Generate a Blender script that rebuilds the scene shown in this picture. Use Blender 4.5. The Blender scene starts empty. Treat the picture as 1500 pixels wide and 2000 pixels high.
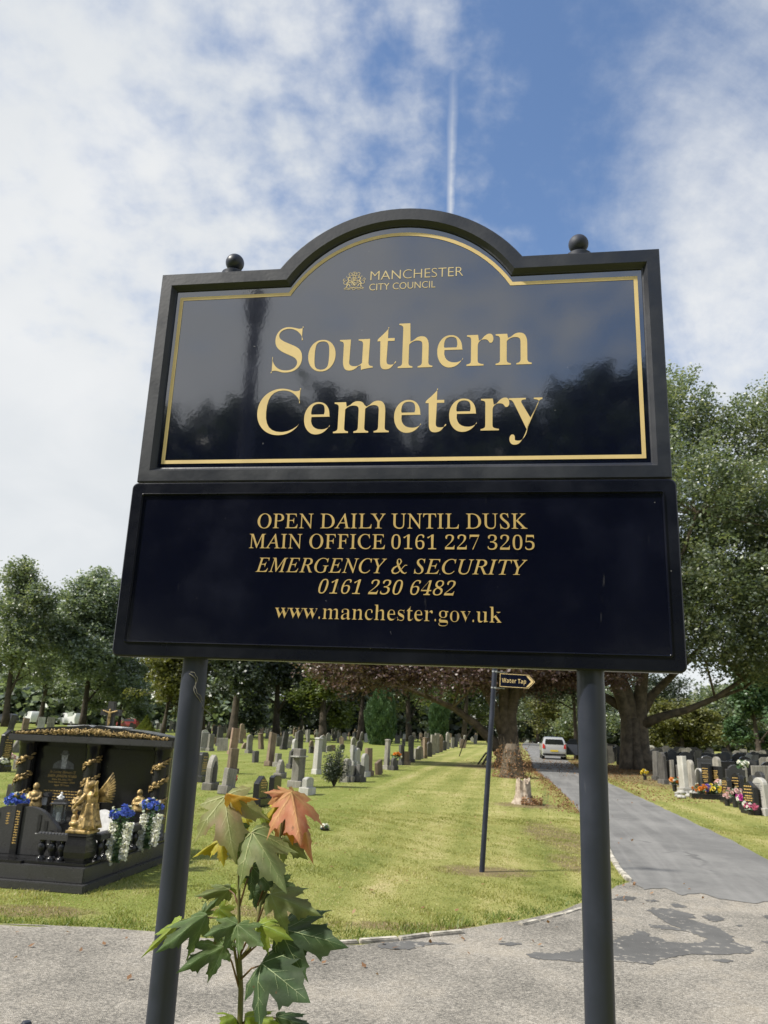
import bpy, bmesh, math, random
import numpy as np
from mathutils import Vector, Matrix
from mathutils.geometry import delaunay_2d_cdt

scene = bpy.context.scene
COL = scene.collection
rnd = random.Random(7)

# ------------------------------------------------------------------ camera
EYE = 1.55
FPX, PITCH, ROLL = 1497.9, 0.2751, 0.0418            # focal length in photo pixels, tilt up, roll
_F = np.array([0, math.cos(PITCH), math.sin(PITCH)])
_U0 = np.array([0, -math.sin(PITCH), math.cos(PITCH)])
_R0 = np.array([1.0, 0, 0])
_R = _R0 * math.cos(ROLL) + _U0 * math.sin(ROLL)
_U = _U0 * math.cos(ROLL) - _R0 * math.sin(ROLL)
cam_data = bpy.data.cameras.new('camera')
cam = bpy.data.objects.new('camera', cam_data)
COL.objects.link(cam)
cam.matrix_world = Matrix(((_R[0], _U[0], -_F[0], 0), (_R[1], _U[1], -_F[1], 0), (_R[2], _U[2], -_F[2], EYE), (0, 0, 0, 1)))
cam_data.sensor_fit = 'VERTICAL'
cam_data.sensor_height = 36.0
cam_data.lens = 36.0 * FPX / 2000.0
cam_data.clip_start = 0.05
cam_data.clip_end = 3000
cam_data.dof.use_dof = True
cam_data.dof.focus_distance = 2.35
cam_data.dof.aperture_fstop = 9.0
scene.camera = cam

# ------------------------------------------------------------------ sun, sky, exposure
SUN_EL, SUN_AZ = math.radians(47), math.radians(-109)   # azimuth measured from +Y towards +X
sun_data = bpy.data.lights.new('sun', 'SUN')
sun_data.energy = 4.0
sun_data.angle = math.radians(4.0)
sun_data.color = (1.0, 0.95, 0.86)
sun = bpy.data.objects.new('sun', sun_data)
COL.objects.link(sun)
_sd = Vector((math.sin(SUN_AZ) * math.cos(SUN_EL), math.cos(SUN_AZ) * math.cos(SUN_EL), math.sin(SUN_EL)))
sun.rotation_euler = _sd.to_track_quat('Z', 'Y').to_euler()

scene.view_settings.view_transform = 'Standard'
scene.view_settings.look = 'None'
scene.view_settings.gamma = 1.0
scene.view_settings.use_curve_mapping = False
scene.view_settings.exposure = 0.62
scene.render.engine = 'CYCLES'
scene.cycles.use_denoising = True
scene.cycles.max_bounces = 6
scene.cycles.diffuse_bounces = 3
scene.cycles.glossy_bounces = 3
scene.cycles.transparent_max_bounces = 6
scene.cycles.sample_clamp_indirect = 6.0

def photo_ray(x, y):
    return _F + _R * (x - 750) / FPX - _U * (y - 1000) / FPX
def on_ground(x, y, z=0.0):
    d = photo_ray(x, y); t = (z - EYE) / d[2]
    return Vector((d[0] * t, d[1] * t, z))
def at_depth(x, y, Y):
    d = photo_ray(x, y); t = Y / d[1]
    return Vector((d[0] * t, Y, EYE + d[2] * t))

class NT:
    """small helper for building node trees"""
    def __init__(s, tree):
        s.t = tree; s.t.nodes.clear()
    def n(s, typ, ins=None, **kw):
        nd = s.t.nodes.new(typ)
        for k, v in kw.items(): setattr(nd, k, v)
        if ins:
            for k, v in ins.items(): s.set(nd.inputs[k], v)
        return nd
    def set(s, sock, v):
        if hasattr(v, 'outputs'): v = v.outputs[0]
        if hasattr(v, 'is_output'): s.t.links.new(v, sock)
        else:
            if isinstance(v, tuple) and len(v) == 3 and sock.type == 'RGBA': v = (*v, 1)
            sock.default_value = v
    def m(s, op, a, b=None, c=None, clamp=False):
        nd = s.n('ShaderNodeMath', operation=op, use_clamp=clamp)
        for i, v in enumerate((a, b, c)):
            if v is not None: s.set(nd.inputs[i], v)
        return nd.outputs[0]
    def mix(s, f, a, b, blend='MIX'):
        nd = s.n('ShaderNodeMix', data_type='RGBA', blend_type=blend)
        s.set(nd.inputs[0], f); s.set(nd.inputs[6], a); s.set(nd.inputs[7], b)
        return nd.outputs[2]
    def ramp(s, f, stops):
        nd = s.n('ShaderNodeValToRGB'); cr = nd.color_ramp
        while len(cr.elements) < len(stops): cr.elements.new(0.5)
        for e, (p, c) in zip(cr.elements, stops):
            e.position = p; e.color = (*c, 1) if isinstance(c, tuple) else (c, c, c, 1)
        s.set(nd.inputs[0], f)
        return nd.outputs[0]
    def noise(s, vec, scale, detail=4, rough=0.55, dist=0.0):
        nd = s.n('ShaderNodeTexNoise', {'Scale': scale, 'Detail': detail, 'Roughness': rough, 'Distortion': dist})
        if vec is not None: s.set(nd.inputs['Vector'], vec)
        return nd.outputs[0]
    def maprange(s, v, a, b, c=0.0, d=1.0, smooth=True):
        nd = s.n('ShaderNodeMapRange', {'Value': v, 'From Min': a, 'From Max': b, 'To Min': c, 'To Max': d})
        if smooth: nd.interpolation_type = 'SMOOTHSTEP'
        return nd.outputs[0]
    def comb(s, x, y, z=0.0):
        return s.n('ShaderNodeCombineXYZ', {0: x, 1: y, 2: z}).outputs[0]

world = bpy.data.worlds.new('World')
scene.world = world
world.use_nodes = True
w = NT(world.node_tree)
sky = w.n('ShaderNodeTexSky', sky_type='NISHITA', sun_disc=False, sun_elevation=SUN_EL, sun_rotation=SUN_AZ,
          altitude=60, air_density=1.0, dust_density=0.6, ozone_density=2.6)
tc = w.n('ShaderNodeTexCoord')
sep = w.n('ShaderNodeSeparateXYZ', {0: tc.outputs['Generated']})
dx, dy, dz = sep.outputs
den = w.m('ADD', w.m('MAXIMUM', dz, 0.0), 0.42)
px = w.m('DIVIDE', dx, den); py = w.m('DIVIDE', dy, den)
pv = w.comb(px, py, 0.0)
big = w.noise(pv, 1.3, 3, 0.5)
mott = w.noise(pv, 14.0, 5, 0.55, 0.1)
mid = w.noise(pv, 3.4, 4, 0.5, 0.3)
# cirrus streaks: stretched noise
rx = w.m('ADD', w.m('MULTIPLY', px, 0.75), w.m('MULTIPLY', py, 0.66))
ry = w.m('SUBTRACT', w.m('MULTIPLY', py, 0.75), w.m('MULTIPLY', px, 0.66))
cir = w.noise(w.comb(w.m('MULTIPLY', rx, 0.9), w.m('MULTIPLY', ry, 1.25), 3.7), 2.4, 8, 0.62, 1.6)
cov = w.ramp(w.m('MULTIPLY_ADD', w.m('ADD', dx, w.m('MULTIPLY', w.m('SUBTRACT', big, 0.5), 0.14)), 0.5, 0.5),
             [(0.0, 0.80), (0.28, 0.95), (0.37, 0.80), (0.45, 0.58), (0.52, 0.38), (0.575, 0.18), (0.62, 0.26), (0.67, 0.56), (0.74, 0.68), (1.0, 0.7)])
lowhaze = w.maprange(dz, 0.05, 0.50, 0.55, 0.0)
leftness = w.maprange(dx, -0.05, -0.4, 0.0, 1.0)
mdens = w.m('ADD', w.m('MULTIPLY', w.m('SUBTRACT', mott, 0.5), 2.5), w.m('MULTIPLY', w.m('SUBTRACT', mid, 0.5), 0.9))
cdens = w.m('MULTIPLY', w.m('SUBTRACT', cir, 0.5), 1.7)
isr = w.maprange(dx, 0.10, 0.22)
finec = w.m('MULTIPLY', w.m('SUBTRACT', w.noise(pv, 24.0, 5, 0.6), 0.5), 0.9)
tex = w.m('ADD', finec, w.m('MULTIPLY', mdens, w.m('SUBTRACT', 1.0, isr)))
tex = w.m('ADD', tex, w.m('MULTIPLY', cdens, isr))
d0 = w.m('ADD', w.m('ADD', cov, w.m('MULTIPLY', lowhaze, w.m('ADD', 0.5, w.m('MULTIPLY', leftness, 0.9)))), w.m('MULTIPLY', tex, w.m('SUBTRACT', 0.50, w.m('MULTIPLY', leftness, 0.16))))
dens = w.maprange(d0, 0.14, 1.02)
# contrail: a thin line of cloud along a great circle
c1 = Vector(photo_ray(886, 110)).normalized(); c2 = Vector(photo_ray(880, 410)).normalized()
cn = c1.cross(c2).normalized()
off = w.m('ADD', w.m('ADD', w.m('MULTIPLY', dx, cn.x), w.m('MULTIPLY', dy, cn.y)), w.m('MULTIPLY', dz, cn.z))
wob = w.m('MULTIPLY', w.m('SUBTRACT', w.noise(pv, 30.0, 4, 0.65), 0.5), 0.0042)
width = w.maprange(dz, 0.45, 0.72, 0.0032, 0.0075)
trail = w.m('SUBTRACT', 1.0, w.m('DIVIDE', w.m('ABSOLUTE', w.m('ADD', off, wob)), width), clamp=True)
trail = w.m('MULTIPLY', w.m('MULTIPLY', trail, w.maprange(dz, 0.60, 0.76, 1.0, 0.0)), w.maprange(dy, 0.0, 0.1))
trail = w.m('MULTIPLY', trail, w.m('ADD', 0.35, w.m('MULTIPLY', w.noise(pv, 60.0, 2), 1.0)))
dens = w.m('MAXIMUM', dens, w.m('MULTIPLY', trail, 0.85, clamp=True))
ccol = w.mix(w.maprange(w.m('ADD', mid, w.m('MULTIPLY', big, 0.6)), 0.55, 1.05), (5.7, 5.95, 6.15), (6.7, 6.8, 6.85))
skyc = w.mix(1.0, sky, (1.38, 1.42, 1.46), 'MULTIPLY')
skyf = w.mix(w.m('MULTIPLY', dens, 0.97), skyc, ccol)
bg = w.n('ShaderNodeBackground', {'Color': skyf, 'Strength': 0.085})
w.t.links.new(bg.outputs[0], w.n('ShaderNodeOutputWorld').inputs[0])

# ------------------------------------------------------------------ mesh helpers
def link(o, parent=None):
    COL.objects.link(o)
    if parent is not None: o.parent = parent
    return o
def tag(o, label=None, cat=None, group=None, kind=None):
    if label: o['label'] = label
    if cat: o['category'] = cat
    if group: o['group'] = group
    if kind: o['kind'] = kind
    return o
def empty(name, loc=(0, 0, 0), rz=0.0):
    o = bpy.data.objects.new(name, None); o.empty_display_size = 0.1
    o.location = loc; o.rotation_euler = (0, 0, rz)
    return link(o)
def np_mesh(name, V, Fc, mat, parent=None, smooth=False):
    me = bpy.data.meshes.new(name)
    V = np.asarray(V, np.float32); Fc = np.asarray(Fc, np.int32); k = Fc.shape[1]
    me.vertices.add(len(V)); me.vertices.foreach_set('co', V.ravel())
    me.loops.add(Fc.size); me.loops.foreach_set('vertex_index', Fc.ravel())
    me.polygons.add(len(Fc)); me.polygons.foreach_set('loop_start', np.arange(0, Fc.size, k, dtype=np.int32))
    me.update(calc_edges=True)
    if smooth: me.shade_smooth()
    if mat: me.materials.append(mat)
    return link(bpy.data.objects.new(name, me), parent)

class MB:
    """collects shapes and builds ONE mesh object"""
    def __init__(s, M=None): s.v = []; s.f = []; s.M = M or Matrix.Identity(4)
    def add(s, V, Fs, M=None):
        b = len(s.v); T = s.M @ M if M is not None else s.M
        s.v += [T @ Vector(p) for p in V]; s.f += [tuple(b + i for i in f) for f in Fs]
        return s
    def box(s, c, d, rz=0.0, M=None):
        x, y, z = d[0] / 2, d[1] / 2, d[2] / 2
        V = [(-x, -y, -z), (x, -y, -z), (x, y, -z), (-x, y, -z), (-x, -y, z), (x, -y, z), (x, y, z), (-x, y, z)]
        T = Matrix.Translation(c) @ Matrix.Rotation(rz, 4, 'Z')
        if M is not None: T = T @ M
        return s.add(V, [(3, 2, 1, 0), (4, 5, 6, 7), (0, 1, 5, 4), (1, 2, 6, 5), (2, 3, 7, 6), (3, 0, 4, 7)], T)
    def prism(s, poly, lo, hi, axis='z', M=None):
        """extrude a 2D outline; axis z: (x,y)->lo..hi in z; axis y: (x,z) outline, extruded along y"""
        n = len(poly); V = []
        for h in (lo, hi):
            for a, b in poly: V.append((a, b, h) if axis == 'z' else ((a, h, b) if axis == 'y' else (h, a, b)))
        F = [tuple(range(n)), tuple(range(2 * n - 1, n - 1, -1))]
        F += [(i, i + n, (i + 1) % n + n, (i + 1) % n) for i in range(n)]
        return s.add(V, F, M)
    def lathe(s, prof, seg=16, c=(0, 0, 0), M=None, cap=True):
        V = []; F = []
        for r, z in prof:
            for k in range(seg):
                a = 2 * math.pi * k / seg; V.append((c[0] + r * math.cos(a), c[1] + r * math.sin(a), c[2] + z))
        for i in range(len(prof) - 1):
            for k in range(seg):
                k2 = (k + 1) % seg; F.append((i * seg + k, i * seg + k2, (i + 1) * seg + k2, (i + 1) * seg + k))
        if cap: F += [tuple(range(seg - 1, -1, -1)), tuple((len(prof) - 1) * seg + k for k in range(seg))]
        return s.add(V, F, M)
    def tube(s, pts, rad, seg=8, cap=True):
        pts = [Vector(p) for p in pts]; n = len(pts)
        if not hasattr(rad, '__len__'): rad = [rad] * n
        V = []; F = []; ref = Vector((0.31, 0.17, 0.93))
        t0 = (pts[1] - pts[0]).normalized()
        if abs(t0.dot(ref)) > 0.9: ref = Vector((0.9, 0.4, 0.1))
        side = t0.cross(ref).normalized()
        for i, p in enumerate(pts):
            t = (pts[min(i + 1, n - 1)] - pts[max(i - 1, 0)]).normalized()
            side = (side - t * side.dot(t)).normalized(); up = t.cross(side)
            for k in range(seg):
                a = 2 * math.pi * k / seg; V.append(p + (side * math.cos(a) + up * math.sin(a)) * rad[i])
        for i in range(n - 1):
            for k in range(seg):
                k2 = (k + 1) % seg; F.append((i * seg + k, i * seg + k2, (i + 1) * seg + k2, (i + 1) * seg + k))
        if cap: F += [tuple(range(seg - 1, -1, -1)), tuple((n - 1) * seg + k for k in range(seg))]
        return s.add(V, F)
    def ball(s, c, r, seg=12, rings=8, M=None):
        if not hasattr(r, '__len__'): r = (r, r, r)
        V = [(0, 0, -1)]; F = []
        for i in range(1, rings):
            a = math.pi * i / rings - math.pi / 2
            for k in range(seg):
                b = 2 * math.pi * k / seg; V.append((math.cos(a) * math.cos(b), math.cos(a) * math.sin(b), math.sin(a)))
        V.append((0, 0, 1)); L = len(V) - 1
        for k in range(seg): F.append((0, 1 + (k + 1) % seg, 1 + k)); F.append((L, L - seg + k, L - seg + (k + 1) % seg))
        for i in range(rings - 2):
            for k in range(seg):
                a = 1 + i * seg; F.append((a + k, a + (k + 1) % seg, a + seg + (k + 1) % seg, a + seg + k))
        T = Matrix.Translation(c)
        if M is not None: T = T @ M
        return s.add(V, F, T @ Matrix.Diagonal((*r, 1)))
    def quad(s, a, b, c, d): return s.add([a, b, c, d], [(0, 1, 2, 3)])
    def stroke(s, pts, wd, M=None, z=0.0):
        """flat line of a given width in the xy plane"""
        if not hasattr(wd, '__len__'): wd = [wd] * len(pts)
        P = [Vector((a, b)) for a, b in pts]; n = len(P); V = []
        for i in range(n):
            t = P[min(i + 1, n - 1)] - P[max(i - 1, 0)]
            t = t.normalized() if t.length > 1e-9 else Vector((1, 0)); q = Vector((-t.y, t.x)) * wd[i] / 2
            V += [(P[i].x + q.x, P[i].y + q.y, z), (P[i].x - q.x, P[i].y - q.y, z)]
        return s.add(V, [(2 * i + 1, 2 * i + 3, 2 * i + 2, 2 * i) for i in range(n - 1)], M)
    def build(s, name, mat, parent=None, bevel=0.0, seg=2, smooth=None, fixn=True, remesh=0.0):
        me = bpy.data.meshes.new(name); me.from_pydata([tuple(p) for p in s.v], [], s.f)
        if fixn or bevel:
            bm = bmesh.new(); bm.from_mesh(me)
            if fixn: bmesh.ops.recalc_face_normals(bm, faces=bm.faces)
            if bevel:
                ed = [e for e in bm.edges if len(e.link_faces) == 2 and e.calc_face_angle(0) > 0.6]
                bmesh.ops.bevel(bm, geom=ed, offset=bevel, segments=seg, affect='EDGES', clamp_overlap=True)
            bm.to_mesh(me); bm.free()
        o = bpy.data.objects.new(name, me)
        if remesh:
            COL.objects.link(o); md = o.modifiers.new('r', 'REMESH'); md.mode = 'VOXEL'; md.voxel_size = remesh
            dg = bpy.context.evaluated_depsgraph_get(); me2 = bpy.data.meshes.new_from_object(o.evaluated_get(dg))
            o.modifiers.clear(); o.data = me2; me2.name = name; bpy.data.meshes.remove(me); me = me2
            COL.objects.unlink(o); me.shade_smooth()
        if smooth is not None:
            me.shade_smooth()
            if smooth < 3: me.set_sharp_from_angle(angle=smooth)
        me.materials.clear(); me.materials.append(mat)
        return link(o, parent)

# ------------------------------------------------------------------ materials
def new_mat(name):
    m = bpy.data.materials.new(name); m.use_nodes = True
    t = NT(m.node_tree); out = t.n('ShaderNodeOutputMaterial')
    return m, t, out
def pbr(name, col, rough=0.6, var=0.15, scale=20.0, bump=0.0, bscale=60.0, metal=0.0, spec=0.5, rvar=0.0, col2=None, tex='Object', coat=0.0, objrand=0.0):
    m, t, out = new_mat(name)
    tcn = t.n('ShaderNodeTexCoord').outputs[tex]
    n1 = t.noise(tcn, scale, 6, 0.6)
    c2 = col2 if col2 else tuple(c * (1 - var * 1.6) for c in col)
    c1 = col if col2 else tuple(min(1, c * (1 + var)) for c in col)
    c = t.mix(t.maprange(n1, 0.3, 0.7), c2, c1)
    if objrand:
        oi = t.n('ShaderNodeObjectInfo').outputs['Random']
        c = t.mix(1.0, c, t.ramp(oi, [(0, 1 - objrand), (1, 1 + objrand * 0.6)]), 'MULTIPLY')
    b = t.n('ShaderNodeBsdfPrincipled', {'Base Color': c, 'Roughness': rough, 'Metallic': metal, 'Specular IOR Level': spec, 'Coat Weight': coat})
    if rvar: t.set(b.inputs['Roughness'], t.maprange(t.noise(tcn, scale * 0.7, 5), 0.3, 0.7, rough - rvar, rough + rvar))
    if bump:
        bp = t.n('ShaderNodeBump', {'Strength': bump, 'Distance': 0.01, 'Height': t.noise(tcn, bscale, 5, 0.6)})
        t.set(b.inputs['Normal'], bp)
    t.t.links.new(b.outputs[0], out.inputs[0])
    return m
def leaf_mat(name, cols, trans=0.35, rough=0.5, gloss=0.06):
    """foliage: every leaf gets its own tint between the given colours"""
    m, t, out = new_mat(name)
    r = t.n('ShaderNodeNewGeometry').outputs['Random Per Island']
    tcn = t.n('ShaderNodeTexCoord').outputs['Object']
    f = t.m('ADD', t.m('MULTIPLY', r, 0.5), t.m('MULTIPLY', t.maprange(t.noise(tcn, 0.85, 3), 0.32, 0.68), 0.50))
    n = len(cols); c = t.ramp(f, [(i / (n - 1), k) for i, k in enumerate(cols)])
    d = t.n('ShaderNodeBsdfDiffuse', {'Color': c}); tr = t.n('ShaderNodeBsdfTranslucent', {'Color': t.mix(1.0, c, (1.25, 1.25, 0.7), 'MULTIPLY')})
    g = t.n('ShaderNodeBsdfGlossy', {'Roughness': rough, 'Color': (1, 1, 1)})
    s1 = t.n('ShaderNodeMixShader', {0: trans, 1: d, 2: tr}); s2 = t.n('ShaderNodeMixShader', {0: gloss, 1: s1, 2: g})
    t.t.links.new(s2.outputs[0], out.inputs[0])
    return m

M = {}
M['gold'] = pbr('gold_vinyl', (0.70, 0.53, 0.25), 0.42, 0.06, 8)
M['gold_metal'] = pbr('gold_paint', (0.36, 0.25, 0.095), 0.45, 0.45, 22, 0.5, 60, metal=0.35)
M['steel'] = pbr('steel', (0.6, 0.6, 0.6), 0.3, 0.1, 30, metal=1.0)
M['white'] = pbr('white_petal', (0.80, 0.80, 0.78), 0.6, 0.05, 30)
M['black_plastic'] = pbr('black_plastic', (0.02, 0.02, 0.022), 0.4, 0.2, 30)
# ------------------------------------------------------------------ ground, forecourt, path
KERB = [(-40, 6.1), (-6, 6.42), (-2.79, 6.51), (-1.82, 6.50), (-0.95, 6.30), (-0.28, 6.25), (0.3, 6.56), (0.77, 6.95), (1.56, 7.53), (2.1, 8.2), (2.64, 9.0), (2.96, 9.44)]
PATH_L = [(2.96, 9.44), (3.31, 11.34), (4.0, 15), (5.07, 21.04), (6.3, 29), (7.74, 39.2), (10.7, 55), (14.5, 76), (19.4, 105), (28, 150), (40, 200)]
PATH_R = [(4.95, 9.9), (5.56, 11.56), (6.51, 16.93), (8.42, 28.81), (10.5, 41), (13.7, 57.7), (17.3, 76), (22, 105), (31, 150), (43, 200)]
def interp(xs, pts, k=0):
    a = np.array(pts); return np.interp(xs, a[:, k], a[:, 1 - k])
def fine(pts, step, jit, r, keep_ends=True):
    out = []
    for (a, b) in zip(pts[:-1], pts[1:]):
        L = math.hypot(b[0] - a[0], b[1] - a[1]); n = max(1, int(L / step))
        for i in range(n):
            t = i / n; out.append((a[0] + (b[0] - a[0]) * t + r.gauss(0, jit), a[1] + (b[1] - a[1]) * t + r.gauss(0, jit)))
    out.append(pts[-1]); return out
def smooth_curve(pts, n=4):
    P = [Vector((*p, 0)) for p in pts]; out = []
    for i in range(len(P) - 1):
        p0 = P[max(i - 1, 0)]; p1 = P[i]; p2 = P[i + 1]; p3 = P[min(i + 2, len(P) - 1)]
        for k in range(n):
            t = k / n
            q = 0.5 * ((2 * p1) + (p2 - p0) * t + (2 * p0 - 5 * p1 + 4 * p2 - p3) * t * t + (3 * p1 - p0 - 3 * p2 + p3) * t ** 3)
            out.append((q.x, q.y))
    out.append((P[-1].x, P[-1].y)); return out
def sheet(name, poly, z, mat, parent=None):
    """flat sheet from a 2D outline"""
    r = delaunay_2d_cdt([Vector(p) for p in poly], [], [list(range(len(poly)))], 1, 1e-6)
    me = bpy.data.meshes.new(name); me.from_pydata([(p.x, p.y, z) for p in r[0]], [], [tuple(f) for f in r[2]])
    bm = bmesh.new(); bm.from_mesh(me)
    for f in bm.faces:
        if f.normal.z < 0: f.normal_flip()
    bm.to_mesh(me); bm.free()
    me.materials.append(mat); return link(bpy.data.objects.new(name, me), parent)

def lawn_mat():
    m, t, out = new_mat('lawn')
    P = t.n('ShaderNodeTexCoord').outputs['Object']
    s = t.n('ShaderNodeSeparateXYZ', {0: P})
    X, Y = s.outputs[0], s.outputs[1]
    n1 = t.noise(P, 0.55, 5, 0.6, 0.4); n2 = t.noise(P, 5.0, 6, 0.65); n3 = t.noise(P, 42.0, 4, 0.7); n4 = t.noise(P, 0.16, 3, 0.5)
    # mowing passes run along the lawn beside the path
    along = t.m('SUBTRACT', X, t.m('MULTIPLY', Y, 0.17))
    stripe = t.noise(t.comb(t.m('MULTIPLY', along, 1.5), t.m('MULTIPLY', Y, 0.10), 0), 1.6, 4, 0.6)
    bands = t.m('SINE', t.m('ADD', t.m('MULTIPLY', along, 5.6), t.m('MULTIPLY', n4, 5.0)))
    stripe = t.m('ADD', stripe, t.m('MULTIPLY', bands, 0.12))
    f = t.m('ADD', t.m('ADD', t.m('MULTIPLY', n1, 0.36), t.m('MULTIPLY', n2, 0.24)), t.m('ADD', t.m('MULTIPLY', stripe, 0.34), t.m('MULTIPLY', n3, 0.12)))
    c = t.ramp(t.maprange(f, 0.38, 0.68, smooth=False), [(0.0, (0.12, 0.15, 0.034)), (0.3, (0.205, 0.22, 0.060)), (0.58, (0.29, 0.285, 0.095)), (0.82, (0.385, 0.345, 0.15)), (1.0, (0.46, 0.385, 0.20))])
    far = t.maprange(Y, 26, 60)
    c = t.mix(t.m('MULTIPLY', far, 0.35), c, (0.24, 0.26, 0.065))
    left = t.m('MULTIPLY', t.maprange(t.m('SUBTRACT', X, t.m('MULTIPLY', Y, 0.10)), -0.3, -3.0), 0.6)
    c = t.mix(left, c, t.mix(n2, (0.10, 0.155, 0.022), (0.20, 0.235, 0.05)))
    # bare earth and leaf litter
    earth = None
    spots = [(1.34, 9.72, 0.62, 0.40), (3.55, 18.6, 0.85, 0.75), (6.6, 38.2, 3.0, 3.2), (3.0, 13.2, 0.5, 2.2), (2.6, 10.6, 0.3, 0.8), (0.4, 6.95, 0.75, 0.16), (-2.75, 6.95, 0.6, 0.22), (13.2, 40.0, 4.0, 6.0), (10.6, 33.0, 1.2, 9.0), (13.2, 46.0, 1.4, 8.0), (-1.0, 7.25, 0.45, 0.2)]
    for (x, y, a, b) in spots:
        d = t.m('ADD', t.m('POWER', t.m('DIVIDE', t.m('SUBTRACT', X, x), a), 2.0), t.m('POWER', t.m('DIVIDE', t.m('SUBTRACT', Y, y), b), 2.0))
        d = t.maprange(t.m('ADD', d, t.m('MULTIPLY', t.m('SUBTRACT', n2, 0.5), 2.4)), 1.25, 0.35)
        earth = d if earth is None else t.m('MAXIMUM', earth, d)
    ec = t.ramp(t.m('ADD', t.m('MULTIPLY', n2, 0.5), t.m('MULTIPLY', n3, 0.5)), [(0.3, (0.10, 0.068, 0.040)), (0.55, (0.20, 0.145, 0.085)), (0.72, (0.26, 0.15, 0.07))])
    c = t.mix(t.m('MULTIPLY', earth, 0.8), c, ec)
    b = t.n('ShaderNodeBsdfPrincipled', {'Base Color': c, 'Roughness': 0.9, 'Specular IOR Level': 0.15})
    bp = t.n('ShaderNodeBump', {'Strength': 0.6, 'Distance': 0.03, 'Height': t.m('ADD', n2, n3)})
    t.set(b.inputs['Normal'], bp)
    t.t.links.new(b.outputs[0], out.inputs[0])
    return m
def gravel_mat():
    m, t, out = new_mat('worn_chippings')
    P = t.n('ShaderNodeTexCoord').outputs['Object']
    v = t.n('ShaderNodeTexVoronoi', {'Vector': P, 'Scale': 120.0}); vr = t.n('ShaderNodeSeparateColor', {0: v.outputs['Color']}).outputs[0]
    v2 = t.n('ShaderNodeTexVoronoi', {'Vector': P, 'Scale': 55.0}); vr2 = t.n('ShaderNodeSeparateColor', {0: v2.outputs['Color']}).outputs[0]
    n1 = t.noise(P, 0.9, 5, 0.6, 0.3); n2 = t.noise(P, 5.0, 6, 0.65); n3 = t.noise(P, 60, 4, 0.65)
    f = t.m('ADD', t.m('ADD', t.m('MULTIPLY', vr, 0.24), t.m('MULTIPLY', vr2, 0.10)), t.m('ADD', t.m('MULTIPLY', n3, 0.26), t.m('MULTIPLY', n1, 0.52)))
    c = t.ramp(t.maprange(f, 0.30, 0.80, smooth=False), [(0, (0.07, 0.066, 0.058)), (0.3, (0.17, 0.16, 0.14)), (0.62, (0.31, 0.285, 0.245)), (1, (0.54, 0.50, 0.44))])
    worn = t.maprange(t.m('ADD', n1, t.m('MULTIPLY', n2, 0.5)), 0.72, 0.98)
    c = t.mix(t.m('MULTIPLY', worn, 0.5), c, (0.36, 0.315, 0.25))
    s = t.n('ShaderNodeSeparateXYZ', {0: P})
    b = t.n('ShaderNodeBsdfPrincipled', {'Base Color': c, 'Roughness': 0.92, 'Specular IOR Level': 0.2})
    bp = t.n('ShaderNodeBump', {'Strength': 0.7, 'Distance': 0.008, 'Height': t.m('ADD', v.outputs['Distance'], n3)})
    t.set(b.inputs['Normal'], bp); t.t.links.new(b.outputs[0], out.inputs[0])
    return m
def tarmac_mat(name, base=0.115, worn=False):
    m, t, out = new_mat(name)
    P = t.n('ShaderNodeTexCoord').outputs['Object']
    n1 = t.noise(P, 0.7, 5, 0.6, 0.5); n2 = t.noise(P, 7, 5, 0.6); n3 = t.noise(P, 150, 3, 0.7)
    f = t.m('ADD', t.m('MULTIPLY', n1, 0.5), t.m('ADD', t.m('MULTIPLY', n2, 0.2), t.m('MULTIPLY', n3, 0.3)))
    k = base
    c = t.ramp(t.maprange(f, 0.34, 0.66, smooth=False), [(0, (k * 0.63, k * 0.62, k * 0.60)), (0.5, (k, k * 0.985, k * 0.95)), (1, (k * 1.45, k * 1.42, k * 1.34))])
    b = t.n('ShaderNodeBsdfPrincipled', {'Base Color': c, 'Roughness': 0.85, 'Specular IOR Level': 0.3})
    if worn:
        fl = t.maprange(t.m('ADD', t.noise(P, 14, 6, 0.7), t.m('MULTIPLY', t.noise(P, 3.0, 3), 0.35)), 0.76, 0.81)
        t.set(b.inputs['Base Color'], t.mix(t.m('MULTIPLY', fl, 0.85), c, t.mix(n3, (0.24, 0.22, 0.19), (0.42, 0.39, 0.34))))
    else:
        s = t.n('ShaderNodeSeparateXYZ', {0: P}); al = t.m('SUBTRACT', s.outputs[0], t.m('MULTIPLY', s.outputs[1], 0.2))
        wear = t.noise(t.comb(t.m('MULTIPLY', al, 2.6), t.m('MULTIPLY', s.outputs[1], 0.13), 0), 1.5, 5, 0.6, 0.4)
        c = t.mix(t.m('MULTIPLY', t.maprange(wear, 0.42, 0.68), 0.4), c, (k * 1.7, k * 1.66, k * 1.58))
        v = t.n('ShaderNodeTexVoronoi', {'Vector': t.n('ShaderNodeVectorMath', {0: P, 1: t.n('ShaderNodeVectorMath', {0: t.n('ShaderNodeTexNoise', {'Vector': P, 'Scale': 1.7, 'Detail': 4.0}).outputs['Color'], 1: (0.9, 0.9, 0)}, operation='MULTIPLY').outputs[0]}, operation='ADD').outputs[0], 'Scale': 0.42}, feature='DISTANCE_TO_EDGE')
        crack = t.m('MULTIPLY', t.maprange(v.outputs['Distance'], 0.010, 0.003), t.maprange(n1, 0.5, 0.6))
        c = t.mix(t.m('MULTIPLY', crack, 0.55), c, (k * 0.35, k * 0.35, k * 0.35)); t.set(b.inputs['Base Color'], c)
    bp = t.n('ShaderNodeBump', {'Strength': 0.4, 'Distance': 0.006, 'Height': n3})
    t.set(b.inputs['Normal'], bp); t.t.links.new(b.outputs[0], out.inputs[0])
    return m
M['lawn'] = lawn_mat(); M['gravel'] = gravel_mat(); M['tarmac'] = tarmac_mat('tarmac', 0.165); M['tarmac_old'] = tarmac_mat('tarmac_dark', 0.112, True)
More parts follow.
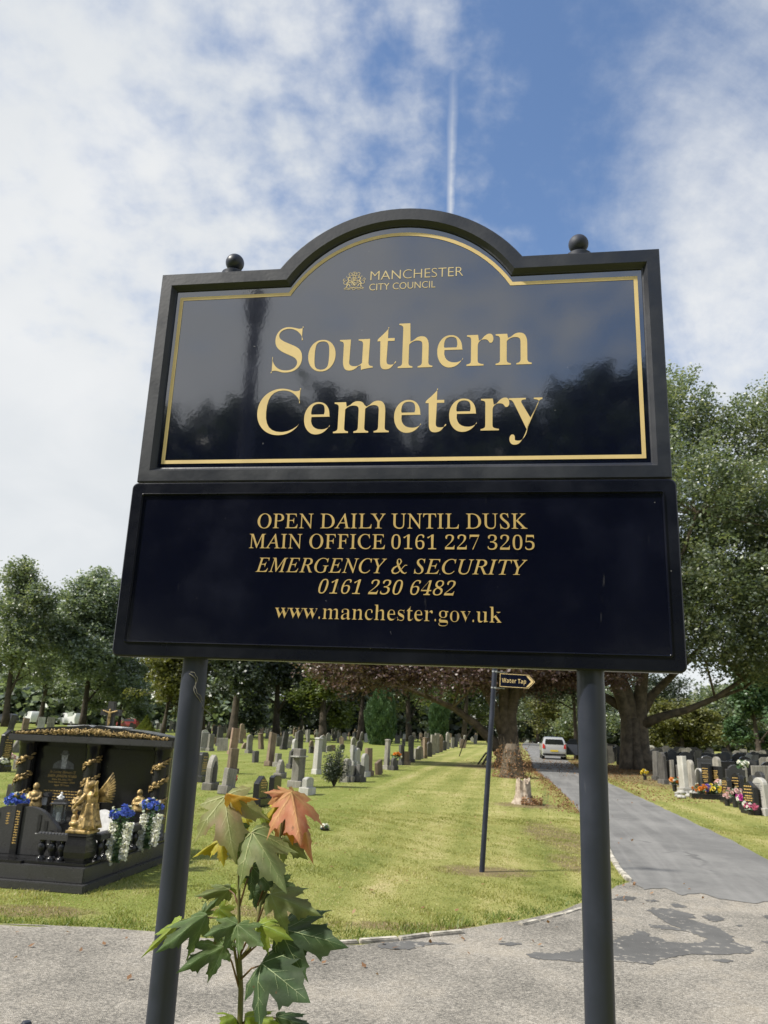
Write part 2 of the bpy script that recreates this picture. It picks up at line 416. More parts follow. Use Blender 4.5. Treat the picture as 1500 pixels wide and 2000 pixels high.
M['kerb'] = pbr('kerb_concrete', (0.42, 0.39, 0.33), 0.9, 0.4, 9, 0.4, 80)

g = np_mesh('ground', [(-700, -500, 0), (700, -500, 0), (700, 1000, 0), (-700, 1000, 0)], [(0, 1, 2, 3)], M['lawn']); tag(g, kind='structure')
kc = smooth_curve(KERB, 5)
fc = fine(kc, 0.12, 0.012, rnd) + [(3.2, 10.0), (4.9, 10.0), (5.25, 9.75), (6.0, 9.2), (8, 8.6), (14, 8.2), (40, 8.0), (40, 2.95), (-40, 2.95)]
fore = sheet('forecourt', fc, 0.004, M['gravel']); tag(fore, kind='structure')
near_end = [tuple(on_ground(x, y)[:2]) for x, y in [(1236, 1726), (1256, 1738), (1300, 1736), (1330, 1750), (1372, 1746), (1400, 1756), (1440, 1762), (1470, 1766), (1500, 1762)]] + [(5.0, 9.0), (6.0, 8.95), (6.0, 9.15), (5.3, 9.7)]
pl = smooth_curve(PATH_L, 4); pr = smooth_curve(PATH_R, 4)
poly = fine(near_end, 0.06, 0.012, rnd) + fine(pr, 0.4, 0.012, rnd) + fine(pl[::-1], 0.4, 0.012, rnd)
path = sheet('path', poly, 0.009, M['tarmac']); tag(path, kind='structure')

def px_poly(pts, k=0.6, ox=600, oy=1600): return [tuple(on_ground(ox + a * k, oy + b * k)[:2]) for a, b in pts]
PATCHES = [
    [(718, 445), (735, 436), (800, 438), (860, 434), (890, 424), (905, 440), (985, 432), (992, 398), (1030, 384), (1062, 380), (1072, 362), (1108, 372), (1104, 384), (1150, 388), (1172, 402), (1240, 408), (1290, 402), (1302, 392), (1270, 378), (1228, 366), (1180, 362), (1120, 354), (1112, 346), (1170, 348), (1218, 360), (1160, 334), (1118, 304), (1104, 299), (1130, 290), (1180, 293), (1255, 312), (1262, 324), (1240, 326), (1290, 342), (1330, 352), (1385, 385), (1386, 402), (1440, 420), (1460, 432), (1440, 440), (1300, 446), (1255, 442), (1200, 452), (1150, 460), (1125, 476), (1060, 470), (1000, 465), (900, 468), (800, 462), (740, 457)],
    [(1180, 277), (1205, 276), (1240, 287), (1215, 291), (1188, 286)], [(1290, 318), (1310, 312), (1345, 318), (1358, 330), (1330, 337), (1305, 331)],
    [(1318, 461), (1350, 458), (1387, 464), (1370, 471), (1340, 469)], [(625, 407), (660, 403), (698, 407), (690, 413), (650, 414)],
    [(990, 262), (1030, 252), (1068, 256), (1062, 265), (1010, 267)], [(220, 412), (300, 400), (420, 404), (470, 408), (400, 412), (330, 428), (300, 424), (240, 424)], [(1095, 266), (1130, 263), (1150, 269), (1120, 272)],
    [(1480, 316), (1510, 312), (1540, 320), (1500, 326)], [(1395, 347), (1410, 345), (1422, 350), (1405, 352)], [(1475, 400), (1520, 396), (1560, 404), (1500, 410)]]
for i, pp in enumerate(PATCHES):
    q = px_poly(pp); q = fine(q + [q[0]], 0.022, 0.011, rnd)[:-1]
    tag(sheet('tarmac_patch', q, 0.0070, M['tarmac_old']), kind='structure')

# kerb stones, one block each, along the edge of the lawn
kerb = empty('kerb'); tag(kerb, kind='structure')
def kerb_run(pts, w0, z0, skip=0.0):
    for (a, b) in zip(pts[:-1], pts[1:]):
        L = math.hypot(b[0] - a[0], b[1] - a[1])
        if L < 0.1 or rnd.random() < skip: continue
        MB().box(((a[0] + b[0]) / 2, (a[1] + b[1]) / 2, z0 - 0.05 + rnd.uniform(-0.008, 0.004)), (L - 0.015, w0, 0.1), math.atan2(b[1] - a[1], b[0] - a[0]) + rnd.uniform(-0.015, 0.015)).build('kerb_stone', M['kerb'], kerb, bevel=0.008)
ks = [tuple(on_ground(x, y)[:2]) for x, y in [(632, 1846), (700, 1842), (778, 1837), (838, 1829), (905, 1823)]]
kerb_run(ks, 0.06, 0.026)
kerb_run([tuple(on_ground(x, y)[:2]) for x, y in [(1015, 1808), (1050, 1800), (1100, 1786), (1138, 1774)]], 0.055, 0.018)
kerb_run([tuple(on_ground(x, y)[:2]) for x, y in [(1186, 1655), (1192, 1672), (1203, 1690), (1216, 1708), (1230, 1722)]], 0.07, 0.032)

# ------------------------------------------------------------------ the sign
SYAW, SLEAN = -0.1639, -0.0223
S_ex = Vector((0.98660374, -0.16312285, -0.0019995)); S_ez = Vector((-0.00166512, -0.02232561, 0.99974937)); S_n = Vector((-0.1631266, -0.98635313, -0.02229815))
S_o = Vector((0.014, 2.204, 1.7255))
# sign frame: local x right, local y up, local z towards the reader
SM = Matrix(((S_ex.x, S_ez.x, S_n.x, S_o.x), (S_ex.y, S_ez.y, S_n.y, S_o.y), (S_ex.z, S_ez.z, S_n.z, S_o.z), (0, 0, 0, 1)))

def sign_mat(name, col, spec, rough, coat, bump):
    m, t, out = new_mat(name)
    P = t.n('ShaderNodeTexCoord').outputs['Object']
    n1 = t.noise(P, 90, 3, 0.5); n2 = t.noise(P, 5, 4, 0.6); n3 = t.noise(P, 240, 3, 0.7)
    dust = t.maprange(n2, 0.45, 0.85)
    c = t.mix(t.m('MULTIPLY', dust, 0.35), col, tuple(x * 2.6 + 0.004 for x in col))
    speck = t.m('MAXIMUM', t.maprange(t.noise(P, 75, 2, 0.5), 0.77, 0.81), t.m('MULTIPLY', t.maprange(t.noise(t.n('ShaderNodeMapping', {0: P, 'Scale': (60, 60, 6)}), 1.0, 3, 0.6), 0.70, 0.80), 0.35))
    c = t.mix(t.m('MULTIPLY', speck, 0.5), c, (0.25, 0.25, 0.25))
    b = t.n('ShaderNodeBsdfPrincipled', {'Base Color': c, 'Roughness': t.maprange(n2, 0.3, 0.75, rough, rough * 1.9), 'Specular IOR Level': spec, 'Coat Weight': coat, 'Coat Roughness': rough * 0.7, 'Coat IOR': 2.15})
    bp = t.n('ShaderNodeBump', {'Strength': bump, 'Distance': 0.002, 'Height': t.m('ADD', n1, t.m('MULTIPLY', n2, 3.0))})
    t.set(b.inputs['Normal'], bp); t.set(b.inputs['Coat Normal'], bp)
    t.t.links.new(b.outputs[0], out.inputs[0]); return m
M['sign_face'] = sign_mat('sign_gloss_navy', (0.004, 0.0055, 0.016), 0.9, 0.06, 1.0, 0.02)
M['sign_lower'] = sign_mat('sign_lower_navy', (0.0028, 0.0036, 0.011), 0.5, 0.12, 0.25, 0.04)
M['sign_frame'] = sign_mat('sign_frame_paint', (0.013, 0.0155, 0.024), 0.6, 0.33, 0.0, 0.2)
M['sign_lower_frame'] = sign_mat('sign_lower_frame_paint', (0.0035, 0.0045, 0.010), 0.30, 0.22, 0.0, 0.12)
M['post_paint'] = sign_mat('post_paint', (0.017, 0.021, 0.036), 0.45, 0.33, 0.0, 0.12)

def arch_outline(hw, bot, sh, aw, top, n=28, sr=0.0):
    """rectangle with a segmental arch raised in the middle of its top edge"""
    rise = top - sh; R = (aw * aw + rise * rise) / (2 * rise); cy = top - R
    a0 = math.atan2(sh - cy, aw)
    pts = [(-hw, bot), (hw, bot), (hw, sh)]
    for k in range(n + 1):
        a = a0 + (math.pi - 2 * a0) * k / n; pts.append((R * math.cos(a), cy + R * math.sin(a)))
    pts.append((-hw, sh)); return pts
def ring(mb, A, za, B, zb):
    n = len(A); b = [(x, y, za) for x, y in A] + [(x, y, zb) for x, y in B]
    mb.add(b, [(i, (i + 1) % n, n + (i + 1) % n, n + i) for i in range(n)])

sign = empty('cemetery_sign', (0.014, 2.27, 0.0))
tag(sign, 'large black and gold cemetery sign with arched top on two round posts', 'sign')
SI = sign.matrix_basis.inverted()                       # parts are modelled in world space, then hung under the root
def sign_mb(): return MB(Matrix.Translation((-0.014, -2.27, 0)) @ SM)
OUT = arch_outline(0.812, 0.5445, 1.283, 0.397, 1.485); IN1 = arch_outline(0.774, 0.582, 1.240, 0.372, 1.442); IN2 = arch_outline(0.764, 0.592, 1.230, 0.365, 1.432)
OUTb = arch_outline(0.809, 0.5475, 1.280, 0.395, 1.482)
fr = sign_mb(); n = len(OUT)
fr.add([(x, y, -0.045) for x, y in OUT], [tuple(range(n))[::-1]])
ring(fr, OUT, -0.045, OUT, -0.003); ring(fr, OUT, -0.003, OUTb, 0.0); ring(fr, OUTb, 0.0, IN1, 0.0); ring(fr, IN1, 0.0, IN2, -0.016); 
IN3 = arch_outline(0.760, 0.596, 1.226, 0.362, 1.428)
ring(fr, IN2, -0.016, IN3, -0.0175); ring(fr, IN3, -0.0175, IN3, -0.0235)
upper = fr.build('upper_board', M['sign_frame'], sign, fixn=True)
fp = sign_mb(); fp.add([(x, y, -0.022) for x, y in IN2], [tuple(range(n))])
fp.build('panel', M['sign_face'], upper, fixn=False)
# gold border: an outline band 12 mm wide
G1 = arch_outline(0.747, 0.610, 1.2035, 0.3665, 1.406); G2 = arch_outline(0.735, 0.622, 1.1915, 0.3595, 1.394)
gb = sign_mb(); ring(gb, G1, -0.0205, G2, -0.0205); gb.build('gold_border', M['gold'], upper, fixn=False)
# lower board
def rrect(hw, b, t, r, k=5):
    P = []
    for cx, cy, a0 in ((hw - r, b + r, -90), (hw - r, t - r, 0), (-hw + r, t - r, 90), (-hw + r, b + r, 180)):
        for i in range(k + 1):
            a = math.radians(a0 + 90 * i / k); P.append((cx + r * math.cos(a), cy + r * math.sin(a)))
    return P
lb = sign_mb(); R0 = rrect(0.8206, 0.0, 0.5387, 0.018); nR = len(R0)
lb.add([(x, y, -0.045) for x, y in R0], [tuple(range(nR))[::-1]])
Z0 = 0.008
ring(lb, R0, -0.045, R0, Z0 - 0.004); R1 = rrect(0.8166, 0.004, 0.5347, 0.016); ring(lb, R0, Z0 - 0.004, R1, Z0)
R2 = rrect(0.786, 0.040, 0.504, 0.006); R3 = rrect(0.783, 0.043, 0.501, 0.006); R4 = rrect(0.780, 0.046, 0.498, 0.006)
ring(lb, R1, Z0, R2, Z0); ring(lb, R2, Z0, R3, Z0 + 0.004); ring(lb, R3, Z0 + 0.004, R4, Z0 - 0.004)
lower = lb.build('lower_board', M['sign_lower_frame'], sign, fixn=True)
lp = sign_mb(); lp.add([(x, y, Z0 - 0.0035) for x, y in rrect(0.784, 0.042, 0.502, 0.006)], [tuple(range(nR))]); lp.build('panel', M['sign_lower'], lower, fixn=False)

# posts with collar, finial and a loop of wire on one of them
ups = Vector((S_ez.x, S_ez.y, S_ez.z))
for sx in (-1, 1):
    base = S_o + S_ex * (0.575 * sx) - S_n * 0.0455
    top = base + ups * 1.282
    foot = base - ups * (base.z / ups.z)
    o = Vector((-0.014, -2.27, 0))
    pm = MB(); pm.tube([foot + o, base + o - ups * 0.035], 0.0375, 28); pm.tube([base + o - ups * 0.037, base + o + ups * 0.02], 0.0368, 28)
    if sx < 0: pm = MB(); pm.tube([foot + o, base + o - ups * 0.043], 0.0375, 28); pm.tube([base + o - ups * 0.043, base + o + ups * 0.02], 0.0362, 28)
    pm.tube([base + o + ups * 0.02, base + o + ups * 0.3], 0.034, 20)
    post = pm.build('post', M['post_paint'], sign, smooth=0.7)
    fm = MB(Matrix.Translation(top + o) @ ups.to_track_quat('Z', 'Y').to_matrix().to_4x4())
    fm.lathe([(0.0, 0.0), (0.040, 0.0), (0.041, 0.016), (0.036, 0.020), (0.030, 0.023), (0.022, 0.027), (0.016, 0.030), (0.0145, 0.035)], 24, cap=False)
    fm.ball((0, 0, 0.060), 0.0315, 28, 18)
    fm.build('finial', M['post_paint'], post, smooth=0.9)
    if sx < 0:
        pts = []
        for i in range(22):
            t = i / 21; a = -1.75 + 1.5 * t + 0.25 * math.sin(t * 9)
            c = base + o - ups * (0.045 + 0.115 * t ** 1.2); r = 0.0392 + 0.003 * math.sin(t * 14) + (0.02 * (t - 0.85) / 0.15 if t > 0.85 else 0)
            pts.append(c + Vector((math.cos(a), math.sin(a), 0)) * r)
        wm = MB().tube(pts, 0.0013, 5); wm.tube([p + Vector((0.004, -0.002, 0.004 + 0.003 * (i % 3))) for i, p in enumerate(pts[:17])], 0.0011, 5)
        wm.build('wire', pbr('grey_wire', (0.16, 0.15, 0.12), 0.6), post)

# ------------------------------------------------------------------ lettering
def map_chars(s, style):
    out = ''
    for c in s:
        o = ord(c)
        if style == 'bold': out += chr(0x1D400 + o - 65) if 'A' <= c <= 'Z' else chr(0x1D41A + o - 97) if 'a' <= c <= 'z' else chr(0x1D7CE + o - 48) if c.isdigit() else c
        elif style in ('caps', 'italic'):
            out += chr(0x1D434 + o - 65) if 'A' <= c <= 'Z' else ('\u210e' if c == 'h' else chr(0x1D44E + o - 97)) if 'a' <= c <= 'z' else chr(0x1D7CE + o - 48) if c.isdigit() else c
        elif style == 'sansbold': out += chr(0x1D5D4 + o - 65) if 'A' <= c <= 'Z' else chr(0x1D5EE + o - 97) if 'a' <= c <= 'z' else c
        else: out += c
    return out
def glyph_polys(s, style, thin=(0, 0), shear=0.0, spacing=1.0):
    cu = bpy.data.curves.new('text', 'FONT'); cu.body = map_chars(s, style); cu.space_character = spacing
    ob = bpy.data.objects.new('text', cu); COL.objects.link(ob)
    dg = bpy.context.evaluated_depsgraph_get(); oe = ob.evaluated_get(dg); c2 = oe.to_curve(dg)
    polys = []
    for sp in c2.splines:
        bp = sp.bezier_points; n = len(bp); P = []
        for i in range(n):
            a, b = bp[i], bp[(i + 1) % n]; p0, p1, p2, p3 = a.co, a.handle_right, b.handle_left, b.co
            st = (p1 - p0).cross(p3 - p0).length < 1e-7 and (p2 - p0).cross(p3 - p0).length < 1e-7
            k = 1 if st else 6
            for j in range(k):
                t = j / k; q = p0 * (1 - t) ** 3 + p1 * 3 * t * (1 - t) ** 2 + p2 * 3 * t * t * (1 - t) + p3 * t ** 3
                P.append((q.x, q.y))
        P = [p for i, p in enumerate(P) if i == 0 or math.dist(p, P[i - 1]) > 1e-5]
        polys.append(np.array(P))
    oe.to_curve_clear(); bpy.data.objects.remove(ob); bpy.data.curves.remove(cu)
    area = sum(0.5 * np.sum(p[:, 0] * np.roll(p[:, 1], -1) - np.roll(p[:, 0], -1) * p[:, 1]) for p in polys)
    sg = 1.0 if area > 0 else -1.0
    res = []
    def box(p): return p[:, 0].min(), p[:, 0].max(), p[:, 1].min(), p[:, 1].max()
    sg0 = sg
    for p in polys:
        a = 0.5 * np.sum(p[:, 0] * np.roll(p[:, 1], -1) - np.roll(p[:, 0], -1) * p[:, 1]); b = box(p)
        inner = any(q is not p and box(q)[0] < b[0] and box(q)[1] > b[1] and box(q)[2] < b[2] and box(q)[3] > b[3] for q in polys)
        sg = (-sg0 if a * sg0 < 0 and not inner else sg0)      # full stops come from a font with the opposite winding
        if thin != (0, 0):
            d = np.roll(p, -1, 0) - p; d /= np.linalg.norm(d, axis=1)[:, None] + 1e-12
            nrm = np.stack([-d[:, 1], d[:, 0]], 1) * sg; pn = np.roll(nrm, 1, 0); q = nrm + pn
            q /= np.maximum(np.linalg.norm(q, axis=1), 0.35)[:, None]
            p = p + q * np.array(thin)
        p = p.copy(); p[:, 0] -= p[:, 1] * shear
        res.append(p)
    return res
def fill_polys(name, polys, mat, parent, Mx):
    """fill each letter on its own (outline plus the holes inside it) and join them into one flat mesh"""
    ar = [0.5 * np.sum(p[:, 0] * np.roll(p[:, 1], -1) - np.roll(p[:, 0], -1) * p[:, 1]) for p in polys]
    sg = 1 if sum(ar) > 0 else -1
    bb = [(p[:, 0].min(), p[:, 0].max(), p[:, 1].min(), p[:, 1].max()) for p in polys]
    def held(k): return any(m != k and ar[m] * ar[k] < 0 and abs(ar[m]) > abs(ar[k]) and bb[m][0] < bb[k][0] and bb[m][1] > bb[k][1] and bb[m][2] < bb[k][2] and bb[m][3] > bb[k][3] for m in range(len(polys)))
    outs = [k for k in range(len(polys)) if not held(k)]; V = []; F = []
    for k in outs:
        p = polys[k]; holes = []
        for h in range(len(polys)):
            if h not in outs:
                q = polys[h].mean(0)
                if p[:, 0].min() < q[0] < p[:, 0].max() and p[:, 1].min() < q[1] < p[:, 1].max():
                    if abs(ar[h]) < abs(ar[k]) and min([abs(ar[m]) for m in outs if polys[m][:, 0].min() < q[0] < polys[m][:, 0].max() and polys[m][:, 1].min() < q[1] < polys[m][:, 1].max()]) == abs(ar[k]): holes.append(polys[h])
        cu = bpy.data.curves.new(name, 'CURVE'); cu.dimensions = '2D'; cu.fill_mode = 'BOTH'
        for p in [p] + holes:
            sp = cu.splines.new('POLY'); sp.points.add(len(p) - 1); sp.use_cyclic_u = True
            sp.points.foreach_set('co', np.concatenate([p, np.zeros((len(p), 1)), np.ones((len(p), 1))], 1).astype(np.float32).ravel())
        ob = bpy.data.objects.new(name, cu); me = ob.to_mesh()
        b = len(V); V += [tuple(v.co) for v in me.vertices]; F += [tuple(b + i for i in f.vertices) for f in me.polygons]
        ob.to_mesh_clear(); bpy.data.objects.remove(ob); bpy.data.curves.remove(cu)
    me = bpy.data.meshes.new(name); me.from_pydata(V, [], F); me.transform(Mx); me.materials.append(mat)
    return link(bpy.data.objects.new(name, me), parent)
def lettering(s, style, u0, u1, base, cap, z, Mx, mat, parent, thin=(0, 0), shear=0.0, spacing=1.0, capref=None, name='lettering'):
    P = glyph_polys(s, style, thin, shear, spacing)
    allp = np.concatenate(P); x0, x1 = allp[:, 0].min(), allp[:, 0].max()
    ref = np.concatenate(glyph_polys(capref or 'H', style, thin, shear)); ch = ref[:, 1].max()
    sy = cap / ch; sx = (u1 - u0) / (x1 - x0)
    P = [np.stack([u0 + (p[:, 0] - x0) * sx, base + p[:, 1] * sy], 1) for p in P]
    # one part per word: split where the gap between letters is wide
    P.sort(key=lambda p: p[:, 0].min()); words = [[P[0]]]; right = P[0][:, 0].max()
    for p in P[1:]:
        if ' ' in s and p[:, 0].min() - right > 0.17 * cap: words.append([])
        words[-1].append(p); right = max(right, p[:, 0].max())
    for wd in words: fill_polys(name, wd, mat, parent, Mx @ Matrix.Translation((0, 0, z)))
SMo = Matrix.Translation((-0.014, -2.27, 0)) @ SM
ZU = -0.0205; ZL = Z0 - 0.002
lettering('Southern', 'bold', -0.407, 0.425, 0.918, 0.155, ZU, SMo, M['gold'], upper, thin=(0.027, 0.003), spacing=0.92)
lettering('Cemetery', 'bold', -0.440, 0.456, 0.704, 0.152, ZU, SMo, M['gold'], upper, thin=(0.027, 0.003), spacing=0.92)
M['pale_gold'] = pbr('pale_gold_vinyl', (0.62, 0.50, 0.27), 0.45, 0.05, 8)
lettering('MANCHESTER', 'sans', -0.093, 0.210, 1.234, 0.033, ZU, SMo, M['pale_gold'], upper, thin=(0.018, 0.018))
lettering('CITY COUNCIL', 'sans', -0.095, 0.121, 1.197, 0.024, ZU, SMo, M['pale_gold'], upper, thin=(0.008, 0.008))
TI = math.tan(math.radians(15.5))
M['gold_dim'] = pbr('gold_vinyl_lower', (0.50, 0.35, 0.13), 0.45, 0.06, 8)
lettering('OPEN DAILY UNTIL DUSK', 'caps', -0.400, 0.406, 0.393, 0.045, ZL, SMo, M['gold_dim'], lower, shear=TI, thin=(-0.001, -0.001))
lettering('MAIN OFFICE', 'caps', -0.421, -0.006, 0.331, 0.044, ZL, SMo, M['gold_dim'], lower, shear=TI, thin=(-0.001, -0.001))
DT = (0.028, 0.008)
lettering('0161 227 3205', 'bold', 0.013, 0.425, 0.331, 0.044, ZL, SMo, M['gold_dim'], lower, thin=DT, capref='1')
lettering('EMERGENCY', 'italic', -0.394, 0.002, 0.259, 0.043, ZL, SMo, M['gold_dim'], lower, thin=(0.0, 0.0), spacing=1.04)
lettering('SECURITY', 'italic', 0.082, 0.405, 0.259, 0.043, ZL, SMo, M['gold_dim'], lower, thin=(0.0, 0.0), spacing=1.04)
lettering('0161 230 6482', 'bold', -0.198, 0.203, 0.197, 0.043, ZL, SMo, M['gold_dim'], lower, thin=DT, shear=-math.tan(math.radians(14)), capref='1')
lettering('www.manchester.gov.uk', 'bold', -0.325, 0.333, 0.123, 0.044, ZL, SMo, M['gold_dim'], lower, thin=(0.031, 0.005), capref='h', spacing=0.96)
am = MB(SMo)
A = [(0.062, 0.283), (0.056, 0.2835), (0.0505, 0.278), (0.044, 0.270), (0.036, 0.2615), (0.028, 0.2585), (0.0205, 0.2605), (0.0185, 0.267), (0.023, 0.275), (0.033, 0.281), (0.041, 0.287), (0.0445, 0.294), (0.042, 0.3005), (0.037, 0.302), (0.033, 0.298), (0.0335, 0.290), (0.037, 0.280), (0.042, 0.270), (0.049, 0.262), (0.0555, 0.259), (0.061, 0.2625)]
Wd = [0.002, 0.002, 0.002, 0.002, 0.0025, 0.003, 0.005, 0.006, 0.005, 0.003, 0.003, 0.004, 0.003, 0.002, 0.003, 0.005, 0.006, 0.006, 0.005, 0.003, 0.0015]
am.stroke(A, Wd, z=ZL); am.build('lettering', M['gold_dim'], lower, fixn=False)

# coat of arms: shield with three bands and a ship, two supporters, helm with mantling, ribbon
cm_ = MB(SMo); cx, cy = -0.147, 1.234; LW = 0.0013
def S_(pts, wd=LW): cm_.stroke([(cx + a * 0.001, cy + b * 0.001) for a, b in pts], wd, z=ZU)
def arc(x, y, r, a0, a1, n=8, ry=None): return [(x + r * math.cos(math.radians(a0 + (a1 - a0) * i / n)), y + (ry or r) * math.sin(math.radians(a0 + (a1 - a0) * i / n))) for i in range(n + 1)]
S_([(-10, 8), (10, 8), (10, -6), (7, -13), (0, -18), (-7, -13), (-10, -6), (-10, 8)])
for k in (-6, 0, 6): S_([(-9 + max(k, 0) * 0.6, 0 + min(k, 0) * 0.2 - max(k, 0) * 0.1), (4 + k * 0.5, -14 + abs(k) * 0.4 + k * 0.5)], 0.0024)
S_([(-10, 1.5), (10, 1.5)]); S_(arc(0, 5, 5, 180, 360, 6, 2)); S_([(0, 3), (0, 8)]); S_([(-4, 7), (4, 5)]); S_([(-3, 4), (3, 4)])
for sg in (-1, 1):
    S_([(sg * a, b) for a, b in [(12, 12), (16, 15), (20, 13), (21, 8), (18, 4), (20, -2), (24, -7), (22, -14), (25, -20)]], 0.0032)
    S_([(sg * a, b) for a, b in [(18, 4), (14, 1), (11, 3)]], 0.0022); S_([(sg * a, b) for a, b in [(19, -2), (14, -5), (11, -3)]], 0.0022)
    S_([(sg * a, b) for a, b in [(21, -8), (15, -13), (13, -19)]], 0.0028)
    S_([(sg * x, y) for x, y in arc(28, -4, 7, -120, 120, 8)], 0.0016); S_([(sg * x, y) for x, y in arc(33, 6, 4, -90, 150, 6)], 0.0016)
    S_([(sg * x, y) for x, y in [(16, 15), (18, 20), (15, 23)]], 0.0014); S_([(sg * x, y) for x, y in [(20, 13), (26, 16), (25, 20)]], 0.0014)
    S_([(sg * x, y) for x, y in arc(9, 17, 5, 0, 250, 8)], 0.0014); S_([(sg * x, y) for x, y in arc(14, 27, 4.5, -60, 200, 8)], 0.0014); S_([(sg * x, y) for x, y in arc(6, 12, 3.5, 90, 330, 6)], 0.0014)
    S_([(sg * a, b) for a, b in [(0, -24), (8, -22), (16, -26), (26, -22), (33, -27)]], 0.0022); S_([(sg * a, b) for a, b in [(2, -29), (9, -27), (17, -31), (27, -27), (31, -31)]], 0.0014)
S_(arc(0, 27, 7, 0, 360, 14)); S_([(-6, 24), (6, 30)]); S_([(0, 20), (0, 34)]); S_(arc(0, 15, 5, 0, 180, 8)); S_(arc(0, -27, 5, 0, 360, 10)); S_([(-4, 12), (4, 12)], 0.003)
cm_.build('crest', M['pale_gold'], upper, fixn=False)
# ------------------------------------------------------------------ trees
M['bark'] = pbr('bark_grey', (0.16, 0.125, 0.085), 0.9, 0.4, 3.0, 0.8, 9, col2=(0.060, 0.048, 0.034))
M['bark_dark'] = pbr('bark_dark', (0.075, 0.058, 0.042), 0.92, 0.4, 2.0, 0.6, 8, col2=(0.03, 0.024, 0.018))
M['leaf_beech'] = leaf_mat('leaf_beech', [(0.058, 0.090, 0.060), (0.12, 0.165, 0.095), (0.19, 0.235, 0.125), (0.30, 0.31, 0.16)], 0.5, 0.45, 0.10)
M['leaf_copper'] = leaf_mat('leaf_copper', [(0.055, 0.034, 0.034), (0.095, 0.056, 0.054), (0.15, 0.092, 0.085), (0.10, 0.075, 0.055)], 0.3, 0.45, 0.06)
M['leaf_dark'] = leaf_mat('leaf_dark', [(0.022, 0.034, 0.020), (0.042, 0.060, 0.034), (0.075, 0.095, 0.050)], 0.3, 0.45, 0.06)
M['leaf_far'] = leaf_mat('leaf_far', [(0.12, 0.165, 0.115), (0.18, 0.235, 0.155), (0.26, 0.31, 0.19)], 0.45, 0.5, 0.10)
M['leaf_light'] = leaf_mat('leaf_light', [(0.050, 0.075, 0.018), (0.095, 0.13, 0.028), (0.16, 0.185, 0.042)], 0.4, 0.5, 0.05)
M['leaf_yellow'] = leaf_mat('leaf_yellow', [(0.075, 0.085, 0.022), (0.13, 0.14, 0.038), (0.20, 0.19, 0.055)], 0.4, 0.5, 0.05)
M['needle'] = leaf_mat('conifer_spray', [(0.035, 0.075, 0.032), (0.065, 0.125, 0.050), (0.105, 0.175, 0.065)], 0.15, 0.5, 0.05)
M['needle_gold'] = leaf_mat('gold_conifer', [(0.09, 0.12, 0.02), (0.17, 0.20, 0.035), (0.26, 0.27, 0.05)], 0.2, 0.5, 0.04)

def leaf_quads(C, size, r, up=0.6, aspect=0.62, hang=None):
    """one diamond-shaped face per leaf; C: centres (n,3)"""
    n = len(C)
    d = r.normal(size=(n, 3)); d[:, 2] *= 0.5
    if hang is not None: d[:, 2] -= hang
    d /= np.linalg.norm(d, axis=1)[:, None]
    nn = r.normal(size=(n, 3)) * (1 - up); nn[:, 2] += up * 1.3
    s = np.cross(d, nn); s /= np.linalg.norm(s, axis=1)[:, None] + 1e-9
    L = (size * r.uniform(0.65, 1.3, n))[:, None] / 2
    V = np.stack([C - d * L, C + s * L * aspect - d * L * 0.1, C + d * L, C - s * L * aspect - d * L * 0.1], 1)
    return V
def value3(P, f, seed):
    q = np.random.default_rng(seed); out = np.zeros(len(P))
    for k in range(5):
        a = q.normal(size=3) * f * (0.7 + 0.5 * k); out += np.sin(P @ a + q.uniform(0, 6.3)) / (1 + 0.35 * k)
    return out
def crown_points(ells, ncl, r, seed, shell=0.6, gap=0.0, gapf=0.45):
    """cluster centres spread through overlapping ellipsoids, denser near the surface"""
    E = np.array(ells, float); wgt = (E[:, 3] * E[:, 4] * E[:, 5]) ** 0.75; wgt /= wgt.sum()
    n = int(ncl * 1.9); k = r.choice(len(E), n, p=wgt)
    d = r.normal(size=(n, 3)); d /= np.linalg.norm(d, axis=1)[:, None]
    rad = np.where(r.random(n) < shell, r.uniform(0.72, 1.0, n), r.random(n) ** 0.5 * 0.8)
    P = E[k, :3] + d * rad[:, None] * E[k, 3:6]
    v = value3(P, gapf, seed) + r.normal(size=n) * 0.5
    P = P[v > np.quantile(v, 0.25 + gap)]
    return P[:ncl]
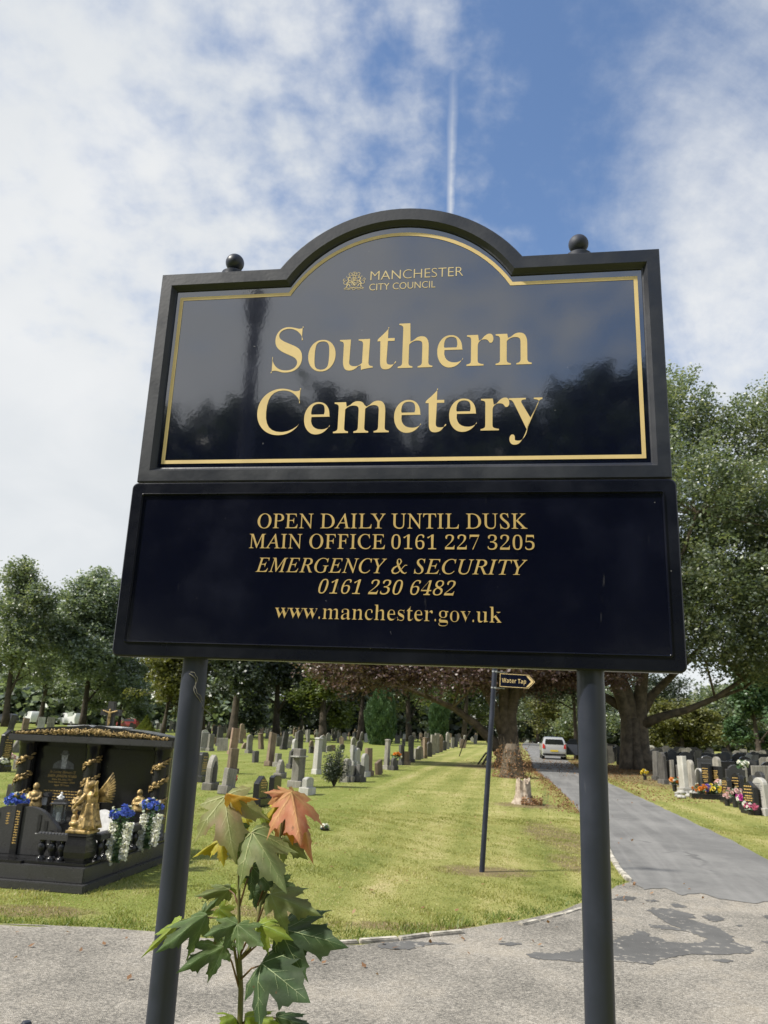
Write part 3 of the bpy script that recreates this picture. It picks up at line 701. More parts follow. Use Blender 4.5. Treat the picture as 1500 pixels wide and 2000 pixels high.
def tree(name, label, base, ht, tr, ells, ncl, nlf, lsize, leafm, barkm, seed, group=None, limbs=None, nlimb=7, crad=0.9, up=0.6, flat=0.55, hang=None, gap=0.0, gapf=0.45, trunk_top=0.7, cat='tree', flare=1.5, twigs=70, lowest=0.28, shell=0.6):
    r = np.random.default_rng(seed)
    root = empty(name, base); tag(root, label, cat, group)
    tm = MB(); nodes = []
    tp = [(0, 0, -0.1)]; rr = [tr * flare]
    nseg = 9; wob = r.normal(size=2) * 0.02 * ht
    for i in range(1, nseg + 1):
        t = i / nseg; z = ht * trunk_top * t
        tp.append((wob[0] * math.sin(t * 2.6), wob[1] * math.sin(t * 2.2), z)); rr.append(max(tr * (1.0 + (flare - 1) * math.exp(-z / (tr * 1.6 + 0.3))) * (1 - 0.72 * t), 0.04))
    if limbs is None or limbs.get('trunk', True):
        tm.tube(tp, rr, 14)
    tpv = [Vector(p) for p in tp]; nodes += [(p, q) for p, q in zip(tpv[3:], rr[3:])]
    lim = []
    if limbs is not None:
        for pts, r0, r1 in limbs['paths']:
            P = [Vector(p) for p in pts]; lim.append((P, r0, r1))
    else:
        E = np.array(ells)
        for k in range(nlimb):
            f = lowest + (0.95 - lowest) * (k + 0.5) / nlimb
            i = min(int(f * nseg), nseg); p0 = tpv[i]; e = E[r.integers(len(E))]
            a = k * 2.4 + r.uniform(-0.4, 0.4); d = Vector((math.cos(a), math.sin(a), 0))
            p2 = Vector(e[:3]) + Vector((d.x * e[3] * 0.75, d.y * e[4] * 0.75, e[5] * r.uniform(-0.3, 0.6)))
            p1 = p0.lerp(p2, 0.45) + Vector((0, 0, -0.04 * ht * r.uniform(-1.0, 0.8)))
            P = [(p0 * (1 - t) ** 2 + p1 * 2 * t * (1 - t) + p2 * t * t) for t in np.linspace(0, 1, 8)]
            lim.append((P, rr[i] * 0.55, 0.03))
    for P, r0, r1 in lim:
        m = len(P); rad = [r0 + (r1 - r0) * (i / (m - 1)) ** 0.7 for i in range(m)]
        tm.tube(P, rad, 9); nodes += [(p, q) for p, q in zip(P[1:], rad[1:])]
    C = crown_points(ells, ncl, r, seed, shell, gap, gapf)
    NP = np.array([tuple(p) for p, _ in nodes]); NR = [q for _, q in nodes]
    for j in r.choice(len(C), min(twigs, len(C)), replace=False):
        c = C[j]; dd = np.linalg.norm(NP - c, axis=1) + np.maximum(0, NP[:, 2] - c[2]) * 0.8; i = int(np.argmin(dd))
        p0 = Vector(NP[i]); p2 = Vector(c); p1 = p0.lerp(p2, 0.5) + Vector(r.normal(size=3) * 0.06 * (p2 - p0).length)
        q = min(NR[i] * 0.6, 0.012 * (p2 - p0).length + 0.02)
        tm.tube([p0, p0.lerp(p1, 0.5), p1, p1.lerp(p2, 0.6), p2], [q, q * 0.85, q * 0.65, q * 0.4, q * 0.2], 5, cap=False)
    tm.build('trunk', barkm, root, smooth=3.2, fixn=False)
    # each cluster is a flattish spray that reaches outwards and droops
    nC = len(C); cen = np.array([0, 0, ht * 0.45]); dv = C - cen; dv[:, 2] *= 0.35; dv += r.normal(size=(nC, 3)) * 0.35 * np.linalg.norm(dv, axis=1)[:, None]; dv /= np.linalg.norm(dv, axis=1)[:, None] + 1e-9
    lat = np.cross(dv, np.array([0, 0, 1.0]) + r.normal(size=(nC, 3)) * 0.25); lat /= np.linalg.norm(lat, axis=1)[:, None]; upv = np.cross(lat, dv)
    cs = (crad * r.uniform(0.55, 1.25, nC))[:, None]
    tt = r.uniform(-0.75, 0.85, (nC, nlf)); ll = r.normal(size=(nC, nlf)) * 0.36 * (1.05 - 0.6 * np.abs(tt)); uu = r.normal(size=(nC, nlf)) * 0.17 * flat * 2
    off = (dv[:, None, :] * (tt * cs)[:, :, None] + lat[:, None, :] * (ll * cs)[:, :, None] + upv[:, None, :] * (uu * cs)[:, :, None])
    off[:, :, 2] -= 0.22 * cs * np.maximum(tt, 0) ** 2
    if hang: off[:, :, 2] -= np.abs(r.normal(size=(nC, nlf))) * crad * hang * 0.5
    L = (C[:, None, :] + off).reshape(-1, 3)
    L = L[L[:, 2] > 0.25]
    V = leaf_quads(L, lsize, r, up, hang=hang)
    np_mesh('crown', V.reshape(-1, 3), np.arange(4 * len(V)).reshape(-1, 4), leafm, root)
    return root

# big beech right of the path, with its fluted trunk and heavy low limb
B = on_ground(1240, 1503)
limbs = {'trunk': False, 'paths': [
    ([(0, 0, -0.2), (0.05, 0, 1.2), (0.0, 0, 2.4), (-0.15, 0.1, 3.4), (-0.6, 0.2, 5.0), (-1.0, 0.4, 7.5), (-1.4, 0.5, 11)], 0.80, 0.22),
    ([(0.25, -0.1, -0.2), (0.25, -0.1, 1.2), (0.3, -0.1, 2.4), (0.45, 0, 3.6), (0.8, 0.1, 5.5), (1.2, 0.3, 9), (1.6, 0.3, 15)], 0.72, 0.15),
    ([(-0.3, -0.1, -0.2), (-0.26, -0.1, 1.4), (-0.3, -0.1, 2.6), (-0.7, -0.2, 3.9), (-1.4, -0.4, 5.4), (-2.6, -0.6, 7.5), (-4.2, -0.6, 10.5)], 0.60, 0.12),
    ([(0.35, -0.25, 2.3), (1.3, -0.6, 2.75), (2.6, -1.0, 3.15), (4.0, -1.3, 3.8), (5.4, -1.6, 4.8), (6.5, -1.8, 6.2)], 0.30, 0.07),
    ([(0.3, 0.1, 2.6), (1.2, 0.2, 3.9), (2.6, 0.3, 5.2), (4.4, 0.3, 6.9), (6.4, 0.2, 9.0)], 0.34, 0.08),
    ([(-0.5, 0.1, 3.2), (-1.6, 0.6, 3.9), (-3.0, 1.0, 4.5), (-4.8, 1.2, 6.0), (-6.4, 1.0, 8.5)], 0.28, 0.07),
    ([(0.4, 0.2, 5), (0.2, 2.0, 8), (0.0, 4.5, 12)], 0.25, 0.07), ([(0.6, 0, 6), (1.5, -2.2, 9), (2.4, -4.4, 13)], 0.25, 0.07),
    ([(0.55, -0.5, -0.15), (0.42, -0.42, 0.5), (0.32, -0.34, 1.4), (0.25, -0.2, 2.6)], 0.42, 0.3), ([(-0.6, -0.45, -0.15), (-0.45, -0.36, 0.5), (-0.34, -0.3, 1.4), (-0.25, -0.2, 2.6)], 0.40, 0.28), ([(0.0, -0.65, -0.15), (0.0, -0.5, 0.5), (0.0, -0.36, 1.3), (0.0, -0.25, 2.6)], 0.38, 0.3),
    ([(1.2, 0.3, 9), (3.2, -0.4, 12.5), (5.4, -0.8, 15.5)], 0.16, 0.05), ([(1.4, 0.3, 12), (0.4, -0.6, 16), (0.6, -1.0, 19.5)], 0.14, 0.04), ([(4.0, -1.3, 3.8), (5.8, -0.9, 4.4), (7.6, -0.8, 6.0)], 0.12, 0.04)]}
tree('beech_tree', 'huge green beech with pale fluted trunk and long low limb beside dark headstones', B, 21, 0.8,
     [(1, 0, 12.5, 8.0, 7.5, 7.0), (6.2, -1.2, 10.2, 5.5, 5, 6.0), (-4.5, -0.5, 11, 5.0, 5, 5), (0.8, -0.5, 19.0, 4.6, 4, 3.8), (6.5, -1.5, 17.0, 3.6, 3.4, 3.6), (9.5, -2.0, 12.5, 3.6, 3.4, 4.2), (4.6, -2.2, 6.6, 3.4, 2.8, 1.9), (9.6, -2.2, 7.2, 3.0, 2.6, 2.6), (-2.5, -3, 8.4, 4.4, 3, 2.2), (3.2, -1.0, 20.6, 2.0, 2.0, 2.4), (8.3, -1.6, 19.4, 2.4, 2.4, 2.6), (3.2, -3.6, 8.2, 3.6, 2.6, 2.6), (7.0, -4.0, 6.4, 3.0, 2.2, 1.8), (4.2, -4.0, 12.0, 4.5, 3.0, 4.5), (9.5, -4.0, 9.5, 3.4, 2.6, 3.2)],
     5200, 46, 0.185, M['leaf_beech'], M['bark'], 11, limbs=limbs, crad=1.15, flat=0.5, up=0.5, gap=0.10, gapf=0.95, twigs=230, shell=0.66)
# copper beech left of the path
Bc = on_ground(992, 1497)
limbs = {'trunk': False, 'paths': [
    ([(0, 0, -0.2), (-0.05, 0, 1.0), (-0.1, 0, 2.2), (-0.15, 0.1, 3.6), (-0.1, 0.1, 5.2), (0.1, 0.2, 8), (0.2, 0.2, 11)], 0.58, 0.14),
    ([(0.2, -0.1, -0.2), (0.15, -0.1, 1.2), (0.1, -0.1, 2.4), (0.35, -0.1, 3.6), (0.5, -0.2, 4.6), (0.9, -0.3, 6.0), (1.6, -0.3, 8.5)], 0.48, 0.12),
    ([(-0.3, 0, 0.6), (-0.9, -0.1, 1.3), (-1.7, -0.2, 2.0), (-2.8, -0.4, 2.7), (-4.2, -0.6, 3.2), (-6.0, -0.9, 3.8)], 0.34, 0.07),
    ([(-0.2, 0, 1.6), (-0.7, 0.1, 2.9), (-1.4, 0.2, 4.1), (-2.6, 0.2, 5.2), (-4.6, 0.1, 6.3)], 0.32, 0.07),
    ([(0.3, 0, 3.2), (1.3, -0.2, 4.3), (2.6, -0.4, 4.9), (4.2, -0.6, 5.4)], 0.2, 0.05),
    ([(0.5, -0.45, -0.1), (0.36, -0.36, 0.4), (0.2, -0.25, 1.4)], 0.34, 0.2), ([(-0.5, -0.4, -0.1), (-0.36, -0.3, 0.4), (-0.25, -0.2, 1.5)], 0.34, 0.2),
    ([(-1.7, -0.2, 2.0), (-2.2, -0.6, 1.2), (-2.5, -0.8, 0.4)], 0.05, 0.02), ([(-1.3, -0.3, 0.05), (-0.9, -0.25, 0.7), (-0.4, -0.1, 1.25)], 0.06, 0.07), ([(-1.5, -0.1, 0.05), (-1.15, -0.2, 0.55), (-0.5, -0.05, 0.95)], 0.04, 0.05),
    ([(-0.1, 0.1, 4.5), (-1.0, -1.5, 6.2), (-2.0, -3.4, 7.0)], 0.18, 0.05), ([(0.0, 0.1, 6), (0.8, 2, 8), (1.5, 3.5, 9.5)], 0.16, 0.05)]}
tree('copper_beech_tree', 'spreading copper beech with dusky purple leaves beside the tarmac path', Bc, 14.5, 0.6,
     [(-0.5, 0, 7.6, 6.8, 6, 3.6), (-5.0, -0.8, 5.2, 4.8, 3.8, 1.9), (3.0, -0.5, 6.2, 3.6, 4, 2.3), (-8.0, -1.2, 4.7, 2.8, 2.6, 1.4), (-3.5, -3.0, 4.5, 3.8, 2.4, 1.1), (0.5, -1, 10.2, 4.5, 4, 2.8), (3.4, -1.6, 5.0, 2.4, 2.6, 1.2), (-1.0, -3.2, 4.9, 3.0, 2.4, 1.0), (-6.5, -1.5, 4.3, 3.0, 2.2, 1.0), (1.0, 2.5, 4.9, 3.5, 2.5, 1.3)],
     3600, 46, 0.175, M['leaf_copper'], M['bark'], 23, limbs=limbs, crad=1.0, flat=0.4, up=0.5, gap=0.05, gapf=0.7, twigs=170)
# young tree beyond the parked car
tree('slender_tree', 'slim leaning tree with dark bark just right of the parked car', on_ground(1127, 1483), 11, 0.16, [(-0.5, 0, 7.2, 2.6, 2.6, 3.2), (-1.8, 0, 5.4, 1.9, 1.7, 1.5)], 360, 45, 0.22, M['leaf_dark'], M['bark_dark'], 31, nlimb=6, lowest=0.35)

# tall trees far off on the left
FAR = 'tall trees along the far left boundary'
def px_tree(name, label, px, Y, ytop, hwpx, leafm, seed, ncl=420, nlf=46, lsize=0.42, low=0.15, group=None, gap=0.05, lumps=7, barkm=None, tr=None, up=0.55, gapf=0.4, dens=1.0):
    p = at_depth(px, 1420, Y); zt = at_depth(px, ytop, Y).z; hw = hwpx * math.hypot(p.x, Y) / FPX
    r = np.random.default_rng(seed); E = []
    E.append((0, 0, zt * 0.62, hw * 0.62, hw * 0.62, zt * 0.30))
    for k in range(lumps):
        a = k * 2.4 + r.uniform(0, 1); t = (k + 0.5) / lumps; z = zt * (low + 0.10 + (0.90 - low - 0.08) * t); rr_ = hw * (0.62 if t < 0.6 else 0.62 * (1.35 - t))
        E.append((math.cos(a) * rr_, math.sin(a) * rr_, z, hw * r.uniform(0.36, 0.5), hw * r.uniform(0.36, 0.5), zt * r.uniform(0.09, 0.14)))
    E.append((r.uniform(-.1, .1) * hw, 0, zt * 0.90, hw * 0.34, hw * 0.34, zt * 0.10))
    return tree(name, label, (p.x, Y, 0), zt, tr or zt * 0.020, E, ncl, nlf, lsize, leafm, barkm or M['bark_dark'], seed, group=group, nlimb=8, crad=hw * 0.22 + 0.4, gap=gap, gapf=gapf, twigs=60, up=up, flat=0.5)
px_tree('tall_tree', 'tall open-crowned tree with sky showing through, at the left picture edge', 10, 92, 1096, 74, M['leaf_beech'], 41, 720, 34, 0.36, group=FAR, gap=0.15, gapf=0.5)
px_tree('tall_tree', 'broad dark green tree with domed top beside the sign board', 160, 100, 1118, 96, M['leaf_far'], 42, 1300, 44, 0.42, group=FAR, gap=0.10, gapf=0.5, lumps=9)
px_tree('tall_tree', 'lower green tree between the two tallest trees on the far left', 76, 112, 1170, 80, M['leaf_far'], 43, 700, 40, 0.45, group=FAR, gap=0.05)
px_tree('tall_tree', 'pale olive tree just under the lower left corner of the sign', 318, 84, 1230, 80, M['leaf_yellow'], 44, 560, 42, 0.38, group=FAR)
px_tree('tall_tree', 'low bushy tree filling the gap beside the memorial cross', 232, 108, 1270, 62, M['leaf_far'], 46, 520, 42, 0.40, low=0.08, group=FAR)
px_tree('tall_tree', 'dark evergreen mass behind the left sign post', 395, 92, 1150, 95, M['leaf_dark'], 45, 560, 42, 0.42, low=0.16)
# the dark wood behind the graves
WOOD = 'trees of the dark wood behind the graves'
for k, (px_, Y, yt, hw, lm, lab) in enumerate([
    (455, 78, 1180, 60, 'leaf_dark', 'grey-green feathery evergreen with pale twin trunks behind the tallest graves'),
    (540, 96, 1170, 80, 'leaf_dark', 'blackish dense tree at the back of the graves, left of the bright green one'),
    (632, 88, 1190, 62, 'leaf_light', 'bright green lime tree with black trunk behind the graves'),
    (705, 104, 1180, 75, 'leaf_dark', 'dark tree with leaning trunk just left of the tall clipped conifer'),
    (800, 112, 1210, 62, 'leaf_beech', 'olive evergreen between the two columnar conifers'),
    (905, 125, 1200, 80, 'leaf_light', 'sunlit green tree seen left of the copper beech trunk'),
    (590, 140, 1160, 120, 'leaf_dark', 'deep dark tree farthest back in the wood behind the graves')]):
    px_tree('wood_tree', lab, px_, Y, yt, hw, M[lm], 50 + k, 560, 44, 0.40, low=0.06, group=WOOD, tr=0.42)
for k, (px_, Y, yt, hw, lm, lab) in enumerate([
    (1050, 150, 1290, 90, 'leaf_beech', 'olive tree closing the far end of the path'),
    (1085, 118, 1335, 60, 'leaf_yellow', 'yellowish small tree behind the parked car'),
    (1150, 100, 1330, 70, 'leaf_beech', 'rounded tree behind the slim tree and right sign post'),
    (1010, 170, 1250, 110, 'leaf_dark', 'dark wood tree behind the copper beech trunk'),
    (1330, 84, 1372, 72, 'leaf_yellow', 'yellow-green tree seen under the big beech limb'),
    (1420, 92, 1345, 80, 'leaf_beech', 'olive green tree behind the crowded dark headstones'),
    (1480, 74, 1290, 46, 'needle', 'blue-green weeping conifer at the right picture edge'),
    (1250, 110, 1300, 110, 'leaf_dark', 'dark tree far behind the big beech trunk')]):
    px_tree('background_tree', lab, px_, Y, yt, hw, M[lm], 70 + k, 380, 42, 0.36, low=0.06, group='trees beyond the path and the right hand graves', tr=0.28)
def woodland(name, label, segs, h0, h1, n, mat, seed):
    r = np.random.default_rng(seed); P = []
    for (a, b) in segs:
        t = r.random(n)[:, None]; A, Bp = np.array(a), np.array(b)
        xy = A + (Bp - A) * t + r.normal(size=(n, 2)) * 3.0
        hh = h0 + (h1 - h0) * (0.5 + 0.5 * np.sin(xy[:, 0] * 0.21 + seed) * np.sin(xy[:, 0] * 0.083))
        P.append(np.column_stack([xy, r.random(n) * hh]))
    P = np.concatenate(P); V = leaf_quads(P, 1.25, r, 0.3, 0.8)
    o = np_mesh(name, V.reshape(-1, 3), np.arange(4 * len(V)).reshape(-1, 4), mat); tag(o, label, 'woodland', kind='stuff')
woodland('far_woodland', 'far-off dark belt of woodland closing the horizon', [((-170, 150), (-60, 165)), ((-60, 165), (40, 190)), ((40, 190), (130, 150)), ((-120, 128), (-5, 150)), ((-5, 150), (20, 165)), ((28, 165), (120, 120))], 8, 13, 9500, M['leaf_dark'], 3)

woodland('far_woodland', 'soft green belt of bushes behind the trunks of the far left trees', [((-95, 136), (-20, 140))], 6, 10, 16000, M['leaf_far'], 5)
# clipped conifers
def conifer(name, label, base, ht, rad, mat, seed, n=26000, size=0.14, prof=None, cat='conifer', group=None):
    r = np.random.default_rng(seed); root = empty(name, base); tag(root, label, cat, group)
    MB().tube([(0, 0, -0.05), (0, 0, ht * 0.5), (0, 0, ht * 0.93)], [rad * 0.16, rad * 0.1, 0.02], 8).build('trunk', M['bark_dark'], root, fixn=False)
    t = r.random(n) ** 0.85; a = r.uniform(0, 2 * np.pi, n)
    pr = prof(t) if prof else np.clip(np.sin(np.clip(t * 0.86 + 0.14, 0, 1) * np.pi) ** 0.55, 0.05, 1)
    lump = 1 + 0.10 * np.sin(a * 3 + t * 9) + 0.07 * np.sin(a * 7 - t * 17) + 0.05 * np.sin(a * 13 + t * 31)
    rr_ = rad * pr * lump * (1 - 0.5 * r.random(n) ** 3)
    C = np.column_stack([np.cos(a) * rr_, np.sin(a) * rr_, t * ht + 0.03 * ht * r.normal(size=n) * 0.3])
    d = np.column_stack([np.cos(a) * 0.45, np.sin(a) * 0.45, np.ones(n)]) + r.normal(size=(n, 3)) * 0.25; d /= np.linalg.norm(d, axis=1)[:, None]
    s = np.cross(d, r.normal(size=(n, 3))); s /= np.linalg.norm(s, axis=1)[:, None]; L = (size * r.uniform(0.7, 1.4, n))[:, None]
    V = np.stack([C - d * L * 0.5, C + s * L * 0.22, C + d * L * 0.7, C - s * L * 0.22], 1)
    V[:, :, 2] = np.maximum(V[:, :, 2], 0.02)
    np_mesh('crown', V.reshape(-1, 3), np.arange(4 * n).reshape(-1, 4), mat, root)
conifer('columnar_conifer', 'wide dark green columnar conifer at the back of the grave rows', on_ground(742, 1455), 5.5, 1.4, M['needle'], 81, 30000, 0.30)
conifer('columnar_conifer', 'narrow clipped columnar conifer nearer the copper beech', on_ground(857, 1458), 4.3, 0.95, M['needle'], 82, 26000, 0.34, prof=lambda t: np.clip((1 - t) * 9, 0, 1) ** 0.4 * (0.8 + 0.2 * t))
conifer('dwarf_conifer', 'small golden cone-shaped conifer behind the black memorial roof', on_ground(283, 1432), 1.9, 1.15, M['needle_gold'], 83, 9000, 0.10, prof=lambda t: 1.02 - t)
conifer('dwarf_conifer', 'low yellow-green mound conifer behind the dark headstone rows', on_ground(1393, 1466), 1.75, 1.9, M['needle_gold'], 84, 9000, 0.16, prof=lambda t: np.sqrt(np.clip(1 - t * t, 0, 1)))
# yew bush growing out of a grave in the lawn
def bush(name, label, base, ht, wd, mat, seed, n, size):
    r = np.random.default_rng(seed); root = empty(name, base); tag(root, label, 'shrub')
    tm = MB(); tips = []
    for k in range(26):
        a = k * 2.4; q = r.uniform(0.2, 1.0) * wd / 2; z = ht * r.uniform(0.45, 1.0) * (1.0 - 0.35 * (q / (wd / 2)) ** 2)
        p2 = Vector((math.cos(a) * q, math.sin(a) * q, z)); tm.tube([(0, 0, 0), (p2.x * 0.35, p2.y * 0.35, z * 0.5), p2], [0.018, 0.011, 0.003], 5, cap=False); tips.append(p2)
    tm.build('stem', M['bark_dark'], root, fixn=False)
    i = r.integers(len(tips), size=n); T = np.array([tuple(t) for t in tips]); f = r.uniform(0.35, 1.06, n)[:, None]
    C = T[i] * np.concatenate([f ** 0.6 * np.ones((n, 2)), f], 1) + r.normal(size=(n, 3)) * 0.055
    C[:, 2] = np.maximum(C[:, 2], 0.12)
    V = leaf_quads(C, size, r, 0.35, 0.42); np_mesh('foliage', V.reshape(-1, 3), np.arange(4 * n).reshape(-1, 4), mat, root)
bush('evergreen_shrub', 'bushy dark evergreen shrub standing among the graves near the lawn edge', on_ground(652, 1537), 1.08, 0.66, M['leaf_dark'], 91, 4200, 0.055)

# trees and a lamp column behind the viewer, seen mirrored in the glossy sign
for k, (x, y, h, hw, lab) in enumerate([(-24, -22, 13.5, 6.0, 'tree mirrored at the left end of the glossy sign'), (-15.5, -27, 14.5, 6.0, 'tree mirrored under the big capital letters of the sign'), (-8.0, -30, 14.0, 5.5, 'tree mirrored in the middle of the glossy sign'),
                                     (-1.0, -28, 14.6, 4.6, 'tree mirrored near the last big letters of the sign'), (5.0, -26, 14.2, 5.0, 'tallest tree mirrored at the right end of the sign'), (-34, -14, 13.0, 6.5, 'tree mirrored beyond the left border of the sign'), (-4.5, -40, 14.5, 7, 'back tree mirrored in the sign'), (-20, -38, 15, 7, 'back tree mirrored left of centre in the sign')]):
    h *= 1.10
    tree('roadside_tree', lab, (x, y, 0), h, 0.3, [(0, 0, h * 0.5, hw * 1.1, hw, h * 0.42), (hw * 0.4, 0, h * 0.75, hw * 0.6, hw * 0.6, h * 0.22), (-hw * 0.5, 0, h * 0.6, hw * 0.6, hw * 0.6, h * 0.28)], 420, 40, 0.7, M['leaf_dark'], M['bark_dark'], 100 + k, group='trees across the road, seen only as reflections', twigs=10, crad=1.6)
lamp = empty('street_lamp', (-5.6, -6.8, 0)); tag(lamp, 'lamp column reflected as a dark streak at the left of the sign', 'lamp post')
MB().lathe([(0.16, 0), (0.16, 0.9), (0.12, 1.0), (0.11, 7.9), (0.0, 7.9)], 16, cap=False).build('column', M['post_paint'], lamp, smooth=0.7)
MB().lathe([(0.10, 7.9), (0.16, 8.0), (0.22, 8.45), (0.12, 8.6), (0, 8.65)], 12, cap=False).build('lantern', M['post_paint'], lamp, smooth=0.7)
# ------------------------------------------------------------------ black granite memorial
def granite(name, col, rough=0.14, sp=0.05):
    m, t, out = new_mat(name); P = t.n('ShaderNodeTexCoord').outputs['Object']
    n = t.noise(P, 260, 2, 0.6); n2 = t.noise(P, 3, 5)
    c = t.mix(t.maprange(n, 0.52, 0.72), col, tuple(x + sp for x in col))
    b = t.n('ShaderNodeBsdfPrincipled', {'Base Color': c, 'Roughness': t.maprange(n2, 0.3, 0.7, rough * 0.7, rough * 1.8), 'Specular IOR Level': 0.42})
    t.t.links.new(b.outputs[0], out.inputs[0]); return m
M['granite'] = granite('black_granite', (0.013, 0.013, 0.014), 0.16, 0.03)
M['granite_matt'] = granite('black_granite_dull', (0.040, 0.040, 0.041), 0.26, 0.06)
M['etch'] = pbr('etched_grey', (0.42, 0.43, 0.44), 0.6, 0.25, 60)
M['etch_dark'] = pbr('etched_dark', (0.12, 0.125, 0.13), 0.5, 0.3, 60)
M['inlay'] = pbr('gold_inlay', (0.55, 0.36, 0.11), 0.5, 0.1, 30)
M['page'] = pbr('pale_stone_page', (0.55, 0.55, 0.54), 0.4, 0.12, 20)
MEM = Vector((-2.62, 7.66, 0)); MYAW = -0.157
mem = empty('granite_memorial', MEM, MYAW); tag(mem, 'black granite double memorial with pillars, gold roses and a rose-carved roof', 'memorial')
MI = (Matrix.Translation(MEM) @ Matrix.Rotation(MYAW, 4, 'Z')).inverted(); MR = MI.inverted()
def mem_px(x, y, v):
    """point on the memorial's local plane y = v seen at photo position (x, y)"""
    o = MI @ Vector((0, 0, EYE)); d = MI.to_3x3() @ Vector(photo_ray(x, y)); t = (v - o.y) / d.y
    return o + d * t
gr = M['granite']
MB().box((-1.0, 1.2, 0.035), (2.10, 2.46, 0.07)).build('step', M['granite_matt'], mem, bevel=0.006)
MB().box((-1.0, 1.23, 0.135), (2.00, 2.38, 0.13)).build('step', M['granite_matt'], mem, bevel=0.006)
MB().box((-1.0, 1.25, 0.2125), (1.94, 2.30, 0.025)).build('ledger', gr, mem, bevel=0.004)
MB().box((-1.30, 0.14, 0.21), (1.30, 0.16, 0.03)).build('step', gr, mem, bevel=0.004)
MB().box((-1.06, 2.10, 0.725), (1.80, 0.12, 1.0)).build('back_wall', gr, mem, bevel=0.004)
tab = MB().box((-1.49, 2.02, 0.70), (0.70, 0.05, 0.96)).build('tablet', gr, mem, bevel=0.006)
MB().box((-0.63, 2.02, 0.70), (0.70, 0.05, 0.96)).build('tablet', gr, mem, bevel=0.006)
for k, x in enumerate((-1.93, -1.06, -0.19)):
    p = MB().lathe([(0.115, 0.22), (0.115, 0.27), (0.102, 0.29), (0.098, 0.6), (0.098, 1.0), (0.102, 1.17), (0.115, 1.19), (0.115, 1.235)], 20, (x, 1.93, 0)).build('pillar', gr, mem, smooth=0.7)
    gm = MB(); rr = random.Random(k + 3)
    for q in range(4):
        z0 = 0.40 + 0.205 * q
        for s in range(22):
            t = s / 21; a = -2.75 + 2.5 * t; z = z0 + 0.12 * (t - 0.5) + rr.uniform(-.032, .032); rad = 0.106 + rr.uniform(0, 0.008)
            dr = Vector((-math.sin(a), math.cos(a), 0.35 + rr.uniform(-.7, .7))).normalized()
            Mx = dr.to_track_quat('X', 'Z').to_matrix().to_4x4()
            gm.ball((x + rad * math.cos(a), 1.93 + rad * math.sin(a), z), (rr.uniform(0.022, 0.040), 0.009, 0.011), 7, 5, Mx)
        a = -1.75 + 0.35 * (q % 2); gm.ball((x + 0.105 * math.cos(a), 1.93 + 0.105 * math.sin(a), z0 + 0.01), (0.030, 0.026, 0.030), 9, 6); gm.ball((x + 0.112 * math.cos(a + .5), 1.93 + 0.112 * math.sin(a + .5), z0 + 0.035), (0.016, 0.014, 0.016), 9, 6)
    tag(gm.build('rose_garland', M['gold_metal'], p, smooth=3.2, fixn=False), kind='stuff')
MB().box((-1.06, 1.98, 1.272), (2.10, 0.46, 0.075)).build('lintel', M['granite_matt'], mem, bevel=0.008)
top = []
for i in range(41):
    t = i / 40; x = -2.09 + 2.06 * t; z = 1.345 + 0.095 * math.sin(math.pi * t) ** 1.1 - 0.028 * math.exp(-((t - 0.5) / 0.018) ** 2) + 0.012 * math.cos((t - 0.5) * 18) * math.exp(-((t - 0.5) / 0.22) ** 2); top.append((x, z))
ped = MB().prism([(-2.09, 1.3105), (-0.03, 1.3105)] + top[::-1], 1.79, 2.16, 'y').build('pediment', gr, mem, smooth=0.5)
rg = MB(); rr = random.Random(9)
for i in range(56):
    t = (i + 0.5) / 56; x = -2.04 + 1.96 * t; zc = 1.327 + 0.042 * math.sin(math.pi * t); big = i in (26, 30)
    s = 0.9 + 0.9 * math.sin(math.pi * t) if not big else 1.9
    for q in range(3):
        a = rr.uniform(0, 3.1); R_ = 0.017 * s * (1 - 0.25 * q)
        pts = [(x + 0.013 * rr.uniform(-1, 1) + R_ * math.cos(a + b), 1.787 - 0.004 * q, zc + rr.uniform(-.014, .014) * s + R_ * 0.8 * math.sin(a + b)) for b in np.linspace(0, 4.2, 7)]
        rg.tube(pts, 0.0042 * (0.8 + 0.25 * s), 5)
    if i % 4 == 2: rg.ball((x, 1.786, zc), (0.014 * s, 0.012, 0.014 * s), 8, 6)
tag(rg.build('rose_garland', M['gold_metal'], ped, fixn=False, smooth=3.2), kind='stuff')
for s in (-1, 1):
    pg = [(-1.06 + s * (0.015 + 0.34 * t), 1.418 + 0.034 * math.sin(min(1, t * 1.6) * math.pi * 0.62) - 0.012 * t) for t in np.linspace(0, 1, 9)]
    MB().prism(pg + [(p[0], p[1] - 0.012) for p in pg[::-1]], 1.84, 2.12, 'y').build('book_page', M['page'], ped, smooth=0.5)
cr = MB(); cr.box((-0.985, 2.07, 1.575), (0.085, 0.06, 0.33)); cr.box((-0.985, 2.0685, 1.607), (0.26, 0.06, 0.075))
cross = cr.build('cross', M['granite_matt'], mem, bevel=0.004)
cf = MB(); cz = 1.46; X0 = -0.985; Y0 = 2.028
cf.ball((X0, Y0, cz + 0.172), (0.013, 0.014, 0.017)); cf.tube([(X0, Y0, cz + 0.16), (X0, Y0, cz + 0.10), (X0 - 0.004, Y0, cz + 0.07)], [0.012, 0.019, 0.015], 8)
cf.tube([(X0 - 0.012, Y0, cz + 0.145), (X0 - 0.05, Y0, cz + 0.155), (X0 - 0.098, Y0, cz + 0.172)], [0.011, 0.009, 0.006], 7); cf.tube([(X0 + 0.012, Y0, cz + 0.145), (X0 + 0.05, Y0, cz + 0.155), (X0 + 0.098, Y0, cz + 0.172)], [0.011, 0.009, 0.006], 7)
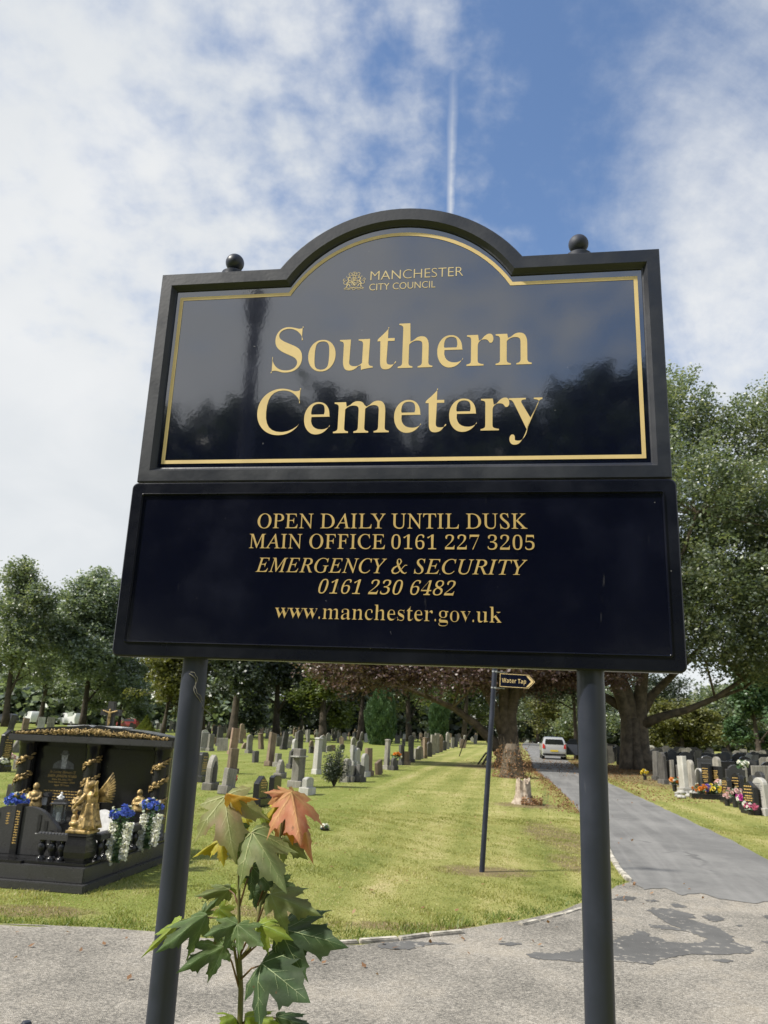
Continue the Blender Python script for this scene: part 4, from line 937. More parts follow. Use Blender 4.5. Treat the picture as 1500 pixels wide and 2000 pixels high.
cf.ball((X0 - 0.003, Y0, cz + 0.066), (0.021, 0.016, 0.016)); cf.tube([(X0 - 0.004, Y0, cz + 0.07), (X0 + 0.008, Y0 - 0.008, cz + 0.03), (X0 - 0.002, Y0, cz - 0.03), (X0 - 0.002, Y0 - 0.01, cz - 0.045)], [0.017, 0.014, 0.009, 0.007], 8)
cf.build('crucifix_figure', M['gold_metal'], cross, remesh=0.004)

# engraved tablet: portrait of a man in hat and suit, and the inscription
TZ = Matrix.Translation((0, 1.9935, 0)) @ Matrix.Rotation(math.pi / 2, 4, 'X')     # local x,y -> x,z on the tablet front
def etch(pts, mat, name, z=0.0): MB(TZ).add([(a, b, z) for a, b in pts], [tuple(range(len(pts)))]).build(name, mat, tab, fixn=False)
PX, PZ = -1.475, 1.04
def pp(L): return [(PX + a * 0.00125, PZ + b * 0.00125) for a, b in L]
etch(pp([(-112, -92), (112, -92), (105, -45), (60, -22), (28, -10), (-28, -10), (-70, -25), (-105, -50)]), M['etch_dark'], 'portrait_coat', 0.0004)
etch(pp([(-20, -92), (24, -92), (30, -30), (18, -8), (-16, -8), (-26, -35)]), M['etch'], 'portrait_shirt', 0.0008)
etch(pp([(-30, 0), (-24, -14), (-10, -24), (8, -25), (24, -14), (31, 2), (33, 30), (28, 46), (-28, 46), (-32, 30)]), M['etch'], 'portrait_face', 0.0012)
etch(pp([(-52, 38), (-20, 31), (20, 31), (50, 40), (44, 46), (34, 47), (30, 70), (14, 80), (0, 76), (-14, 80), (-30, 68), (-32, 46), (-46, 45)]), M['etch_dark'], 'portrait_hat', 0.0016)
for a, b in ((-13, 20), (13, 20), (0, -12)): etch(pp([(a - 8, b), (a + 8, b), (a + 7, b + 4), (a - 7, b + 4)]), M['etch_dark'], 'portrait_line', 0.0016)
etch(pp([(-3, 2), (5, 2), (3, 18), (-1, 18)]), M['etch_dark'], 'portrait_line', 0.0016)
def mem_text(s, style, u0, u1, base, cap, **k): lettering(s, style, u0, u1, base, cap, 0.0006, TZ, M['inlay'], tab, **k)
mem_text('In Loving Memory Of', 'italic', -1.64, -1.30, 0.872, 0.030); mem_text('JOHN JOSEPH WARD', 'bold', -1.665, -1.285, 0.826, 0.029)
mem_text('Born 9th June 1947', 'bold', -1.60, -1.33, 0.792, 0.019); mem_text('Died 8th December 2019', 'bold', -1.64, -1.30, 0.760, 0.019); mem_text('Aged 72 Years', 'bold', -1.565, -1.365, 0.727, 0.019)
vs = MB(TZ); rr = random.Random(2)
for k in range(6):
    x = -1.71 + rr.uniform(0, .03)
    while x < -1.27: 
        wv = rr.uniform(0.012, 0.04); vs.stroke([(x, 0.67 - 0.032 * k), (x + wv, 0.67 - 0.032 * k + rr.uniform(-.002, .002))], 0.010, z=0.0006); x += wv + 0.012
tag(vs.build('verse', M['inlay'], tab, fixn=False), kind='stuff')

# balustrade: pedestal, rails and turned balusters
MB().lathe([(0.0, 0.225), (0.125, 0.225), (0.13, 0.245), (0.145, 0.27), (0.155, 0.32), (0.148, 0.38), (0.13, 0.43), (0.125, 0.455), (0.135, 0.46), (0.135, 0.485), (0, 0.485)], 4, cap=False, M=Matrix.Translation((-0.155, 0.21, 0)) @ Matrix.Rotation(math.pi / 4, 4, 'Z')).build('pedestal', gr, mem)
def rope_rail(a, b, name='rail'):
    a, b = Vector(a), Vector(b); d = (b - a); L = d.length; d.normalize(); m = MB(); s = Vector((-d.y, d.x, 0))
    mid = (a + b) / 2; m.box(mid, (L, 0.105, 0.05), math.atan2(d.y, d.x)); n = int(L / 0.033)
    for i in range(n):
        c = a + d * (L * (i + 0.5) / n) + Vector((0, 0, 0.027)); m.ball(c, (0.020, 0.055, 0.013), 8, 5, Matrix.Rotation(math.atan2(d.y, d.x) + 0.55, 4, 'Z'))
    return m.build(name, M['granite_matt'], mem, smooth=0.8)
rope_rail((-0.60, 0.21, 0.43), (-0.27, 0.21, 0.43)); rope_rail((-0.075, 0.33, 0.43), (-0.075, 1.80, 0.43)); rope_rail((-1.92, 0.33, 0.43), (-1.92, 1.80, 0.43))
BAL = [(0.0, 0.225), (0.046, 0.225), (0.046, 0.238), (0.036, 0.25), (0.022, 0.262), (0.024, 0.275), (0.042, 0.31), (0.045, 0.335), (0.038, 0.365), (0.024, 0.38), (0.030, 0.39), (0.030, 0.405), (0, 0.405)]
bal0 = MB().lathe(BAL, 14, cap=False).build('baluster', gr, mem, smooth=0.7); bal0.location = (-0.34, 0.21, 0)
for x, y in [(-0.44, 0.21), (-0.545, 0.21)] + [(-0.075, 0.42 + 0.125 * i) for i in range(11)]:
    o = bal0.copy(); o.location = (x, y, 0); link(o, mem)
# heart-shaped gate stone: two curved wings with slots and a centre slab
GX = -0.93; gv = 0.36
def wing(s):
    out = [(0.035, 0.225), (0.035, 0.66)] + [(0.035 + 0.40 * t, 0.66 + 0.045 * math.sin(t * math.pi * 0.55) - 0.23 * t ** 1.9) for t in np.linspace(0.06, 1, 12)] + [(0.435, 0.225)]
    m = MB(); m.prism([(GX + s * a, b) for a, b in out], gv, gv + 0.07, 'y'); o = m.build('gate_wing', M['granite_matt'], mem, bevel=0.005)
    for k, (a, z0, z1) in enumerate([(0.225, 0.43, 0.60), (0.30, 0.39, 0.545), (0.37, 0.34, 0.465)]):
        MB().box((GX + s * a, gv - 0.0005, (z0 + z1) / 2), (0.034, 0.01, z1 - z0)).build('slot', M['black_plastic'], o); MB().box((GX + s * a, gv - 0.004, z0 - 0.004), (0.040, 0.016, 0.008)).build('slot_sill', M['page'], o)
wing(1); wing(-1)
MB().box((GX, gv + 0.03, 0.45), (0.075, 0.10, 0.47)).build('gate_slab', gr, mem, bevel=0.005)
vl = MB(Matrix.Translation((0, gv - 0.0215, 0)) @ Matrix.Rotation(math.pi / 2, 4, 'X')); rr = random.Random(4)
for k in range(13): 
    z = 0.33 + 0.024 * k; vl.stroke([(GX - 0.02, z), (GX + 0.02, z)], 0.006); vl.stroke([(GX + rr.uniform(-.018, .018), z - 0.009), (GX + rr.uniform(-.018, .018), z + 0.009)], 0.006)
vl.build('vertical_lettering', M['inlay'], mem, fixn=False)
vl = MB(Matrix.Translation((0, gv - 0.001, 0)) @ Matrix.Rotation(math.pi / 2, 4, 'X'))
for k in range(5):
    z = 0.50 + 0.023 * k; vl.stroke([(GX - 0.135, z), (GX - 0.10, z + .003)], 0.006); vl.stroke([(GX - 0.13 + rr.uniform(0, .02), z - 0.009), (GX - 0.125 + rr.uniform(0, .02), z + 0.009)], 0.006)
vl.build('vertical_lettering', M['inlay'], mem, fixn=False)
# hexagonal block that carries the lantern
HB = mem_px(112, 1607, 0.62); MB().lathe([(0.0, 0.225), (0.15, 0.225), (0.15, HB.z), (0.0, HB.z)], 6, (HB.x, 0.62, 0), cap=False).build('hexagonal_block', gr, mem)

def mem_thing(name, label, cat, x, y, z, group=None, rz=0.0):
    p = MR @ Vector((x, y, z)); o = empty(name, p, MYAW + rz); tag(o, label, cat, group); return o
ln = mem_thing('lantern', 'dark metal grave lantern with glass sides in front of the engraved tablet', 'lantern', HB.x + 0.01, 0.60, HB.z, rz=0.3)
MB().box((0, 0, 0.010), (0.15, 0.15, 0.02)).build('base', M['granite_matt'], ln, bevel=0.004)
for sx in (-1, 1):
    for sy in (-1, 1): MB().box((sx * 0.055, sy * 0.055, 0.10), (0.016, 0.016, 0.16)).build('corner_post', M['granite_matt'], ln)
m, t, out = new_mat('lantern_glass'); gl = t.n('ShaderNodeBsdfPrincipled', {'Base Color': (0.8, 0.85, 0.85), 'Roughness': 0.08, 'Transmission Weight': 0.85, 'IOR': 1.3}); t.t.links.new(gl.outputs[0], out.inputs[0]); M['glass'] = m
for sx, sy in ((1, 0), (-1, 0), (0, 1), (0, -1)): MB().box((sx * 0.055, sy * 0.055, 0.10), (0.094 if sy else 0.003, 0.094 if sx else 0.003, 0.155)).build('pane', M['glass'], ln)
MB().lathe([(0.018, 0.02), (0.018, 0.10), (0, 0.105)], 10, cap=False).build('candle', M['white'], ln)
MB().lathe([(0.0, 0.18), (0.115, 0.18), (0.115, 0.192), (0.075, 0.205), (0.07, 0.225), (0.0, 0.23)], 4, cap=False, M=Matrix.Rotation(math.pi / 4, 4, 'Z')).build('lid', M['granite_matt'], ln)
fg = MB(); fg.ball((0, 0, 0.255), (0.018, 0.016, 0.022)); fg.ball((0.004, 0, 0.285), 0.012); fg.ball((-0.02, 0.0, 0.245), (0.02, 0.012, 0.01)); fg.ball((0.022, 0, 0.246), (0.016, 0.012, 0.012)); fg.box((0, 0, 0.232), (0.04, 0.03, 0.01)); fg.build('figurine', M['white'], ln, remesh=0.004)

# gilded angel kneeling on the pedestal
an = mem_thing('angel_statue', 'gilded kneeling angel with raised wings on the corner pedestal', 'statue', -0.155, 0.21, 0.485)
am = MB()
am.box((0, 0, 0.012), (0.21, 0.18, 0.024)); am.box((0, 0, 0.034), (0.18, 0.155, 0.022))
am.lathe([(0.085, 0.04), (0.088, 0.07), (0.072, 0.12), (0.060, 0.19), (0.050, 0.25), (0.052, 0.30), (0.050, 0.34), (0.028, 0.375), (0.01, 0.38)], 14, (0.045, 0, 0))
am.ball((0.10, 0.0, 0.075), (0.05, 0.06, 0.04)); am.ball((-0.02, -0.03, 0.06), (0.07, 0.05, 0.028)); am.ball((0.02, -0.04, 0.10), (0.04, 0.035, 0.055))
am.tube([(0.05, 0, 0.36), (0.035, -0.012, 0.40)], [0.02, 0.017], 8); am.ball((0.026, -0.02, 0.428), (0.030, 0.032, 0.036)); am.ball((0.036, -0.008, 0.438), (0.032, 0.034, 0.034))
am.tube([(0.0, -0.03, 0.345), (-0.025, -0.06, 0.29), (-0.055, -0.07, 0.25), (-0.075, -0.06, 0.215)], [0.022, 0.018, 0.015, 0.012], 8); am.tube([(0.085, -0.03, 0.34), (0.105, -0.06, 0.38), (0.10, -0.07, 0.44), (0.112, -0.07, 0.475)], [0.022, 0.018, 0.014, 0.010], 8)
am.ball((-0.07, -0.03, 0.12), (0.03, 0.03, 0.05)); am.ball((-0.075, -0.035, 0.185), (0.022, 0.022, 0.025)); am.ball((-0.05, -0.05, 0.08), (0.055, 0.04, 0.03))
for k in range(7):
    a = k * 0.9; am.tube([(0.045 + 0.055 * math.cos(a), 0.055 * math.sin(a), 0.26), (0.045 + 0.075 * math.cos(a + .2), 0.075 * math.sin(a + .2), 0.13), (0.045 + 0.10 * math.cos(a + .3), 0.10 * math.sin(a + .3), 0.045)], [0.010, 0.013, 0.012], 6)
am.v = [Vector((a.x * 1.15, a.y * 1.15, a.z)) for a in am.v]
body = am.build('figure', M['gold_metal'], an, remesh=0.006)
for s in (-1, 1):
    wm = MB()
    for k in range(11):
        t = k / 10; a0 = Vector((0.05 + s * 0.02, 0.05, 0.33 - 0.05 * t)); tip = Vector((0.05 + s * (0.15 + 0.045 * math.sin(t * 2.6)), 0.07, 0.545 - 0.27 * t)) if s > 0 else Vector((0.05 - (0.115 + 0.02 * math.sin(t * 2.6)), 0.07, 0.485 - 0.19 * t))
        midp = a0.lerp(tip, 0.55) + Vector((s * 0.02, 0, 0.012)); wm.tube([a0, midp, tip], [0.016, 0.018, 0.006], 6)
    wm.build('wing', M['gold_metal'], an, smooth=3.2, fixn=False)
def robed(name, label, px, py, v, h, rz=0.0, wd=1.0):
    p = mem_px(px, py, v); o = mem_thing(name, label, 'statue', p.x, v, max(p.z, 0.225), rz=rz); m = MB()
    m.lathe([(0.30, 0.0), (0.33, 0.08), (0.30, 0.2), (0.24, 0.36), (0.25, 0.5), (0.24, 0.6), (0.12, 0.68), (0.08, 0.72)], 14, cap=True); m.ball((0, -0.03, 0.84), (0.13, 0.14, 0.16))
    for s in (-1, 1): m.tube([(s * 0.22, 0, 0.6), (s * 0.30, -0.08, 0.44), (s * 0.18, -0.24, 0.32), (s * 0.03, -0.28, 0.36)], [0.075, 0.07, 0.06, 0.05], 8)
    m.ball((0, -0.17, 0.83), (0.03, 0.03, 0.035)); m.ball((0, -0.15, 0.76), (0.05, 0.03, 0.02)); m.ball((-0.13, -0.02, 0.84), (0.02, 0.03, 0.045)); m.ball((0.13, -0.02, 0.84), (0.02, 0.03, 0.045))
    m.tube([(-0.1, -0.2, 0.6), (0.0, -0.26, 0.45), (0.1, -0.2, 0.6)], 0.03, 6)
    m.v = [Vector((a.x * h * wd, a.y * h, a.z * h)) for a in m.v]; m.build('figure', M['gold_metal'], o, remesh=0.009 * h / 0.25)
plinth_z = 0.225
for (nm, lb_, px_, py_, v, h, zz) in [('robed_statue', 'gilded bald robed figure beside the blue roses at the left pillar', 66, 1577, 1.45, 0.27, 0), ('robed_statue', 'small gilded child figure between the angel and the lantern', 152, 1583, 1.0, 0.21, 1), ('robed_statue', 'small gilded figure standing behind the blue roses of the side rail', 270, 1585, 1.62, 0.24, 2)]:
    p = mem_px(px_, py_, v)
    MB().box((p.x, v, (0.225 + p.z) / 2), (0.17, 0.15, p.z - 0.2255)).build('stand', gr, mem, bevel=0.004)
    robed(nm, lb_, px_, py_, v, h, rz=-0.2 * zz)
# open-book stones and an oval plaque laid on the ledger
def book_stone(label, px, py, v, wd, hh):
    p = mem_px(px, py, v); o = mem_thing('book_plaque', label, 'plaque', p.x, v, 0.2255)
    zb = p.z - 0.2255; bs = MB().prism([(-0.10, 0), (0.10, 0), (0.10, zb * 0.4), (-0.10, zb * 0.75)], -wd / 2, wd / 2, 'x').build('rest', gr, o)
    for s in (-1, 1):
        P = [(s * (0.004 + (wd / 2) * t), 0.020 * math.sin(math.pi * min(1, t * 1.25)) + 0.01) for t in np.linspace(0, 1, 8)]
        T = Matrix.Translation((0, -0.02, zb * 0.62)) @ Matrix.Rotation(math.radians(52), 4, 'X')
        MB(T).prism(P + [(a, -0.01) for a, _ in P[::-1]], -hh / 2, hh / 2, 'y').build('page', M['etch_dark'], o, smooth=0.6)
        ins = MB(T)
        for k in range(5): ins.add([(s * wd * 0.12 - 0.05, 0.032, hh * (0.3 - 0.13 * k)), (s * wd * 0.12 + 0.05, 0.032, hh * (0.3 - 0.13 * k)), (s * wd * 0.12 + 0.05, 0.032, hh * (0.3 - 0.13 * k) - 0.006), (s * wd * 0.12 - 0.05, 0.032, hh * (0.3 - 0.13 * k) - 0.006)], [(0, 1, 2, 3)])
book_stone('grey open-book plaque behind the curved gate stone', 48, 1588, 0.75, 0.50, 0.20); book_stone('grey open-book plaque between lantern and angel', 132, 1600, 0.85, 0.26, 0.18)
p = mem_px(190, 1600, 0.55); ov = mem_thing('oval_plaque', 'pale oval stone plaque leaning behind the gilded angel', 'plaque', p.x, 0.62, 0.2255)
T = Matrix.Translation((0, 0, 0.22)) @ Matrix.Rotation(math.radians(-22), 4, 'X')
MB(T).prism([(0.15 * math.cos(a), 0.21 * math.sin(a)) for a in np.linspace(0, 2 * math.pi, 25)[:-1]], -0.02, 0.02, 'y').build('plaque', M['page'], ov, bevel=0.006)
MB().box((0, 0.05, 0.06), (0.16, 0.14, 0.12)).build('rest', gr, ov, bevel=0.004)
sl = mem_thing('votive_lantern', 'little black lantern with white pane beside the robed figure', 'lantern', mem_px(88, 1573, 1.5).x, 1.5, 0.2255)
pz = mem_px(88, 1573, 1.5).z - 0.2255
MB().box((0, 0, pz / 2), (0.10, 0.09, pz)).build('base', gr, sl); MB().box((0, 0, pz + 0.05), (0.075, 0.06, 0.085)).build('pane', M['page'], sl)
for s in (-1, 1): MB().box((s * 0.043, 0, pz + 0.05), (0.012, 0.075, 0.10)).build('frame', M['black_plastic'], sl)
MB().prism([(-0.06, 0.10 + pz), (0.06, 0.10 + pz), (0.04, 0.135 + pz), (-0.04, 0.135 + pz)], -0.05, 0.05, 'y').build('roof', M['granite_matt'], sl)

# flowers: clusters of rosettes
def petal_mat(name, c): return leaf_mat(name, [tuple(x * 0.55 for x in c), c, tuple(min(0.9, x * 1.35 + 0.02) for x in c)], 0.25, 0.5, 0.03)
PET = {k: petal_mat('petal_' + k, v) for k, v in {'blue': (0.10, 0.17, 0.66), 'white': (0.86, 0.86, 0.84), 'pink': (0.62, 0.16, 0.30), 'magenta': (0.55, 0.06, 0.36), 'yellow': (0.75, 0.58, 0.05), 'orange': (0.72, 0.26, 0.04), 'purple': (0.24, 0.14, 0.55), 'red': (0.55, 0.04, 0.05), 'palepink': (0.72, 0.48, 0.50)}.items()}
M['stem_green'] = leaf_mat('silk_leaf', [(0.02, 0.06, 0.02), (0.04, 0.11, 0.035), (0.30, 0.36, 0.20)], 0.2, 0.5, 0.05)
def rosettes(C, N, size, r):
    """petalled flower heads: rings of cupped petals round each centre C facing N"""
    V = []; 
    for c, nrm in zip(C, N):
        q = Vector(nrm).to_track_quat('Z', 'Y'); s = size * r.uniform(0.8, 1.2)
        for ringk, (np_, rad, hgt, tilt) in enumerate(((6, 0.50, 0.0, 0.25), (5, 0.32, 0.12, 0.6), (4, 0.15, 0.2, 1.0))):
            for k in range(np_):
                a = 2 * math.pi * k / np_ + ringk * 0.5 + r.uniform(-.2, .2); d = Vector((math.cos(a), math.sin(a), 0)); sd = Vector((-d.y, d.x, 0)); w_ = rad * 0.62 + 0.06
                L = [d * rad * 0.25 + Vector((0, 0, hgt * 0.4)), d * rad * 0.8 + sd * w_ + Vector((0, 0, hgt + 0.1 * tilt)), d * rad * (1.25 - 0.3 * tilt) + Vector((0, 0, hgt + 0.32 * tilt)), d * rad * 0.8 - sd * w_ + Vector((0, 0, hgt + 0.1 * tilt))]
                V.append([tuple(Vector(c) + q @ (x * s)) for x in L])
    return np.array(V)
def bunch(root, c, rad, n, size, pet, seed, extra='white', nx=6, leaf=26, squash=0.75):
    r = np.random.default_rng(seed); d = r.normal(size=(n, 3)); d[:, 2] = np.abs(d[:, 2]) * 0.9 - 0.15; d[:, 1] -= 0.25; d /= np.linalg.norm(d, axis=1)[:, None]
    C = np.array(c) + d * rad * r.uniform(0.8, 1.08, (n, 1)) * np.array([1, 1, squash])
    V = rosettes(C, d, size, r); np_mesh('blooms', V.reshape(-1, 3), np.arange(4 * len(V)).reshape(-1, 4), PET[pet], root)
    if nx:
        e = r.normal(size=(nx, 3)); e[:, 2] = np.abs(e[:, 2]); e /= np.linalg.norm(e, axis=1)[:, None]
        V = rosettes(np.array(c) + e * rad * 1.1 * np.array([1, 1, squash]), e, size * 0.6, r); tag(np_mesh('small_blooms', V.reshape(-1, 3), np.arange(4 * len(V)).reshape(-1, 4), PET[extra], root), kind='stuff')
    e = r.normal(size=(leaf * 3, 3)); e /= np.linalg.norm(e, axis=1)[:, None]
    V = leaf_quads(np.array(c) + e * rad * r.uniform(0.4, 1.15, (leaf * 3, 1)) * np.array([1, 1, squash]), size * 0.9, r, 0.3); np_mesh('leaves', V.reshape(-1, 3), np.arange(4 * len(V)).reshape(-1, 4), M['stem_green'], root)
def hang_trail(root, name, y, x, z0, z1, wd, mat, seed, n):
    r = np.random.default_rng(seed); t = r.random(n); C = np.column_stack([x + (r.random(n) - 0.5) * wd * (1 - 0.25 * t) - 0.02 * t, y + r.normal(size=n) * 0.008, z0 + (z1 - z0) * t + r.normal(size=n) * 0.006])
    V = leaf_quads(C, 0.032, r, 0.2, 0.85); np_mesh(name, V.reshape(-1, 3), np.arange(4 * len(V)).reshape(-1, 4), mat, root)
for (px_, py_, v, lab, sd, trails) in [(238, 1592, 0.62, 'blue silk roses with white and green trails, nearer one on the side rail', 1, True), (296, 1577, 1.30, 'blue silk roses with white and green trails, farther one by the post', 2, True), (33, 1566, 1.25, 'round bunch of blue silk roses beside the bald robed figure', 3, False)]:
    p = mem_px(px_, py_, v); x = p.x if not trails else -0.045
    p = mem_px(px_, py_, v); z = p.z
    o = mem_thing('flower_arrangement', lab, 'flowers', p.x, v, 0.46 if trails else 0.2255); zz = z - (0.46 if trails else 0.2255)
    MB().lathe([(0.035, 0.0), (0.05, 0.01), (0.06, max(zz - 0.09, 0.05)), (0.065, max(zz - 0.08, 0.06))], 12).build('pot', M['gold_metal'] if trails else M['black_plastic'], o, smooth=0.7)
    bunch(o, (0, 0, zz), 0.115 if trails else 0.12, 26, 0.052, 'blue', sd, nx=7)
    if trails:
        for k, (dv, mm, nm) in enumerate([(-0.085, PET['white'], 'white_trail'), (0.0, M['stem_green'], 'green_trail'), (0.085, PET['white'], 'white_trail')]): hang_trail(o, nm, -0.085, dv * 0.85 + 0.05, zz - 0.06, -0.30 + 0.03 * k + (0.04 if sd == 2 else 0), 0.095, mm, 10 * sd + k, 900)
# ------------------------------------------------------------------ headstones
def stone_mat(name, c, c2, rough=0.85, streak=0.5):
    m, t, out = new_mat(name); tcn = t.n('ShaderNodeTexCoord').outputs['Object']; oi = t.n('ShaderNodeObjectInfo').outputs['Random']
    P = t.n('ShaderNodeVectorMath', {0: tcn, 1: t.comb(t.m('MULTIPLY', oi, 37.0), t.m('MULTIPLY', oi, 91.0), 0)}, operation='ADD').outputs[0]
    n1 = t.noise(P, 3.0, 5, 0.6); n2 = t.noise(t.n('ShaderNodeMapping', {0: P, 'Scale': (9, 9, 1.0)}), 1.6, 5, 0.65); n3 = t.noise(P, 40, 4, 0.7)
    f = t.m('ADD', t.m('MULTIPLY', n1, 0.4), t.m('ADD', t.m('MULTIPLY', n2, streak), t.m('MULTIPLY', n3, 0.2)))
    c_ = t.mix(t.maprange(f, 0.36, 0.72), c2, c); c_ = t.mix(1.0, c_, t.ramp(oi, [(0, 0.72), (1, 1.25)]), 'MULTIPLY')
    moss = t.maprange(t.noise(P, 2.2, 4, 0.6), 0.58, 0.75); c_ = t.mix(t.m('MULTIPLY', moss, 0.3), c_, (0.13, 0.13, 0.06))
    b = t.n('ShaderNodeBsdfPrincipled', {'Base Color': c_, 'Roughness': rough, 'Specular IOR Level': 0.3}); bp = t.n('ShaderNodeBump', {'Strength': 0.35, 'Distance': 0.01, 'Height': n3}); t.set(b.inputs['Normal'], bp)
    t.t.links.new(b.outputs[0], out.inputs[0]); return m
SM_ = {'grey': stone_mat('stone_grey', (0.34, 0.32, 0.28), (0.13, 0.12, 0.105)), 'brown': stone_mat('stone_brown', (0.27, 0.205, 0.145), (0.10, 0.075, 0.055)), 'white': stone_mat('stone_white', (0.66, 0.64, 0.60), (0.34, 0.33, 0.30), 0.6, 0.3),
       'dark': stone_mat('stone_dark', (0.13, 0.125, 0.115), (0.045, 0.042, 0.04)), 'black': M['granite'], 'charcoal': M['granite_matt'], 'pink': stone_mat('stone_pink', (0.36, 0.25, 0.19), (0.18, 0.12, 0.09))}
def outline(kind, w_, h):
    a = w_ / 2
    if kind == 'round': return [(-a, 0), (a, 0), (a, h - a * 0.62)] + [(a * math.cos(t), h - a * 0.62 + a * 0.62 * math.sin(t)) for t in np.linspace(0, math.pi, 9)[1:-1]] + [(-a, h - a * 0.62)]
    if kind == 'point': return [(-a, 0), (a, 0), (a, h - a * 0.55), (0, h), (-a, h - a * 0.55)]
    if kind == 'gothic': return [(-a, 0), (a, 0), (a, h - a * 1.2), (a * 0.8, h - a * 0.62), (a * 0.42, h - a * 0.2), (0, h), (-a * 0.42, h - a * 0.2), (-a * 0.8, h - a * 0.62), (-a, h - a * 1.2)]
    if kind == 'ogee': return [(-a, 0), (a, 0), (a, h * 0.86), (a * 0.8, h * 0.885), (a * 0.62, h * 0.95), (a * 0.3, h * 0.99), (0, h), (-a * 0.3, h * 0.99), (-a * 0.62, h * 0.95), (-a * 0.8, h * 0.885), (-a, h * 0.86)]
    if kind == 'shoulder': return [(-a, 0), (a, 0), (a, h * 0.84), (a * 0.72, h * 0.84), (a * 0.72, h * 0.9), (a * 0.4, h * 0.98), (0, h), (-a * 0.4, h * 0.98), (-a * 0.72, h * 0.9), (-a * 0.72, h * 0.84), (-a, h * 0.84)]
    if kind == 'chamfer': return [(-a, 0), (a, 0), (a, h * 0.9), (a * 0.62, h), (-a * 0.62, h), (-a, h * 0.9)]
    if kind == 'cross': b = a * 0.34; return [(-b, 0), (b, 0), (b, h * 0.6), (a, h * 0.6), (a, h * 0.6 + 2 * b), (b, h * 0.6 + 2 * b), (b, h), (-b, h), (-b, h * 0.6 + 2 * b), (-a, h * 0.6 + 2 * b), (-a, h * 0.6), (-b, h * 0.6)]
    return [(-a, 0), (a, 0), (a * 0.97, h), (-a * 0.97, h)]
CACHE = {}
def headstone(label, group, x, y, wd, h, th, kind, colr, yaw, tilt=0.0, lean=0.0, base=True, text=False, name='headstone'):
    key = (kind, colr, round(wd, 1), round(h, 1), th)
    if key not in CACHE or base:
        m = MB()
        if kind == 'pillar':
            m.lathe([(wd / 2, 0), (wd / 2 * 0.86, h * 0.93), (wd / 2 * 1.05, h * 0.94), (wd / 2 * 1.05, h * 0.975), (wd / 2 * 0.7, h)], 4, M=Matrix.Rotation(math.pi / 4, 4, 'Z') @ Matrix.Diagonal((1.3, 1.3, 1, 1)))
        else: m.prism(outline(kind, wd, h), -th / 2, th / 2, 'y')
        o = m.build(name, SM_[colr], None, bevel=0.012, seg=1)
        if not base: CACHE[key] = o.data
    else: o = link(bpy.data.objects.new(name, CACHE[key]))
    bh = 0.16 if base else 0.0
    T = Matrix.Translation((x, y, bh - 0.02)) @ Matrix.Rotation(yaw, 4, 'Z') @ Matrix.Rotation(tilt, 4, 'Y') @ Matrix.Rotation(lean, 4, 'X'); o.matrix_world = T
    tag(o, label, 'headstone', group)
    if base:
        p = MB().box((0, 0.0, -0.075), (wd * 1.12, max(th * 1.9, 0.24), 0.19)).build('plinth', SM_[colr], o, bevel=0.012, seg=1)
    if text:
        tm = MB(Matrix.Translation((0, -th / 2 - 0.002, 0)) @ Matrix.Rotation(math.pi / 2, 4, 'X')); r = random.Random(int(x * 100)); z = h * 0.80
        while z > h * 0.22:
            L = wd * r.uniform(0.22, 0.40); xx = -L
            while xx < L: wv = r.uniform(0.03, 0.08); tm.stroke([(xx, z), (min(xx + wv, L), z)], 0.022); xx += wv + 0.02
            z -= r.choice((0.045, 0.05, 0.07))
        tag(tm.build('inscription', M['inlay'] if text is True else text, o, fixn=False), kind='stuff')
    return o
def mpp(p): return (Vector((p.x, p.y, 0)).length) * 1.0 / FPX   # metres per photo pixel, near the horizon
def stone_px(label, x0, x1, yt, yb, kind, colr, tilt=0, th=0.12, wtrue=None, base=True, text=False, group='old headstones on the left hand lawn', side=1):
    p = on_ground((x0 + x1) / 2, yb); k = mpp(p); w_ = (x1 - x0) * k; h = (yb - yt) * k
    W = wtrue or min(max(w_, 0.5), 0.78); W = max(W, w_ * 0.98 if w_ < 0.95 else 0.9)
    if kind == 'pillar': W = w_ * 0.95
    best = min((abs(W * math.cos(a) + th * math.sin(a) - w_), a) for a in np.linspace(0, 1.25, 60))[1]
    bh = 0.14 if base else 0.0
    look = math.atan2(p.x, p.y)
    return headstone(label, group, p.x, p.y, W, max(h - bh, 0.25), th, kind, colr, best * side - look, math.radians(tilt), math.radians(rnd.uniform(-2, 2)), base, text)
